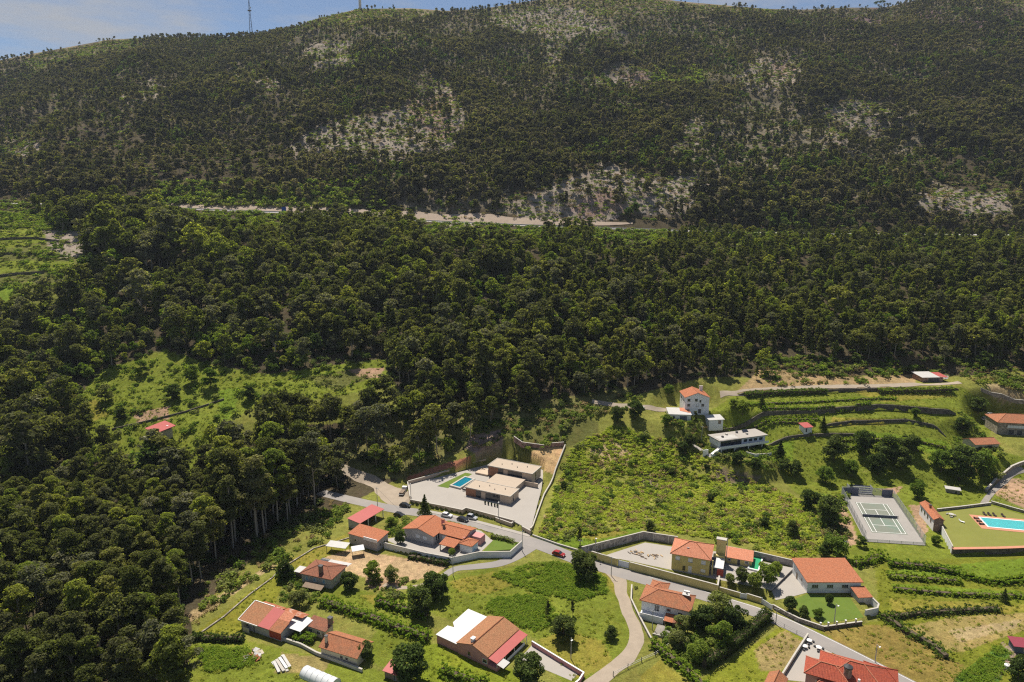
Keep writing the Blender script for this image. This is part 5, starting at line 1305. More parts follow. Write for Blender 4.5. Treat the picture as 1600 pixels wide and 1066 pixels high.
walls(v, 5.0, 3.8, 2.4, 'cream_render'); gable(v, 5.0, 3.8, 2.4, 1.2, 0.3, 'aged_tile', 'cream_render')

# houses higher up the slope
v = thing('tall_white_house', 'tall three-storey white house with orange gable roof above the bracken field', 'house', (85.0, 305.6, 17.0), R(0))
walls(v, 11.0, 10.0, 7.7, 'white_render', -2.0); gable(v, 11.0, 10.0, 7.7, 2.1, 0.4, 'orange_tile', 'white_render', 0, 0, 'y')
for x, z in ((-3.9, 5.8), (-0.5, 5.8), (-3.9, 3.4), (2.6, 3.4)): window(v, 'S', x, z, 1.3, 1.2, 0, 10.0, 'coping', 'dark_glass')
window(v, 'S', 1.4, 5.3, 0.8, 1.2, 0, 10.0, 'coping', 'dark_glass'); window(v, 'S', 0.2, 3.3, 1.2, 1.3, 0, 10.0, 'grey_render', 'shutter_white'); door(v, 'S', 1.3, 1.4, 2.2, 11.0, 10.0, 'dark_metal')
for y in (-2.5, 2): window(v, 'W', y, 5.0, 1.1, 1.2, 11.0, 0, 'coping', 'dark_glass')
chimney(v, 3.6, 3.0, 8.2, 10.8, 1.4, 0.7, 'white_render', 'coping')
v = thing('flat_white_annex', 'long flat-roofed white annex below the tall white house', 'annex', (76.2, 298.6, 16.0), R(-6))
walls(v, 9.6, 9.8, 2.6, 'white_render', -2.5); box(v, 'flat_roof', 'grey_sheet', -5.1, 5.1, -5.2, 5.2, 2.61, 2.85); MB().prism([(0.6, 0.2), (5.0, -2.8), (5.0, 4.9), (0.9, 4.9)], 2.87, 2.95).build('roof_tiles', 'pale_orange_tile', v)
for y in (-2.6, 1.4): window(v, 'W', y, 0.7, 1.1, 1.1, 9.6, 0)
door(v, 'S', 1.5, 3.2, 2.1, 9.6, 9.8, 'dark_mesh'); window(v, 'S', -2.8, 0.9, 1.2, 1.1, 0, 9.8)
v = thing('grey_roof_shed', 'small shed with single-pitch grey roof at the foot of the tall white house', 'shed', (92.0, 296.4, 14.0), R(8))
walls(v, 6.6, 4.4, 2.2, 'white_render', -3); mono(v, -3.8, 3.8, -2.7, 2.7, 2.25, 3.0, 'grey_sheet', 0.12); door(v, 'S', 1.6, 1.4, 1.8, 6.6, 4.4)
A = R(19)
v = thing('modern_white_house', 'modern white house with flat pale roof and long balcony above dark windows', 'house', (98.2, 282.2, 7.6), A)
walls(v, 22.5, 6.6, 2.6, 'grey_render', -2); walls(v, 23.4, 7.2, 5.4, 'white_render', 2.61); box(v, 'flat_roof', 'light_paving', -12.4, 12.4, -4.4, 4.2, 5.41, 5.8)
box(v, 'roof_patch', 'concrete', -11.6, -2.0, -3.8, 0.8, 5.803, 5.9); box(v, 'balcony', 'white_paint', -12.6, 12.2, -5.4, -3.61, 2.3, 2.6); box(v, 'balcony_rail', 'white_paint', -12.6, 12.2, -5.5, -5.38, 2.605, 3.5)
box(v, 'glazing', 'dark_glass', -11.2, -0.6, -3.72, -3.59, 3.0, 5.2)
for x in (1.4, 4.0, 6.6, 9.4): window(v, 'S', x, 3.5, 1.9, 1.3, 0, 7.2, 'blue_glass', 'dark_glass', False)
for x in (-11.8, -5, 2, 9): box(v, 'column', 'white_paint', x - 0.15, x + 0.15, -5.3, -5.0, -1.5, 2.295)
for k, (x, y) in enumerate(((-5, 1), (1, 2), (4, -1), (-8.5, -1))): box(v, 'roof_vent', 'dark_metal' if k % 2 else 'coping', x - 0.4, x + 0.4, y - 0.4, y + 0.4, 5.805, 6.5)
MB().tube([(-1, 0, 5.8), (-1, 0, 8.6)], [0.05, 0.04], 5).build('aerial', 'steel', v); MB().prism([(3.8, 1.2), (6.6, 1.2), (6.6, 2.6), (3.8, 2.6)], [5.81, 5.81, 6.6, 6.6], [5.95, 5.95, 6.75, 6.75]).build('solar_panel', 'dark_glass', v)
MB().prism([(-15.8, -4.8), (-12.62, -4.8), (-12.62, -3.4), (-15.8, -3.4)], [-1, -1, -1, -1], [0.4, 2.3, 2.3, 0.4]).build('stair', 'white_paint', v); box(v, 'gate_wall', 'white_paint', -18.5, -16, -2.0, -1.7, -1.5, 1.6)
v = thing('red_roof_hut', 'tiny white hut with bright red roof beside the terraces', 'hut', (130.2, 288.2, hz(130.2, 288.2)), R(12))
walls(v, 3.8, 3.8, 2.2, 'white_render', -1.5); mono(v, -2.3, 2.3, -2.3, 2.3, 2.25, 3.0, 'red_sheet', 0.1); door(v, 'S', -0.9, 0.8, 1.8, 3.8, 3.8, 'dark_metal')
v = thing('stone_house', 'grey granite house with orange roof and row of white windows at right edge', 'house', (231.0, 297.0, 9.5), R(-10))
walls(v, 22.0, 11.0, 5.6, 'field_stone', -2); hip(v, 22.0, 11.0, 5.6, 2.6, 0.5, 'aged_tile')
q = window(v, 'S', -3.6, 3.2, 7.0, 1.4, 0, 11.0, 'weathered_wood', 'shutter_white', True, sub=6)
door(v, 'S', -5.2, 2.6, 2.6, 22.0, 11.0, 'dark_metal'); door(v, 'S', -1.8, 2.4, 2.6, 22.0, 11.0, 'dark_metal'); window(v, 'S', 3.5, 3.2, 2.0, 1.4, 0, 11.0)
v = thing('stone_barn', 'low barn with aged orange roof left of the granite house', 'barn', (203.6, 281.0, 8.0), R(6))
walls(v, 11.0, 7.2, 2.8, 'cream_render', -2); gable(v, 11.0, 7.2, 2.8, 1.4, 0.4, 'aged_tile', 'cream_render'); door(v, 'S', 1.2, 2.6, 2.3, 11.0, 7.2, 'dark_metal'); door(v, 'S', -3.0, 1.2, 2.0, 11.0, 7.2)
v = thing('track_shed', 'brick shed with grey and red sheet roof beside the upper track', 'shed', (208.6, 331.5, 24.5), R(4))
walls(v, 10.6, 7.6, 2.5, 'reddish_stone', -2); mono(v, -5.9, 3.4, -4.4, 4.4, 2.55, 3.3, 'grey_sheet', 0.1); mono(v, 3.44, 8.0, -4.0, 3.6, 2.4, 3.0, 'red_sheet', 0.1, name='red_roof'); door(v, 'S', 0.6, 6.0, 2.1, 10.6, 7.6, 'dark_metal')
hx, hy = -155.0, 286.5
v = thing('valley_house', 'house with faded red roof standing alone among trees in left valley', 'house', (hx, hy, hz(hx, hy)), R(-40))
walls(v, 8.6, 6.4, 3.6, 'cream_render', -3); mono(v, -5.4, 5.4, -4.4, 4.4, 3.65, 5.0, 'red_sheet', 0.2); box(v, 'skylight', 'white_paint', 1.6, 2.3, 1.8, 2.6, 4.62, 4.78)
for x in (-2, 1.6): window(v, 'S', x, 1.2, 1.2, 1.1, 0, 6.4)
box(v, 'terrace', 'light_paving', -5.0, 3.0, -5.6, -3.21, -2.5, 0.2)
v = thing('pool_house', 'narrow changing house with orange roof between tennis court and pool lawn', 'outbuilding', (150.4, 226.6, 0.4), R(78))
walls(v, 13.2, 3.0, 4.0, 'white_render', -1.0); gable(v, 13.4, 3.2, 4.0, 0.9, 0.25, 'orange_tile', 'reddish_stone'); box(v, 'end_wall', 'reddish_stone', -6.74, -6.61, -1.48, 1.48, -1, 3.98)
for k in range(4): window(v, 'N', -4.0 + k * 2.9, 1.6, 1.2, 1.6, 0, 3.0, 'white_paint', 'dark_glass', False)
chimney(v, 1.2, 0.2, 4.6, 5.9, 0.7, 0.6, 'aged_tile', 'dark_metal')

# ------------------------------------------------------------------ walls, fences, hedges
def offset_line(p, d):
    out = []; n = len(p)
    for i in range(n):
        a = np.array(p[max(i - 1, 0)]); b = np.array(p[i]); c = np.array(p[min(i + 1, n - 1)])
        u = (b - a) if i else (c - b); w = (c - b) if i < n - 1 else (b - a)
        u = u / (np.linalg.norm(u) + 1e-9); w = w / (np.linalg.norm(w) + 1e-9)
        n1 = np.array([-u[1], u[0]]); n2 = np.array([-w[1], w[0]]); m = n1 + n2; m /= (np.linalg.norm(m) + 1e-9)
        out.append(b + m * d / max(0.45, float(m @ n1)))
    return out
def run_mesh(p, t, zb, zt):
    l = offset_line(p, t / 2); r = offset_line(p, -t / 2); n = len(p); vs = []
    for i in range(n): vs += [(*l[i], zb[i]), (*l[i], zt[i]), (*r[i], zt[i]), (*r[i], zb[i])]
    fs = []
    for i in range(n - 1):
        a, b = 4 * i, 4 * i + 4
        fs += [(a, b, b + 1, a + 1), (a + 1, b + 1, b + 2, a + 2), (a + 2, b + 2, b + 3, a + 3), (a + 3, b + 3, b, a)]
    e = 4 * (n - 1); fs += [(0, 1, 2, 3), (e + 3, e + 2, e + 1, e)]
    return MB().add(vs, fs)
def wall_run(name, label, p, h=None, top=None, t=0.3, m='white_render', cop='coping', base=None, cat='wall', seg=4.0, ct=0.12, co=0.12, pillars=0, z0=None):
    """a wall along plan points; top is an absolute height, h a height above the ground it stands on"""
    q = [np.array(p[0][:2])]
    for i in range(len(p) - 1):
        a = np.array(p[i][:2]); b = np.array(p[i + 1][:2]); n = max(1, int(np.linalg.norm(b - a) / seg)) if h is not None else 1
        q += [a + (b - a) * k / n for k in range(1, n + 1)]
    g = [hz(*w) for w in q] if z0 is None else [z0] * len(q)
    zb = [z - 0.8 for z in g] if base is None else [base] * len(q)
    zt = [z + h for z in g] if h is not None else ([top] * len(q) if not hasattr(top, '__len__') else list(top))
    o = run_mesh(q, t, zb, zt).build(name, m); tag(o, label, cat, kind='thing')
    if cop: run_mesh(q, t + co, [z + 0.004 for z in zt], [z + ct for z in zt]).build('coping', cop, o)
    if pillars:
        for k in range(len(q)):
            pass
        L = sum(np.linalg.norm(q[i + 1] - q[i]) for i in range(len(q) - 1)); s = pillars / 2
        acc = 0; i = 0
        while s < L:
            while acc + np.linalg.norm(q[i + 1] - q[i]) < s: acc += np.linalg.norm(q[i + 1] - q[i]); i += 1
            d = q[i + 1] - q[i]; f = (s - acc) / np.linalg.norm(d); c = q[i] + d * f; z = zt[i] + (zt[i + 1] - zt[i]) * f
            MB().obox(c[0], c[1], zb[i] + 0.2, 0.35, t + 0.12, z - zb[i] - 0.25, math.atan2(d[1], d[0])).build('pillar', 'concrete', o)
            s += pillars
    return o
def Wl(pts, z): return [W(a, b, z) for a, b in pts]

wall_run('retaining_wall', 'beige retaining wall along the street front of the flat-roofed villa', Wl([(641, 782.5), (688, 791.5), (722, 798.5), (728, 795.2), (803.5, 815.5)], 1.25), top=1.75, base=-0.5, t=0.45, m='beige_render')
wall_run('boundary_wall', 'short wall closing the left end of the flat-roofed villa plot by the forest track', Wl([(641, 781), (637, 757.5)], 1.25), top=2.5, base=-0.5, t=0.3, m='beige_render')
wall_run('boundary_wall', 'long wall behind the flat-roofed villa below the red earth bank', Wl([(638, 756.5), (700, 740), (770, 719.5), (803, 713)], 1.25), top=[2.5, 2.7, 3.0, 3.2], base=0.2, t=0.35, m='beige_render')
wall_run('stone_wall', 'reddish stone wall closing the top corner of the villa plot', pline([(803, 713), (816, 709), (850, 702), (852, 700), (881, 697)]), h=1.7, m='reddish_stone', t=0.35)
wall_run('boundary_wall', 'straight white-topped wall between the villa drive and the bracken field', pline([(883, 698), (868, 736), (850, 776), (829, 831)]), h=0.9, m='beige_render', t=0.35)
wall_run('planter_wall', 'low beige planter wall beside the villa gateway', Wl([(776, 806), (775, 812), (799, 820.5), (803, 817)], 0.6), top=1.3, base=-0.4, m='beige_render', t=0.35)
wall_run('gate_pier_wall', 'beige wall piece at the street corner of the villa drive', Wl([(816, 824.5), (829, 831.5)], 1.0), top=1.5, base=-0.4, m='beige_render', t=0.4)
wall_run('perimeter_wall', 'pale wall with angled corners around the orange-roofed house and lawn', Wl([(600, 848), (628, 855), (665, 864), (706, 871.5), (749, 862.5), (797, 862), (816, 845)], 2.1), top=2.1, base=-0.4, m='white_render', t=0.3)
wall_run('block_wall', 'high grey block wall around the bare concrete yard', Wl([(909, 855), (1005, 831), (1059, 839)], 4.2), top=4.2, base=0.0, m='block_wall', t=0.3, pillars=5.0)
wall_run('block_wall', 'dark wall behind the terracotta outbuilding and green-covered pool', Wl([(1130, 853), (1180, 862), (1241, 876)], 3.6), top=3.6, base=0.0, m='block_wall', t=0.3)
wall_run('yard_wall', 'mustard yellow wall along the road in front of the yellow house', Wl([(984, 878.5), (1046, 894.5), (1121.5, 914.5), (1124, 900)], 2.5), top=2.5, base=-0.5, m='yellow_render', t=0.35)
wall_run('yard_wall', 'short yellow wall left of the white yard gate', Wl([(909, 857), (944, 867.5), (965, 873.5)], 2.5), top=2.5, base=-0.5, m='yellow_render', t=0.35)
g = Wl([(966, 874), (983.5, 878.5)], 2.4)
v = thing('yard_gate', 'white sliding gate in the yellow yard wall', 'gate', (*g[0], 0)); d = np.array(g[1]) - np.array(g[0]); L = np.linalg.norm(d); v.rotation_euler = (0, 0, math.atan2(d[1], d[0]))
box(v, 'panel', 'shutter_white', 0.2, L - 0.2, -0.05, 0.05, 0.1, 2.2); box(v, 'post', 'coping', 0, 0.195, -0.12, 0.12, -0.3, 2.5); box(v, 'post', 'coping', L - 0.195, L, -0.12, 0.12, -0.3, 2.5)
wall_run('garden_wall', 'low yellow garden wall below the clipped trees', Wl([(1124, 918), (1156, 927)], 1.4), top=1.5, base=-0.4, m='yellow_render', t=0.3)
wall_run('garden_wall', 'yellow wall piece between the two white garden gates', Wl([(1168, 928.5), (1189, 935)], 1.6), top=1.7, base=-0.4, m='yellow_render', t=0.3)
for a, b, lb in (((1156.5, 927), (1167.5, 928.5), 'small white garden gate with stairs behind'), ((1190, 935), (1207, 946), 'wide white drive gate beside the hall garden')):
    g = Wl([a, b], 1.6); d = np.array(g[1]) - np.array(g[0]); L = np.linalg.norm(d)
    v = thing('garden_gate', lb, 'gate', (*g[0], 0), math.atan2(d[1], d[0]))
    box(v, 'panel', 'shutter_white', 0.16, L - 0.16, -0.05, 0.05, 0.05, 1.6); box(v, 'post', 'white_paint', 0, 0.155, -0.1, 0.1, -0.3, 1.85); box(v, 'post', 'white_paint', L - 0.155, L, -0.1, 0.1, -0.3, 1.85)
wall_run('garden_wall', 'mossy low wall between the road and the hall lawn', Wl([(1208, 946), (1226, 956), (1248, 967), (1287, 980)], 1.0), top=1.2, base=-0.4, m='field_stone', t=0.35)
wall_run('garden_wall', 'low stone wall along the lower edge of the hall lawn', Wl([(1287, 980), (1320, 975.5), (1347, 972)], 0.8), top=0.95, base=-0.6, m='dark_field_stone', t=0.35)
for k, (a, b) in enumerate(((1282, 977), (1294, 979), (1307, 977.5), (1321, 975.5), (1337, 973.5))):
    x, y = W(a, b, 1.0); o = MB().obox(x, y, 0.96 if k else 0.5, 0.35, 0.35, 1.2).build('gate_pillar', 'coping'); tag(o, 'short pale pillar on the low wall of the hall lawn', 'pillar', 'pillars along the hall lawn'); MB().obox(x, y, 2.164 if k else 1.704, 0.45, 0.45, 0.1).build('pillar_cap', 'white_paint', o)
wall_run('courtyard_wall', 'white wall around the small court beside the hall', Wl([(1345, 916), (1373, 944), (1371, 950), (1352, 954)], 2.2), top=2.2, base=-0.5, m='white_render', t=0.3)
wall_run('retaining_wall', 'tall dark retaining wall with red coping below the pool lawn', Wl([(1488, 858), (1560, 857), (1640, 854)], 2.0), top=2.15, base=-0.6, m='dark_field_stone', cop='terracotta_paving', t=0.5, co=0.9)
wall_run('lawn_wall', 'low stone wall along the upper side of the pool lawn', Wl([(1464, 799), (1500, 795), (1548, 789)], 2.0), top=2.9, base=0, m='field_stone', t=0.4)
wall_run('stone_wall', 'rough stone wall with rail climbing right of the pool lawn', pline([(1548, 787), (1580, 797), (1640, 813)]), h=1.0, m='field_stone', t=0.5)
wall_run('lawn_wall', 'pale low wall down the left side of the pool lawn', Wl([(1472, 826), (1488, 857)], 2.0), top=2.8, base=-0.5, m='white_render', t=0.25)
for P_, h, lb in ((TW1, 2.5, 'long dark stone terrace wall across the upper green terraces'), (TW2, 1.45, 'curved dry stone wall below the yellowish terrace'), (TW3, 1.35, 'short stone terrace wall beside the red-roofed hut'), (TW4, 1.5, 'stone retaining wall supporting the upper track')):
    xs = np.linspace(P_[0][0] + 1, P_[-1][0] - 1, 40); pts = [(x, float(np.interp(x, [q[0] for q in P_], [q[1] for q in P_])) - 0.1) for x in xs]
    g0 = [hz(x, y - 0.5) for x, y in pts]; e = [min(1.0, (x - xs[0] + 1.5) / 5, (xs[-1] - x + 1.5) / 5) for x in xs]
    o = run_mesh([np.array(q) for q in pts], 0.6, [z - 1 for z in g0], [z + h * max(0.15, k) + 0.15 for z, k in zip(g0, e)]).build('terrace_wall', 'dark_field_stone'); tag(o, lb, 'wall', kind='thing')
wall_run('yard_wall', 'pink wall with white coping along the pink house drive', Wl([(831, 1002), (872, 1027), (912, 1051), (905, 1062), (890, 1075)], 1.2), top=1.2, base=-0.4, m='pink_render', cop='white_paint', t=0.25)
wall_run('field_wall', 'low pale stone kerb running up beside the left meadow', pline([(312, 992), (350, 965), (390, 930), (425, 905), (440, 890), (490, 858), (545, 842)]), h=0.35, m='field_stone', t=0.4, cop=None)
wall_run('terrace_wall', 'grey wall below the farmhouse patio and orange cottage', Wl([(440, 996), (470, 1006), (494, 1019), (530, 1032), (566, 1046)], 0.8), top=0.8, base=-0.5, m='concrete', t=0.35)
wall_run('lane_wall', 'pale low wall on the right side of the curved lane', pline([(987, 918), (986, 940), (999, 968), (1013, 995), (1024, 1015)]), h=0.9, m='field_stone', t=0.3)
wall_run('road_kerb_wall', 'low dark kerb wall along the road below the bracken field', pline([(832, 838), (870, 852), (905, 862)]), h=0.5, m='concrete', t=0.3)
wall_run('driveway_wall', 'grey wall left of the red-roofed house at the bottom edge', pline([(1262, 996), (1240, 1030), (1222, 1060)]), h=1.1, m='concrete', t=0.3)
wall_run('orchard_wall', 'old stone wall climbing between the orchard and the brown plot', pline([(1540, 770), (1556, 752), (1580, 733), (1604, 724)]), h=1.3, m='field_stone', t=0.6)
wall_run('hillside_wall', 'stone wall slanting up the slope behind the granite house', pline([(1532, 612), (1565, 622), (1605, 632)]), h=1.2, m='field_stone', t=0.5)
wall_run('field_wall', 'upper dry stone wall across the stepped fields at far left', pline([(-20, 378), (60, 374), (110, 382)]), h=1.4, m='dark_field_stone', t=0.6, cop=None, seg=6)
wall_run('field_wall', 'middle dry stone wall across the stepped fields at far left', pline([(-20, 400), (40, 398), (100, 402)]), h=1.4, m='dark_field_stone', t=0.6, cop=None, seg=6)
wall_run('field_wall', 'lowest dry stone wall across the stepped fields at far left', pline([(-20, 436), (20, 432), (70, 428)]), h=1.4, m='dark_field_stone', t=0.6, cop=None, seg=6)
wall_run('field_wall', 'low stone wall winding across the green valley above the lone red-roofed house', pline([(175, 672), (230, 660), (290, 645), (350, 625)]), h=0.7, m='dark_field_stone', t=0.5, cop=None)
wall_run('garden_wall', 'curving white wall in front of the modern white house lawn', pline([(1166, 710), (1180, 714), (1205, 712)]), h=1.0, m='white_render', t=0.3)

def fence(name, label, p, h, post, rail, step=2.0, rails=(0.95, 0.5), r=0.06):
    q = resample([np.array(a[:2]) for a in p], step); v = thing(name, label, 'fence', (*q[0][:2], hz(*q[0][:2]))); o = np.array(v.location)
    P3 = [np.array([a[0], a[1], hz(*a[:2])]) - o for a in q]
    for a in P3: MB().tube([a + (0, 0, -0.3), a + (0, 0, h)], [r, r], 5).build('post', post, v)
    for f in rails: MB().tube([a + (0, 0, h * f) for a in P3], [r * 0.5] * len(P3), 4).build('rail', rail, v)
    return v
fence('wooden_fence', 'dark post fence along the lower bend of the curved lane', pline([(958, 1058), (981, 1046), (1002, 1036), (1024, 1025), (1045, 1012)]), 1.4, 'dark_metal', 'concrete', 3.2, (0.75, 0.4), 0.1)
fence('road_rail', 'thin metal railing with dark posts beside the road below the clipped hedge', pline([(1203, 968), (1225, 982), (1262, 1000)]), 1.1, 'dark_metal', 'steel', 2.4)
fence('path_rail', 'metal railing on the stone wall above the pool lawn', pline([(1548, 785), (1580, 795), (1620, 806)]), 2.0, 'dark_metal', 'steel', 2.6)

HED = {}
def hedge(name, label, p, w, h, leaf='dark_leaf', size=0.38, per=26, cat='hedge', rough=0.25, group=None, posts=False):
    q = resample([np.array(a[:2]) for a in p], 0.5); g = np.random.default_rng(int(abs(p[0][0]) * 13) % 9973)
    v = thing(name, label, cat, (*q[0][:2], hz(*q[0][:2])), 0, group); o = np.array(v.location)
    C = []; Q = []
    for i, a in enumerate(q):
        d = q[min(i + 1, len(q) - 1)] - q[max(i - 1, 0)]; d = d[:2] / (np.linalg.norm(d[:2]) + 1e-9); n = np.array([-d[1], d[0]]); zz = hz(*a[:2]) - o[2]
        for s in np.linspace(-w / 2 + 0.3, w / 2 - 0.3, max(2, int(w / 0.8))):
            for zc in np.linspace(0.3, h - 0.3, max(2, int(h / 0.8))):
                if abs(s) < w / 2 - 0.6 and zc < h - 0.7: continue
                c = a[:2] + n * (s + rough * g.normal() * 0.5); C.append((c[0] - o[0], c[1] - o[1], zz + zc + rough * g.normal() * 0.5)); Q.append(0.42)
    V, F = leaves(C, Q, max(3, int(per * 20 / max(20, len(C) ** 0.5 * 2))), size, g, 0.9, -0.5)
    me = leaf_mesh('foliage', V, F, leaf); put(me, 'foliage', v)
    zz = [hz(*a[:2]) - o[2] for a in q[::4] + [q[-1]]]
    run_mesh([a[:2] - o[:2] for a in q[::4] + [q[-1]]], w * 0.55, [z + (0.9 if posts else -0.2) for z in zz], [z + h * 0.75 for z in zz]).build('branches', 'brown_bark', v)
    if posts:
        for a in q[::8]: MB().tube([(a[0] - o[0], a[1] - o[1], hz(*a[:2]) - o[2] - 0.3), (a[0] - o[0], a[1] - o[1], hz(*a[:2]) - o[2] + h * 0.9)], [0.07, 0.07], 5).build('post', 'granite', v)
    return v
hedge('clipped_hedge', 'tall dark hedge with a long shadow right of the white hip-roofed house', pline([(1100, 1046), (1135, 1022), (1172, 992), (1200, 968)]), 2.6, 3.2)
hedge('clipped_hedge', 'low trimmed hedge round the small lawn of the orange-roofed house', Wl([(768, 840), (790, 845), (812, 851)], 1.0), 1.6, 1.3, 'broad_leaf', 0.26)
for pts, lb, w, h in (([(503, 944), (560, 962), (615, 983), (668, 1003)], 'longest vine row running right from the brown-roofed house', 3.0, 2.0), ([(588, 944), (625, 955), (668, 968)], 'short vine row below the tilled plot', 2.4, 1.9), ([(1388, 884), (1440, 889), (1498, 899)], 'vine row at the top of the green strips below the pool lawn', 2.4, 1.7),
                      ([(1388, 903), (1440, 907), (1500, 912)], 'second vine row down below the pool lawn', 2.4, 1.3), ([(1505, 903), (1560, 913), (1625, 902)], 'curved vine row at the right edge below the pool lawn', 2.2, 1.2), ([(1395, 922), (1480, 930), (1600, 934)], 'third vine row down below the pool lawn', 1.8, 0.9), ([(1335, 885), (1355, 880), (1378, 872)], 'vine trellis below the tennis court', 3.0, 1.9), ([(1020, 1010), (1050, 1035), (1080, 1060), (1100, 1080)], 'vine row slanting away from the lane fence', 2.2, 1.9), ([(690, 1052), (760, 1075)], 'vine row at the bottom edge below the pink house', 2.2, 1.7)):
    hedge('vine_row', lb, pline(pts), w, h, 'vine_leaf', 0.42, 30, 'vines', 0.85, None, True)
for pts, lb in (([(1130, 674), (1200, 666), (1272, 663)], 'vine row just above the modern white house'), ([(1120, 665), (1200, 659), (1280, 656)], 'vine row directly under the long dark terrace wall'), ([(1170, 634), (1280, 629), (1400, 625)], 'vine row along the top terrace below the upper track'),
                ([(1300, 692), (1360, 688), (1430, 692), (1478, 702)], 'upper curved vine row above the orchard'), ([(1310, 703), (1370, 699), (1440, 706)], 'lower curved vine row above the orchard'), ([(1190, 640), (1290, 638), (1360, 633)], 'vine row just above the long dark terrace wall')):
    hedge('vine_row', lb, pline(pts), 1.6, 1.0, 'vine_leaf', 0.42, 20, 'vines', 1.0)
hedge('bush_row', 'row of dark bushes along the left half of the upper track', pline([(1165, 621), (1215, 617), (1290, 615)]), 2.6, 2.2, 'broad_leaf', 0.45, 26, 'bushes', 0.7)
hedge('bush_row', 'row of dark bushes along the right half of the upper track', pline([(1372, 615), (1420, 614), (1488, 613)]), 2.6, 2.2, 'broad_leaf', 0.45, 26, 'bushes', 0.7)
hedge('ivy_bank', 'ivy tumbling over the wall left of the angled corner', pline([(640, 872), (670, 878), (700, 884)]), 2.2, 1.4, 'dark_leaf', 0.36, 26, 'ivy', 0.6)
hedge('bramble_row', 'bramble line between the lower right fields', pline([(1392, 968), (1430, 962), (1480, 958), (1560, 955)]), 2.0, 1.3, 'dark_leaf', 0.4, 24, 'brambles', 0.9)
hedge('bramble_row', 'bramble line slanting down from the white courtyard wall', pline([(1378, 965), (1420, 992), (1455, 1012), (1478, 1030)]), 2.4, 1.5, 'broad_leaf', 0.4, 24, 'brambles', 0.9)
hedge('meadow_hedge', 'dark hedge line at the lower end of the left meadow', pline([(302, 1000), (345, 1002), (380, 1003)]), 1.8, 1.6, 'dark_leaf', 0.4, 24, 'hedge', 0.6)

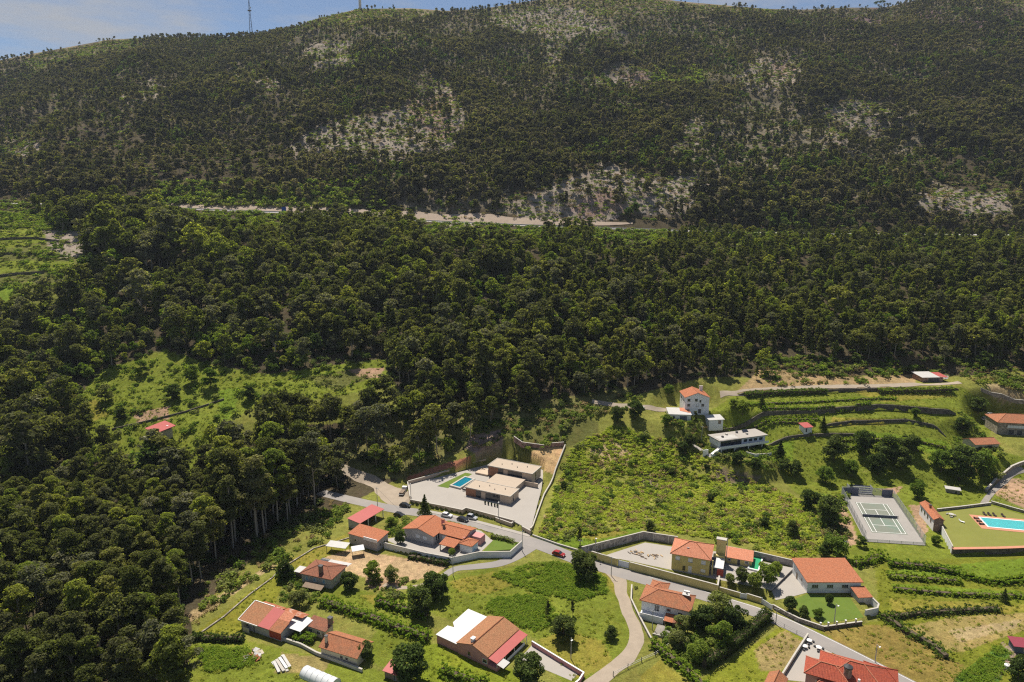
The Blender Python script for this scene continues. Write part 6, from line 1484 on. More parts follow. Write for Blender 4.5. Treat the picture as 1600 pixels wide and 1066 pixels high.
# ------------------------------------------------------------------ single trees and shrubs
TREES = [
 ('conifer_tree', 'conifer', 664, 806, 1.02, 'dark pyramid conifer beside the parked cars'),
 ('clipped_tree', 'topiary', 626, 850, 1.25, 'dark egg-shaped clipped tree left of the orange-roofed house'),
 ('broadleaf_tree', 'garden_dark', 915, 906, 1.30, 'big dark tree at the roadside above the crop triangle'),
 ('slim_tree', 'mid_slender', 905, 852, 0.42, 'slim leafy tree beside the kerb wall left of the block-walled yard'),
 ('broadleaf_tree', 'garden_dark', 684, 936, 1.15, 'upper of two dark trees at the end of the long vine row'),
 ('broadleaf_tree', 'garden_dark', 656, 962, 1.10, 'lower of two dark trees at the end of the long vine row'),
 ('slim_tree', 'mid_slender', 856, 968, 0.40, 'thin upright young tree below the crop triangle'),
 ('slim_tree', 'mid_slender', 894, 962, 0.30, 'smallest thin sapling in the field inside the curved lane'),
 ('broadleaf_tree', 'garden_dark', 880, 1002, 1.0, 'round dark tree above the pink house drive'),
 ('shrub_tree', 'garden_dark', 955, 1000, 0.55, 'small dark shrub tree near the bend of the curved lane'),
 ('broadleaf_tree', 'garden_dark', 640, 1062, 1.30, 'large dark tree at the bottom edge left of the pink house'),
 ('broadleaf_tree', 'garden_dark', 825, 1066, 1.10, 'large dark tree at the bottom edge in front of the pink house drive'),
 ('fruit_tree', 'garden_round', 582, 908, 0.85, 'leafy fruit tree just right of the brown-roofed house'),
 ('fruit_tree', 'garden_round', 612, 912, 0.75, 'leafy fruit tree beside the garden path on the tilled plot'),
 ('fruit_tree', 'garden_dark', 546, 922, 0.75, 'dark bushy tree against the right wall of the brown-roofed house'),
 ('fruit_tree', 'garden_round', 468, 948, 0.80, 'bushy tree behind the rusty roof of the farmhouse'),
 ('fruit_tree', 'garden_dark', 446, 905, 0.80, 'dark tree left of the brown-roofed house'),
 ('garden_tree', 'garden_dark', 570, 1030, 0.62, 'dark bushy tree at the gable of the orange cottage'),
 ('garden_tree', 'garden_round', 1122, 968, 1.15, 'large bright garden tree right of the white hip-roofed house'),
 ('garden_tree', 'garden_dark', 1150, 985, 1.00, 'dark garden tree beside the tall clipped hedge'),
 ('garden_tree', 'garden_dark', 1098, 985, 0.95, 'dark garden tree nearest the wall of the white hip-roofed house'),
 ('garden_tree', 'garden_round', 1066, 990, 0.70, 'bronze-green shrub tree in front of the white hip-roofed house'),
 ('garden_tree', 'garden_round', 1125, 1015, 1.0, 'bright rounded tree at the inner corner of the tall hedge'),
 ('garden_tree', 'garden_round', 1058, 1015, 0.75, 'light green tree beside the stone terrace'),
 ('garden_tree', 'garden_round', 1090, 1035, 0.85, 'light green tree at the lower tip of the hedged garden'),
 ('clipped_tree', 'green_topiary', 1140, 912, 0.95, 'small round clipped tree at the corner of the blue patio'),
 ('garden_tree', 'garden_dark', 1158, 912, 0.62, 'dark shrub tree in front of the terracotta outbuilding'),
 ('garden_tree', 'garden_round', 1198, 913, 0.95, 'broad garden tree below the green-covered pool'),
 ('clipped_tree', 'green_topiary', 1178, 926, 1.45, 'large rounded shrub above the small white garden gate'),
 ('clipped_tree', 'green_topiary', 1213, 896, 1.15, 'round clipped tree beside the dark wall left of the hall'),
 ('clipped_tree', 'topiary', 1234, 955, 1.15, 'dark rounded tree at the left end of the hall lawn'),
 ('clipped_tree', 'topiary', 1295, 944, 0.75, 'small ball-shaped tree in the middle of the hall lawn'),
 ('garden_tree', 'garden_round', 1278, 965, 0.42, 'little yellowish tree near the pillars of the hall lawn'),
 ('garden_tree', 'garden_dark', 1255, 965, 0.45, 'dark flowering shrub inside the mossy roadside wall'),
 ('broadleaf_tree', 'garden_dark', 1292, 820, 1.45, 'largest dark tree at the right edge of the bracken field'),
 ('broadleaf_tree', 'garden_dark', 1265, 796, 1.05, 'dark tree behind the largest one at the right edge of the bracken'),
 ('broadleaf_tree', 'garden_round', 1310, 872, 1.10, 'broad leafy tree behind the orange-roofed hall'),
 ('broadleaf_tree', 'garden_dark', 1290, 870, 0.7, 'dark tree against the back of the orange-roofed hall'),
 ('orchard_tree', 'garden_dark', 1302, 720, 1.05, 'dark orchard tree furthest left below the red-roofed hut'),
 ('orchard_tree', 'garden_dark', 1350, 712, 1.0, 'dark orchard tree below the short stone terrace wall'),
 ('orchard_tree', 'garden_dark', 1388, 722, 1.15, 'dark orchard tree in the middle of the upper orchard row'),
 ('orchard_tree', 'garden_dark', 1420, 708, 0.95, 'dark orchard tree in the upper row toward the granite house'),
 ('orchard_tree', 'garden_dark', 1408, 735, 0.95, 'dark orchard tree in the lower row right of centre'),
 ('orchard_tree', 'garden_dark', 1372, 742, 0.85, 'dark orchard tree in the lower row left of centre'),
 ('flowering_tree', 'garden_round', 1433, 778, 1.0, 'round pale-topped tree standing alone above the tennis court'),
 ('orchard_tree', 'garden_dark', 1498, 752, 1.35, 'large spreading tree below the stone barn'),
 ('orchard_tree', 'garden_round', 1470, 738, 1.0, 'bushy tree left of the large spreading one below the barn'),
 ('orchard_tree', 'garden_round', 1535, 745, 1.05, 'bushy tree at the foot of the old stone orchard wall'),
 ('terrace_tree', 'garden_dark', 1502, 678, 0.95, 'rounded tree just left of the stone barn'),
 ('terrace_tree', 'garden_dark', 1528, 648, 1.20, 'dark rounded tree above left of the granite house'),
 ('terrace_tree', 'garden_round', 1430, 652, 0.62, 'small bright tree on the long terrace wall'),
 ('cypress_tree', 'conifer', 1286, 672, 0.72, 'narrow dark conifer in the middle of the green terraces'),
 ('cypress_tree', 'conifer', 1190, 637, 0.72, 'narrow dark conifer on the terrace right of the tall white house'),
 ('terrace_tree', 'garden_round', 1160, 650, 0.95, 'bushy tree beside the terrace wall near the tall white house'),
 ('terrace_tree', 'garden_round', 1145, 640, 0.7, 'low bushy tree behind the grey-roofed shed'),
 ('conifer_tree', 'conifer', 1218, 715, 0.95, 'dark conifer at the right end of the modern white house lawn'),
 ('garden_tree', 'garden_dark', 1152, 728, 0.80, 'dark tree in front of the modern white house balcony'),
 ('garden_tree', 'garden_dark', 1180, 736, 0.75, 'dark tree below the curving white wall'),
 ('garden_tree', 'garden_dark', 1242, 745, 0.95, 'dark tree between the bracken and the orchard'),
 ('garden_tree', 'garden_dark', 1222, 735, 0.80, 'dark tree below the conifer of the modern white house'),
 ('orchard_tree', 'garden_round', 1290, 757, 0.80, 'light bushy tree at the left of the lower orchard'),
 ('orchard_tree', 'garden_round', 1330, 745, 0.70, 'light bushy tree beside the lower orchard row'),
 ('conifer_tree', 'conifer', 1329, 772, 0.55, 'small conifer at the far left corner of the tennis court'),
 ('garden_tree', 'mid_slender', 1086, 668, 0.55, 'tree in front of the flat white annex'),
 ('garden_tree', 'garden_dark', 1066, 710, 0.80, 'dark tree at the top of the stepped path'),
 ('garden_tree', 'garden_dark', 1078, 700, 0.85, 'tall dark shrub beside the stepped path'),
 ('garden_tree', 'garden_round', 1040, 668, 0.85, 'leafy tree below left of the flat white annex'),
 ('wood_tree', 'garden_dark', 992, 655, 1.15, 'dense dark tree left of the house track'),
 ('wood_tree', 'garden_dark', 965, 662, 1.0, 'dense dark tree at the top of the bracken field'),
 ('garden_tree', 'garden_round', 1045, 618, 0.8, 'spreading light tree behind left of the tall white house'),
 ('field_bush', 'garden_dark', 1050, 742, 0.45, 'lone dark bush in the upper middle of the bracken field'),
 ('field_bush', 'garden_dark', 1110, 785, 0.45, 'lone dark bush in the centre right of the bracken field'),
 ('field_bush', 'garden_dark', 1005, 690, 0.45, 'lone dark bush near the top of the bracken field'),
 ('field_bush', 'garden_dark', 1015, 830, 0.48, 'dark bush just behind the corner of the block wall'),
 ('field_bush', 'garden_dark', 880, 765, 0.45, 'dark bush against the villa boundary wall in the bracken'),
 ('field_bush', 'garden_dark', 1105, 735, 0.40, 'lone dark bush below the stepped path in the bracken'),
 ('field_bush', 'garden_dark', 1195, 825, 0.55, 'dark bush at the lower right of the bracken field'),
 ('field_bush', 'garden_dark', 1238, 838, 0.75, 'big dark bush above the wall left of the hall'),
 ('field_bush', 'conifer', 1568, 942, 0.50, 'dark pointed bush in the lower right fields'),
 ('garden_tree', 'garden_dark', 1590, 1062, 0.85, 'dark tree at the bottom right corner'),
 ('valley_tree', 'garden_dark', 390, 626, 0.95, 'square dark tree alone on the green valley field'),
 ('valley_tree', 'garden_dark', 190, 655, 0.75, 'small dark tree on the valley field above the lone red-roofed house'),
 ('valley_tree', 'garden_round', 300, 598, 1.25, 'broad pale tree in the middle of the valley fields'),
 ('valley_tree', 'garden_round', 330, 606, 1.30, 'broad pale tree right of centre in the valley fields'),
 ('valley_tree', 'garden_round', 222, 585, 1.0, 'broad pale tree at the upper left of the valley fields'),
 ('valley_tree', 'garden_dark', 270, 625, 1.1, 'dark leaning tree in the centre of the valley fields'),
 ('valley_tree', 'garden_round', 165, 628, 1.2, 'bushy tree at the left edge of the valley fields'),
 ('shrub', 'green_topiary', 706, 868, 0.8, 'round green shrub by the angled corner of the pale perimeter wall'),
 ('shrub', 'garden_round', 640, 832, 0.45, 'leafy shrub behind the egg-shaped clipped tree'),
 ('shrub', 'garden_round', 612, 822, 0.55, 'leafy shrub on the verge between the red shed and cars'),
 ('shrub', 'garden_round', 1345, 855, 0.6, 'leafy shrub below the near corner of the tennis court'),
 ('shrub', 'garden_round', 1462, 852, 0.5, 'reddish shrub at the foot of the narrow changing house'),
]
for nm, key, a, b, s, lb in TREES:
    x, y, z = at(a, b)
    s *= (1.5 if nm == 'orchard_tree' else 1.08) if key.startswith('garden') else 1.0
    plant(nm, key, x, y, z, s, lb, 'shrub' if 'shrub' in nm or 'bush' in nm else 'tree', zs=random.uniform(0.9, 1.08))
for a, b, k, s, lb in ((1374, 10, 'umbrella_pine', 1.0, 'lone umbrella-shaped pine on the skyline at right'), (1320, 14, 'mid_round', 0.8, 'small rounded tree on the skyline left of the umbrella pine')):
    u, v_, w = ray(a, b); x = float(u / v_ * 1292); plant('ridge_tree', k, x, 1292, hz(x, 1292) - 0.5, s, lb, 'tree')

# ------------------------------------------------------------------ tennis court
A = R(-8)
cx_, cy_ = 134.4, 230.6
c = thing('tennis_court', 'worn grey-green tennis court inside a tall wire fence', 'tennis court', (cx_, cy_, 0), A)
SK = math.tan(R(-11))     # plan of the plot leans a little
def ct(x, y): return (x - SK * y * 0.55, y)
def cquad(par, nm, m, x0, x1, y0, y1, z0, z1): return MB().prism([ct(x0, y0), ct(x1, y0), ct(x1, y1), ct(x0, y1)], z0, z1).build(nm, m, par)
cquad(c, 'slab', 'court_concrete', -9.6, 9.6, -19.6, 19.6, -0.4, 0.12)
pl = cquad(c, 'playing_surface', 'court_green', -5.9, 5.9, -12.6, 12.2, 0.0, 0.126)
def line(x0, x1, y0, y1): cquad(c, 'court_line', 'white_paint', x0, x1, y0, y1, 0.1, 0.132)
t_ = 0.09
for x in (-5.5, -4.1, 4.1, 5.5): line(x - t_, x + t_, -11.9 + t_, 11.9 - t_)
for y in (-11.9, 11.9): line(-5.5 - t_, 5.5 + t_, y - t_, y + t_)
for y in (-6.4, 6.4): line(-4.1 + t_, 4.1 - t_, y - t_, y + t_)
line(-t_, t_, -6.4 + t_, 6.4 - t_)
net = cquad(c, 'net', 'dark_mesh', -6.0, 6.0, -0.02, 0.02, 0.15, 1.05); cquad(net, 'net_tape', 'white_paint', -6.0, 6.0, -0.04, 0.04, 1.055, 1.12)
for x in (-6.2, 6.2): q = ct(x, 0); MB().tube([(*q, 0.1), (*q, 1.15)], [0.06, 0.06], 6).build('net_post', 'dark_metal', c)
m = bpy.data.materials.new('wire_mesh'); m.use_nodes = True; t = m.node_tree; t.nodes.clear()
out = nd(t, 'ShaderNodeOutputMaterial'); tr = nd(t, 'ShaderNodeBsdfTransparent'); di = nd(t, 'ShaderNodeBsdfDiffuse', Color=(0.45, 0.46, 0.48, 1)); mx = nd(t, 'ShaderNodeMixShader'); mx.inputs['Fac'].default_value = 0.28
t.links.new(tr.outputs[0], mx.inputs[1]); t.links.new(di.outputs[0], mx.inputs[2]); t.links.new(mx.outputs[0], out.inputs['Surface']); MATS['wire_mesh'] = m
f = thing('court_fence', 'tall wire fence with grey posts around the tennis court', 'fence', (cx_, cy_, 0), A)
for (x0, y0, x1, y1) in ((-9.4, -19.4, 9.4, -19.4), (-9.4, 19.4, 9.4, 19.4), (-9.4, -19.4, -9.4, 19.4), (9.4, -19.4, 9.4, 19.4)):
    a, b = ct(x0, y0), ct(x1, y1); n = 5 if y0 == y1 else 10
    hh = 1.0 if (y0 == y1 and y0 < 0) else 3.2
    for k in range(n if x0 == x1 else n + 1): p = (a[0] + (b[0] - a[0]) * (k + (0.5 if x0 == x1 else 0)) / n, a[1] + (b[1] - a[1]) * (k + (0.5 if x0 == x1 else 0)) / n); MB().tube([(*p, 0), (*p, hh + 0.1)], [0.06, 0.06], 5).build('post', 'steel', f)
    MB().tube([(*a, hh), (*b, hh)], [0.04, 0.04], 4).build('rail', 'steel', f)
    MB().prism([(a[0], a[1] - 0.01), (b[0], b[1] - 0.01), (b[0] + 0.01, b[1] + 0.01), (a[0] + 0.01, a[1] + 0.01)], 0.15, hh - 0.05).build('wire', 'wire_mesh', f)
cquad(f, 'wind_screen', 'dark_mesh', -9.3, -3.2, 19.1, 19.2, 0.15, 2.9); cquad(f, 'wind_screen', 'dark_mesh', 5.4, 9.3, 19.1, 19.2, 0.15, 2.9)
s = thing('grandstand', 'small white stepped stand at the far end of the tennis court', 'stand', (cx_ + 2.6, cy_ + 19.2, 0), A)
for k in range(4): box(s, 'step', 'white_paint', -4.2, 4.2, 0.6 + k * 0.7, 0.95 + k * 0.7, 0.5 + k * 0.6, 0.6 + k * 0.6); box(s, 'riser', 'dark_mesh', -4.2, 4.2, 0.95 + k * 0.7, 1.0 + k * 0.7, 0.6 + k * 0.6, 1.08 + k * 0.6)
for x in (-4.3, 4.3): box(s, 'side_frame', 'steel', x - 0.06, x + 0.06, 0.5, 3.4, 0.0, 3.2)

# big pool
p = thing('swimming_pool', 'long turquoise swimming pool with terracotta surround on the dry lawn', 'pool', (176.0, 221.0, 2.0), R(-13))
for a in ((-12.0, 14, -5.6, -4.1), (-12.0, 14, 4.0, 5.4), (-12.0, -9.6, -4.095, 3.995)): box(p, 'surround', 'terracotta_paving', a[0], a[1], a[2], a[3], -0.2, 0.12)
for a in ((-9.595, 14, -4.095, -3.6), (-9.595, 14, 3.5, 3.995), (-9.595, -9.1, -3.595, 3.495)): box(p, 'rim', 'white_paint', a[0], a[1], a[2], a[3], -0.2, 0.2)
box(p, 'basin', 'pool_tile', -9.1, 14, -3.6, 3.5, -0.5, 0.07); box(p, 'water', 'pool_water', -9.09, 13.9, -3.59, 3.49, 0.09, 0.16)
LG = MB().box(-0.35, 0.35, -0.9, 0.9, 0.28, 0.36).mesh('bed', ['cushion_dark']); LB = MB().prism([(-0.35, 0.4), (0.35, 0.4), (0.35, 0.95), (-0.35, 0.95)], [0.38, 0.38, 0.7, 0.7], [0.45, 0.45, 0.78, 0.78]).mesh('backrest', ['cushion_dark']); LL = MB().box(-0.03, 0.03, -0.03, 0.03, 0, 0.28).mesh('leg', ['dark_metal'])
def lounger(x, y, r, lb, gr):
    v = thing('sun_lounger', lb, 'lounger', (x, y, 2.12), r, gr); put(LG, 'bed', v); put(LB, 'backrest', v)
    for q in ((-.3, -.8), (.3, -.8), (-.3, .8), (.3, .8)): put(LL, 'leg', v, (*q, 0))
def pw(x, y): a = R(-13); return 176.0 + x * math.cos(a) - y * math.sin(a), 221.0 + x * math.sin(a) + y * math.cos(a)
for k, y in enumerate((-2.2, 0.0, 2.2)): lounger(*pw(-10.8, y), R(80), ('nearest', 'middle', 'farthest')[k] + ' of three dark loungers on the short end of the turquoise pool', 'loungers at the pool end')
for k, x in enumerate((-6.5, -5, -3.4, -0.6)): lounger(*pw(x, 6.4), R(0), ('first', 'second', 'third', 'fourth')[k] + ' dark lounger from the left along the far side of the turquoise pool', 'loungers along the pool')
for nm, lb, a, b, r in (('garden_table', 'grey garden table on the dry lawn left of the pool', 1486, 806, 0.9),):
    x, y = W(a, b, 2.1); v = thing(nm, lb, 'table', (x, y, 2.05)); MB().tube([(0, 0, 0.7), (0, 0, 0.78)], [r, r], 14).build('tabletop', 'concrete', v); MB().tube([(0, 0, 0), (0, 0, 0.7)], [0.3, 0.15], 8).build('pedestal', 'concrete', v)
    for k in range(3): MB().obox(1.4 * math.cos(k * 2.1), 1.4 * math.sin(k * 2.1), 0, 0.9, 0.4, 0.45, k * 2.1 + 1.57).build('bench', 'concrete', v)
x, y = W(1503, 816, 2.1); v = thing('white_deckchair', 'white deckchair on the dry lawn left of the pool', 'chair', (x, y, 2.05), R(40)); box(v, 'seat', 'white_paint', -0.35, 0.35, -0.8, 0.6, 0.3, 0.36); MB().prism([(-0.35, 0.6), (0.35, 0.6), (0.35, 1.1), (-0.35, 1.1)], [0.38, 0.38, 0.85, 0.85], [0.44, 0.44, 0.92, 0.92]).build('backrest', 'white_paint', v)
for q in ((-.3, -.7), (.3, -.7), (-.3, .5), (.3, .5)): box(v, 'leg', 'white_paint', q[0] - 0.03, q[0] + 0.03, q[1] - 0.03, q[1] + 0.03, 0, 0.295)
x, y, z = at(1488, 769); v = thing('garden_hut', 'low grey hut with flat slab roof in the orchard above the pool', 'hut', (x, y, z), R(-25)); walls(v, 4.6, 2.6, 1.4, 'granite'); box(v, 'slab_roof', 'concrete', -2.7, 2.7, -1.7, 1.7, 1.41, 1.62); door(v, 'S', 1.0, 0.8, 1.2, 4.6, 2.6, 'dark_metal')

# ------------------------------------------------------------------ vehicles
def car(label, x, y, r, paint, kind='car', z=0.07):
    v = thing('parked_car' if kind != 'truck' else 'flatbed_truck', label, 'car' if kind != 'truck' else 'truck', (x, y, z), r)
    def prof(pts, w, nm, m, inset=0.0):
        n = len(pts); vs = [(a, -w / 2, b) for a, b in pts] + [(a, w / 2, b) for a, b in pts]
        return MB().add(vs, [tuple(range(n)), tuple(range(n, 2 * n))[::-1]] + [(i, n + i, n + (i + 1) % n, (i + 1) % n) for i in range(n)]).build(nm, m, v)
    if kind == 'truck':
        prof([(-3.0, 0.55), (1.2, 0.55), (1.2, 0.75), (-3.0, 0.75)], 1.9, 'flatbed', 'grey_sheet'); prof([(1.25, 0.45), (3.0, 0.45), (3.0, 1.2), (2.6, 2.0), (1.25, 2.0)], 1.9, 'cab', paint); prof([(2.72, 1.25), (2.98, 1.25), (2.66, 1.9), (2.55, 1.9)], 1.7, 'windscreen', 'dark_glass'); prof([(1.5, 1.25), (2.5, 1.25), (2.35, 1.85), (1.5, 1.85)], 1.93, 'side_window', 'dark_glass')
        box(v, 'crate_load', 'weathered_wood', -2.6, 0.6, -0.8, 0.8, 0.755, 1.3); ax = (-2.0, 2.1); rr = 0.42; hw = 0.95
    else:
        h = 1.75 if kind == 'van' else 1.45
        prof([(-2.1, 0.3), (2.1, 0.3), (2.15, 0.62), (1.95, 0.8), (1.0, 0.92), (-1.75, 0.97), (-2.12, 0.85)], 1.74, 'body', paint)
        prof([(-1.85, 0.975), (1.0, 0.925), (0.35, h - 0.06), (-0.1, h), (-1.2, h - 0.02), (-1.6, h - 0.2)], 1.5, 'cabin', 'dark_glass')
        prof([(0.30, h - 0.035), (-0.1, h + 0.03), (-1.25, h + 0.01), (-1.45, h - 0.07)], 1.44, 'roof', paint)
        for s in (-1, 1): box(v, 'headlight', 'lamp_glass', 2.02, 2.14, s * 0.62 - 0.18, s * 0.62 + 0.18, 0.62, 0.76); box(v, 'tail_light', 'red_door', -2.13, -2.06, s * 0.66 - 0.14, s * 0.66 + 0.14, 0.7, 0.84)
        ax = (-1.35, 1.35); rr = 0.32; hw = 0.87
    for a in ax:
        for s in (-1, 1):
            w_ = MB().tube([(a, s * (hw - 0.2), rr), (a, s * (hw + 0.02), rr)], [rr, rr], 12).build('wheel', 'black_rubber', v); MB().tube([(a, s * (hw + 0.021), rr), (a, s * (hw + 0.035), rr)], [rr * 0.6, rr * 0.6], 10).build('rim', 'steel', w_)
    return v
x, y = W(873, 866, 0.5); car('dark red car driving down the road at the junction', x, y, R(-30), 'car_red')
x, y = W(633, 790, 0.5); car('black car parked beside the villa wall near the forest track', x, y, R(-14), 'car_black')
x, y = W(698, 805.5, 0.5); car('white and black hatchback parked below the villa wall', x, y, R(-22), 'car_white')
x, y = W(723, 812, 0.5); car('black car parked nearest the orange-roofed house', x, y, R(-26), 'car_black')
x, y = W(737, 809, 0.5); car('silver estate car parked against the villa retaining wall', x, y, R(-25), 'car_silver', 'van')
x, y = W(624, 805, 0.5); car('dark car half hidden by shrubs behind the red shed', x, y, R(-20), 'car_black')
x, y, z = at(630, 771); car('white flatbed truck on the sandy corner beside the villa', x, y, R(80), 'car_white', 'truck', z + 0.05)
for a, b, r, m, lb in ((1548, 651, 10, 'car_silver', 'silver car parked beside the granite house'), (1540, 657, 5, 'car_white', 'white car parked left of the granite house'), (1000, 640, 15, 'car_white', 'white car on the house track left of the tall white house')):
    x, y, z = at(a, b); car(lb, x, y, R(r), m, z=z + 0.16)

# ------------------------------------------------------------------ poles and lamps
def pole(label, a, b, h, lamp=False, wood=False):
    x, y, z = at(a, b); v = thing('street_lamp' if lamp else 'utility_pole', label, 'lamp post' if lamp else 'pole', (x, y, z), R(-26))
    MB().tube([(0, 0, -0.4), (0, 0, h)], [0.13, 0.09], 7).build('pole', 'weathered_wood' if wood else 'concrete', v)
    if lamp:
        MB().tube([(0, 0, h - 0.3), (0.3, -0.5, h + 0.1), (0.5, -0.9, h + 0.15)], [0.05, 0.05, 0.05], 5).build('arm', 'steel', v); MB().obox(0.55, -1.0, h + 0.05, 0.3, 0.6, 0.14, R(-30)).build('lamp_head', 'lamp_glass', v)
    else:
        box(v, 'crossarm', 'steel', -0.7, 0.7, -0.05, 0.05, h - 0.5, h - 0.4)
        for q in (-0.6, 0.6): MB().tube([(q, 0, h - 0.4), (q, 0, h - 0.15)], [0.05, 0.04], 6).build('insulator', 'lamp_glass', v)
    return (x, y, z + h)
PL = [pole('utility pole beside the road left of the red shed', 590, 793, 8.0), pole('street lamp in the left corner of the flat-roofed villa plot', 642, 776, 5.5, True), pole('street lamp at the retaining wall in front of the flat-roofed villa', 779, 810, 6.5, True), pole('utility pole at the sharp end of the pale perimeter wall', 816, 862, 7.5),
      pole('street lamp beside the block-walled yard', 930, 864, 5.5, True), pole('tall utility pole left of the big dark roadside tree', 906, 884, 9.0, False, True), pole('utility pole at the mouth of the curved lane', 955, 900, 6.5), pole('utility pole on the angled corner of the pale perimeter wall', 708, 900, 7.0),
      pole('street lamp standing in the field above the pink house drive', 892, 1030, 6.0, True), pole('street lamp beside the hall lawn', 1303, 976, 6.0, True), pole('street lamp beside the road behind the red-roofed house', 1367, 1036, 5.0, True), pole('utility pole beside the tennis court corner', 1320, 874, 6.5), pole('thin pole in front of the white hip-roofed house', 1019, 985, 6.0), pole('utility pole beside the flat white annex', 1096, 690, 7.0), pole('pole at the roadside below the clipped hedge', 1212, 976, 5.0)]
def wire(label, a, b, sag=0.8):
    o = MB().tube([(a[0] + (b[0] - a[0]) * k / 8, a[1] + (b[1] - a[1]) * k / 8, a[2] + (b[2] - a[2]) * k / 8 - 0.2 - sag * 4 * (k / 8) * (1 - k / 8)) for k in range(9)], [0.025] * 9, 4).build('overhead_wire', 'dark_metal'); tag(o, label, 'cable')
wire('overhead wire from the red shed pole to the wall corner pole', PL[0], PL[7]); wire('overhead wire crossing the junction between the two roadside poles', PL[3], PL[5]); wire('overhead wire from the dark roadside tree to the lane mouth', PL[5], PL[6])

# ------------------------------------------------------------------ small things around the farmhouse
g = np.random.default_rng(3)
x, y = W(440, 1040); v = thing('board_stack', 'stack of pale boards on the grass below the farmhouse', 'boards', (x, y, 0), R(38))
for k in range(8): MB().obox((k % 4) * 0.9 - 1.3, g.normal() * 0.3, 0.03 + (k // 4) * 0.26, 0.7, 5.2 + g.normal() * 0.5, 0.2, g.normal() * 0.07).build('board', ('white_sheet', 'grey_sheet', 'coping')[k % 3], v)
x, y = W(396, 1026); names = ('white', 'beige', 'grey', 'rusty', 'cream', 'pale blue', 'brown', 'orange')
for k, (m_, nm) in enumerate(zip(('white_sheet', 'cream_render', 'grey_sheet', 'rust_sheet', 'coping', 'netting', 'weathered_wood', 'orange_tile'), names)):
    a = k * 0.78; r = 1.0 + 1.6 * (k % 3) / 2
    v = thing('scrap_sheet', nm + ' scrap sheet leaning in the junk heap below the farmhouse', 'scrap', (x + r * math.cos(a), y + r * 0.8 * math.sin(a), 0), a)
    MB().prism([(-0.9, -0.6), (0.9, -0.6), (0.9, 0.6), (-0.9, 0.6)], [0.0, 0.02, 0.5, 0.7], [0.1, 0.12, 0.6, 0.8]).build('sheet', m_, v); MB().obox(0.2, 0.9, -0.05, 0.5, 0.5, 0.6, a * 2).build('crate', 'weathered_wood', v)
x, y = W(500, 1062); v = thing('polytunnel', 'white plastic polytunnel at the bottom edge below the orange cottage', 'polytunnel', (x, y, 0), R(-28))
n = 10; L = 10.0; prf = [(math.cos(math.pi * k / n) * 1.9, math.sin(math.pi * k / n) * 1.8) for k in range(n + 1)]
for i in range(6):
    x0 = -L / 2 + i * L / 6; x1 = x0 + L / 6
    MB().add([(x0, a, b) for a, b in prf] + [((x0 + x1) / 2, a * 0.965, b * 0.965) for a, b in prf] + [(x1, a, b) for a, b in prf], [(j, j + 1, n + 2 + j, n + 1 + j) for j in range(n)] + [(n + 1 + j, n + 2 + j, 2 * n + 3 + j, 2 * n + 2 + j) for j in range(n)]).build('film', 'plastic_film', v, True)
for i in range(7): MB().tube([(-L / 2 + i * L / 6, a, b) for a, b in prf], [0.05] * (n + 1), 5).build('hoop', 'steel', v)
for sx in (-1, 1): MB().add([(sx * L / 2, a, b) for a, b in prf], [tuple(range(n + 1))[::sx]]).build('end_panel', 'plastic_film', v)
x, y = W(618, 1056); v = thing('red_hut', 'little hut with red sheet roof at the bottom edge by the large dark tree', 'hut', (x, y, 0), R(-25)); walls(v, 4.2, 3.0, 1.9, 'weathered_wood'); mono(v, -2.5, 2.5, -1.9, 1.9, 1.95, 2.5, 'red_sheet', 0.1); door(v, 'S', 0.8, 0.8, 1.6, 4.2, 3.0, 'dark_metal')
x, y = W(1592, 1015); v = thing('green_hut', 'small dark hut with magenta roof at the right edge', 'hut', (x, y, 0), R(-12)); walls(v, 3.6, 3.0, 1.9, 'dark_mesh'); mono(v, -2.2, 2.2, -1.9, 1.9, 1.95, 2.4, 'magenta_sheet', 0.1); door(v, 'S', 0.6, 0.8, 1.6, 3.6, 3.0, 'dark_metal')
x, y = W(1574, 1044); v = thing('water_tank', 'round white tank beside the crop patch', 'tank', (x, y, 0)); MB().tube([(0, 0, 0), (0, 0, 0.9), (0, 0, 1.15)], [0.75, 0.75, 0.4], 14).build('body', 'white_paint', v); MB().tube([(0, 0, 1.16), (0, 0, 1.28)], [0.25, 0.22], 10).build('lid', 'grey_sheet', v)
x, y = W(457, 1003); o = hedge('patio_vine', 'leafy vine arbour over the farmhouse patio wall', [(W(462, 1000)[0], W(462, 1000)[1]), (W(490, 1003)[0], W(490, 1003)[1])], 2.6, 1.8, 'vine_leaf', 0.36, 26, 'vines', 0.4)
for k, a in enumerate((758, 763, 768, 773, 777)):
    x, y = W(a, 787.5 + (a - 758) * 0.25, 1.3); v = thing('potted_shrub', ('first', 'second', 'third', 'fourth', 'fifth')[k] + ' from the left of the dark pots on the villa forecourt', 'pot', (x, y, 1.25), 0, 'pots on the villa forecourt'); MB().tube([(0, 0, 0), (0, 0, 0.55)], [0.25, 0.34], 9).build('pot', 'dark_metal', v); put(VAR['topiary'][0][1], 'shrub', v, (0, 0, 0.35), 0, 0.22)
for k, (a, b) in enumerate(((1000, 866), (1015, 870), (988, 862), (1024, 868))):
    x, y = W(a, b, 1.55); v = thing('rubble_heap', ('largest heap of brown timber in the walled yard', 'heap of broken boards right of centre in the walled yard', 'small heap of rubble left of centre in the walled yard', 'small scatter of planks near the yellow house in the yard')[k], 'rubble', (x, y, 1.55))
    for j in range(9): MB().obox(g.normal() * 1.2, g.normal() * 0.7, -0.02 + 0.12 * g.random(), 0.4 + 1.2 * g.random(), 0.25, 0.12 + 0.2 * g.random(), g.random() * 3).build('plank', ('weathered_wood', 'sand_soil', 'granite')[j % 3], v)
x, y = W(1250, 1000); 
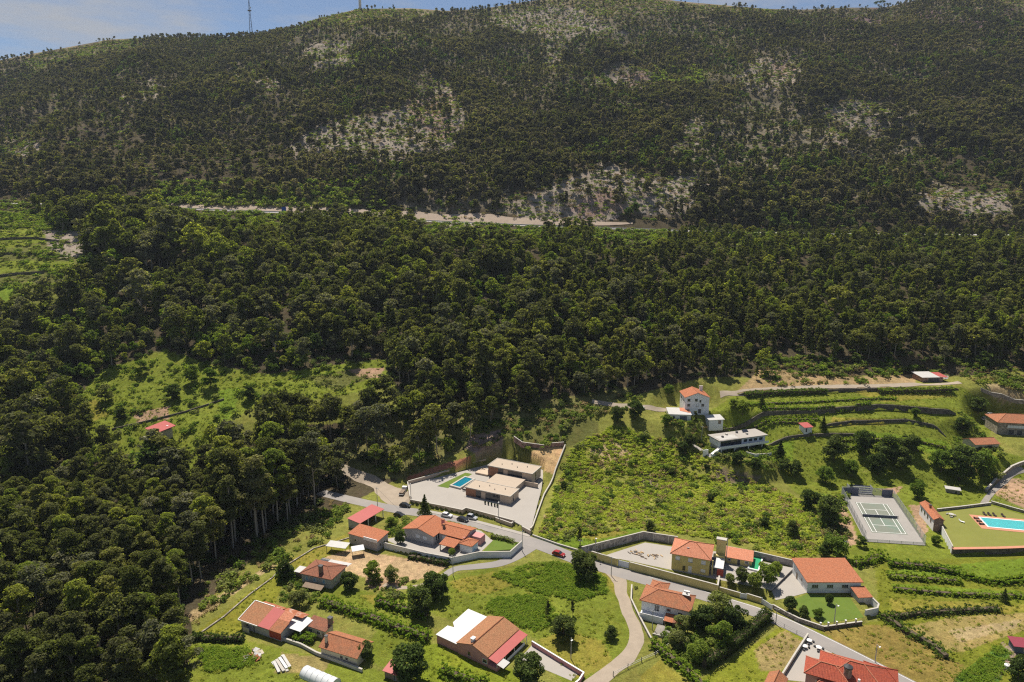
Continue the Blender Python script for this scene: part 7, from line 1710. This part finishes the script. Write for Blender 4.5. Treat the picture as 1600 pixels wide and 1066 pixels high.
for k, (a, b, lb) in enumerate(((1264, 1004, 'white garden chair set nearest the road beside the driveway wall'), (1257, 1013, 'round white garden table by the driveway wall'), (1279, 1015, 'white garden chair set beside the red-roofed house'))):
    x, y = W(a, b); v = thing('garden_furniture', lb, 'furniture', (x, y, 0.02)); MB().tube([(0, 0, 0.68), (0, 0, 0.74)], [0.7, 0.7], 12).build('tabletop', 'white_paint', v); MB().tube([(0, 0, 0), (0, 0, 0.68)], [0.25, 0.08], 8).build('stem', 'dark_metal', v)
    for j in range(3): MB().obox(1.15 * math.cos(j * 2.1), 1.15 * math.sin(j * 2.1), 0, 0.45, 0.45, 0.45, j * 2.1).build('stool', 'dark_metal', v)
sheet('house_forecourt', [(1222, 1062), (1262, 1000), (1300, 1020), (1260, 1066)], 0.0, 'light_paving', 0.03)
sheet('pink_house_drive', [(833, 1006), (906, 1050), (893, 1064), (812, 1030)], 0.0, 'light_paving', 0.03)
x, y, z = at(1478, 591); v = thing('white_tarpaulin', 'pale tarpaulin heap beside the track shed', 'tarpaulin', (x, y, z), 0.3)
MB().add([(-2, -1.5, -0.2), (2, -1.5, -0.2), (2.2, 1.5, -0.2), (-2, 1.5, -0.2), (-0.8, 0, 1.5), (0.9, 0.2, 1.1)], [(0, 1, 5, 4), (1, 2, 5), (2, 3, 4, 5), (3, 0, 4)]).build('sheet', 'grey_sheet', v)

# ------------------------------------------------------------------ motorway furniture and the ridge
def rail(label, y, x0, x1):
    v = thing('guard_rail', label, 'guard rail', (0, y, 0)); pts = [(x, 0, mz(x, y) + 0.85) for x in np.arange(x0, x1, 8.0)]
    b = MB()
    for i in range(len(pts) - 1): a, c = pts[i], pts[i + 1]; b.add([(a[0], -0.05, a[2] - 0.2), (c[0], -0.05, c[2] - 0.2), (c[0], -0.05, c[2] + 0.2), (a[0], -0.05, a[2] + 0.2), (a[0], 0.05, a[2] - 0.2), (c[0], 0.05, c[2] - 0.2), (c[0], 0.05, c[2] + 0.2), (a[0], 0.05, a[2] + 0.2)], [(0, 1, 2, 3), (7, 6, 5, 4), (3, 2, 6, 7), (0, 4, 5, 1)])
    b.build('beam', 'steel', v)
    for p in pts: box(v, 'post', 'steel', p[0] - 0.08, p[0] + 0.08, 0.055, 0.2, p[2] - 1.0, p[2] + 0.15)
rail('near steel guard rail of the motorway, left stretch', 572.8, -320, -190); rail('near steel guard rail of the motorway, right stretch', 572.8, -85, 140)
rail('far steel guard rail of the motorway, left stretch', 589.2, -320, -190); rail('far steel guard rail of the motorway, right stretch', 589.2, -85, 140)
u, v_, w = ray(445, 327); x = float(u / v_ * 574)
v = thing('motorway_sign', 'blue motorway sign standing at the near edge of the carriageway', 'sign', (x, 571.5, mz(x, 0) - 1.0)); box(v, 'panel', 'blue_sign', -1.8, 1.8, -0.08, 0.0, 2.6, 6.4)
for q in (-1.2, 1.2): MB().tube([(q, 0.1, -1.5), (q, 0.1, 6.2)], [0.1, 0.1], 6).build('post', 'steel', v)
def ridge_at(a, y=1290.0):
    u, v_, w = ray(a, 20); x = float(u / v_ * y); return x, y, hz(x, y)
x, y, z = ridge_at(390)
v = thing('radio_mast', 'thin lattice radio mast with a small platform on the left skyline', 'mast', (x, y, z), 0.4)
for q in ((-1, -1), (1, -1), (1, 1), (-1, 1)): MB().tube([(q[0] * 2.4, q[1] * 2.4, -1), (q[0] * 0.9, q[1] * 0.9, 40), (q[0] * 0.35, q[1] * 0.35, 72)], [0.38, 0.3, 0.2], 5).build('leg', 'dark_metal', v)
for k in range(14): zz = 2 + k * 5.0; s = float(np.interp(zz, [0, 40, 72], [2.4, 0.9, 0.35])); s2 = float(np.interp(zz + 5, [0, 40, 72], [2.4, 0.9, 0.35])); MB().tube([(-s, -s, zz), (s2, -s2, zz + 5)], [0.14, 0.14], 4).build('brace', 'dark_metal', v); MB().tube([(s, -s, zz), (-s2, -s2, zz + 5)], [0.14, 0.14], 4).build('brace', 'dark_metal', v)
box(v, 'platform', 'dark_metal', -3.0, 3.0, -3.0, 3.0, 41.0, 42.0); MB().tube([(1.6, -2.2, 46), (1.6, -3.0, 46)], [1.3, 1.3], 10).build('dish', 'lamp_glass', v); MB().tube([(0, 0, 72), (0, 0, 84)], [0.2, 0.1], 5).build('antenna', 'dark_metal', v)
x, y, z = ridge_at(563, 1296.0)
v = thing('ridge_tower', 'smooth pale tower rising out of frame from the grassy ridge', 'tower', (x, y, z - 1)); MB().tube([(0, 0, 0), (0, 0, 2.5)], [3.6, 3.6], 14).build('base', 'concrete', v); MB().tube([(0, 0, 2.5), (0, 0, 30), (0, 0, 62)], [2.5, 2.2, 1.7], 16).build('shaft', 'white_paint', v, True)
for a, lb in ((778, 'short dark post left of the rocky top'), (795, 'short dark post on the rocky top')):
    x, y, z = ridge_at(a); v = thing('ridge_post', lb + ' on the skyline', 'post', (x, y, z)); MB().tube([(0, 0, -1), (0, 0, 9)], [0.35, 0.3], 6).build('shaft', 'dark_metal', v); box(v, 'crossarm', 'dark_metal', -1.6, 1.6, -0.15, 0.15, 7.6, 8.0)

# ------------------------------------------------------------------ air
def build_haze():
    o = MB().box(-1900, 1900, -60, 1900, -40, 640).build('haze', 'white_paint')
    m = bpy.data.materials.new('haze_air'); m.use_nodes = True; t = m.node_tree; t.nodes.clear()
    out = nd(t, 'ShaderNodeOutputMaterial'); v = nd(t, 'ShaderNodeVolumePrincipled')
    v.inputs['Color'].default_value = (0.72, 0.82, 0.97, 1); v.inputs['Density'].default_value = 0.00005; v.inputs['Anisotropy'].default_value = 0.2
    t.links.new(v.outputs[0], out.inputs['Volume'])
    o.data.materials.clear(); o.data.materials.append(m)
    tag(o, kind='stuff')
build_haze()
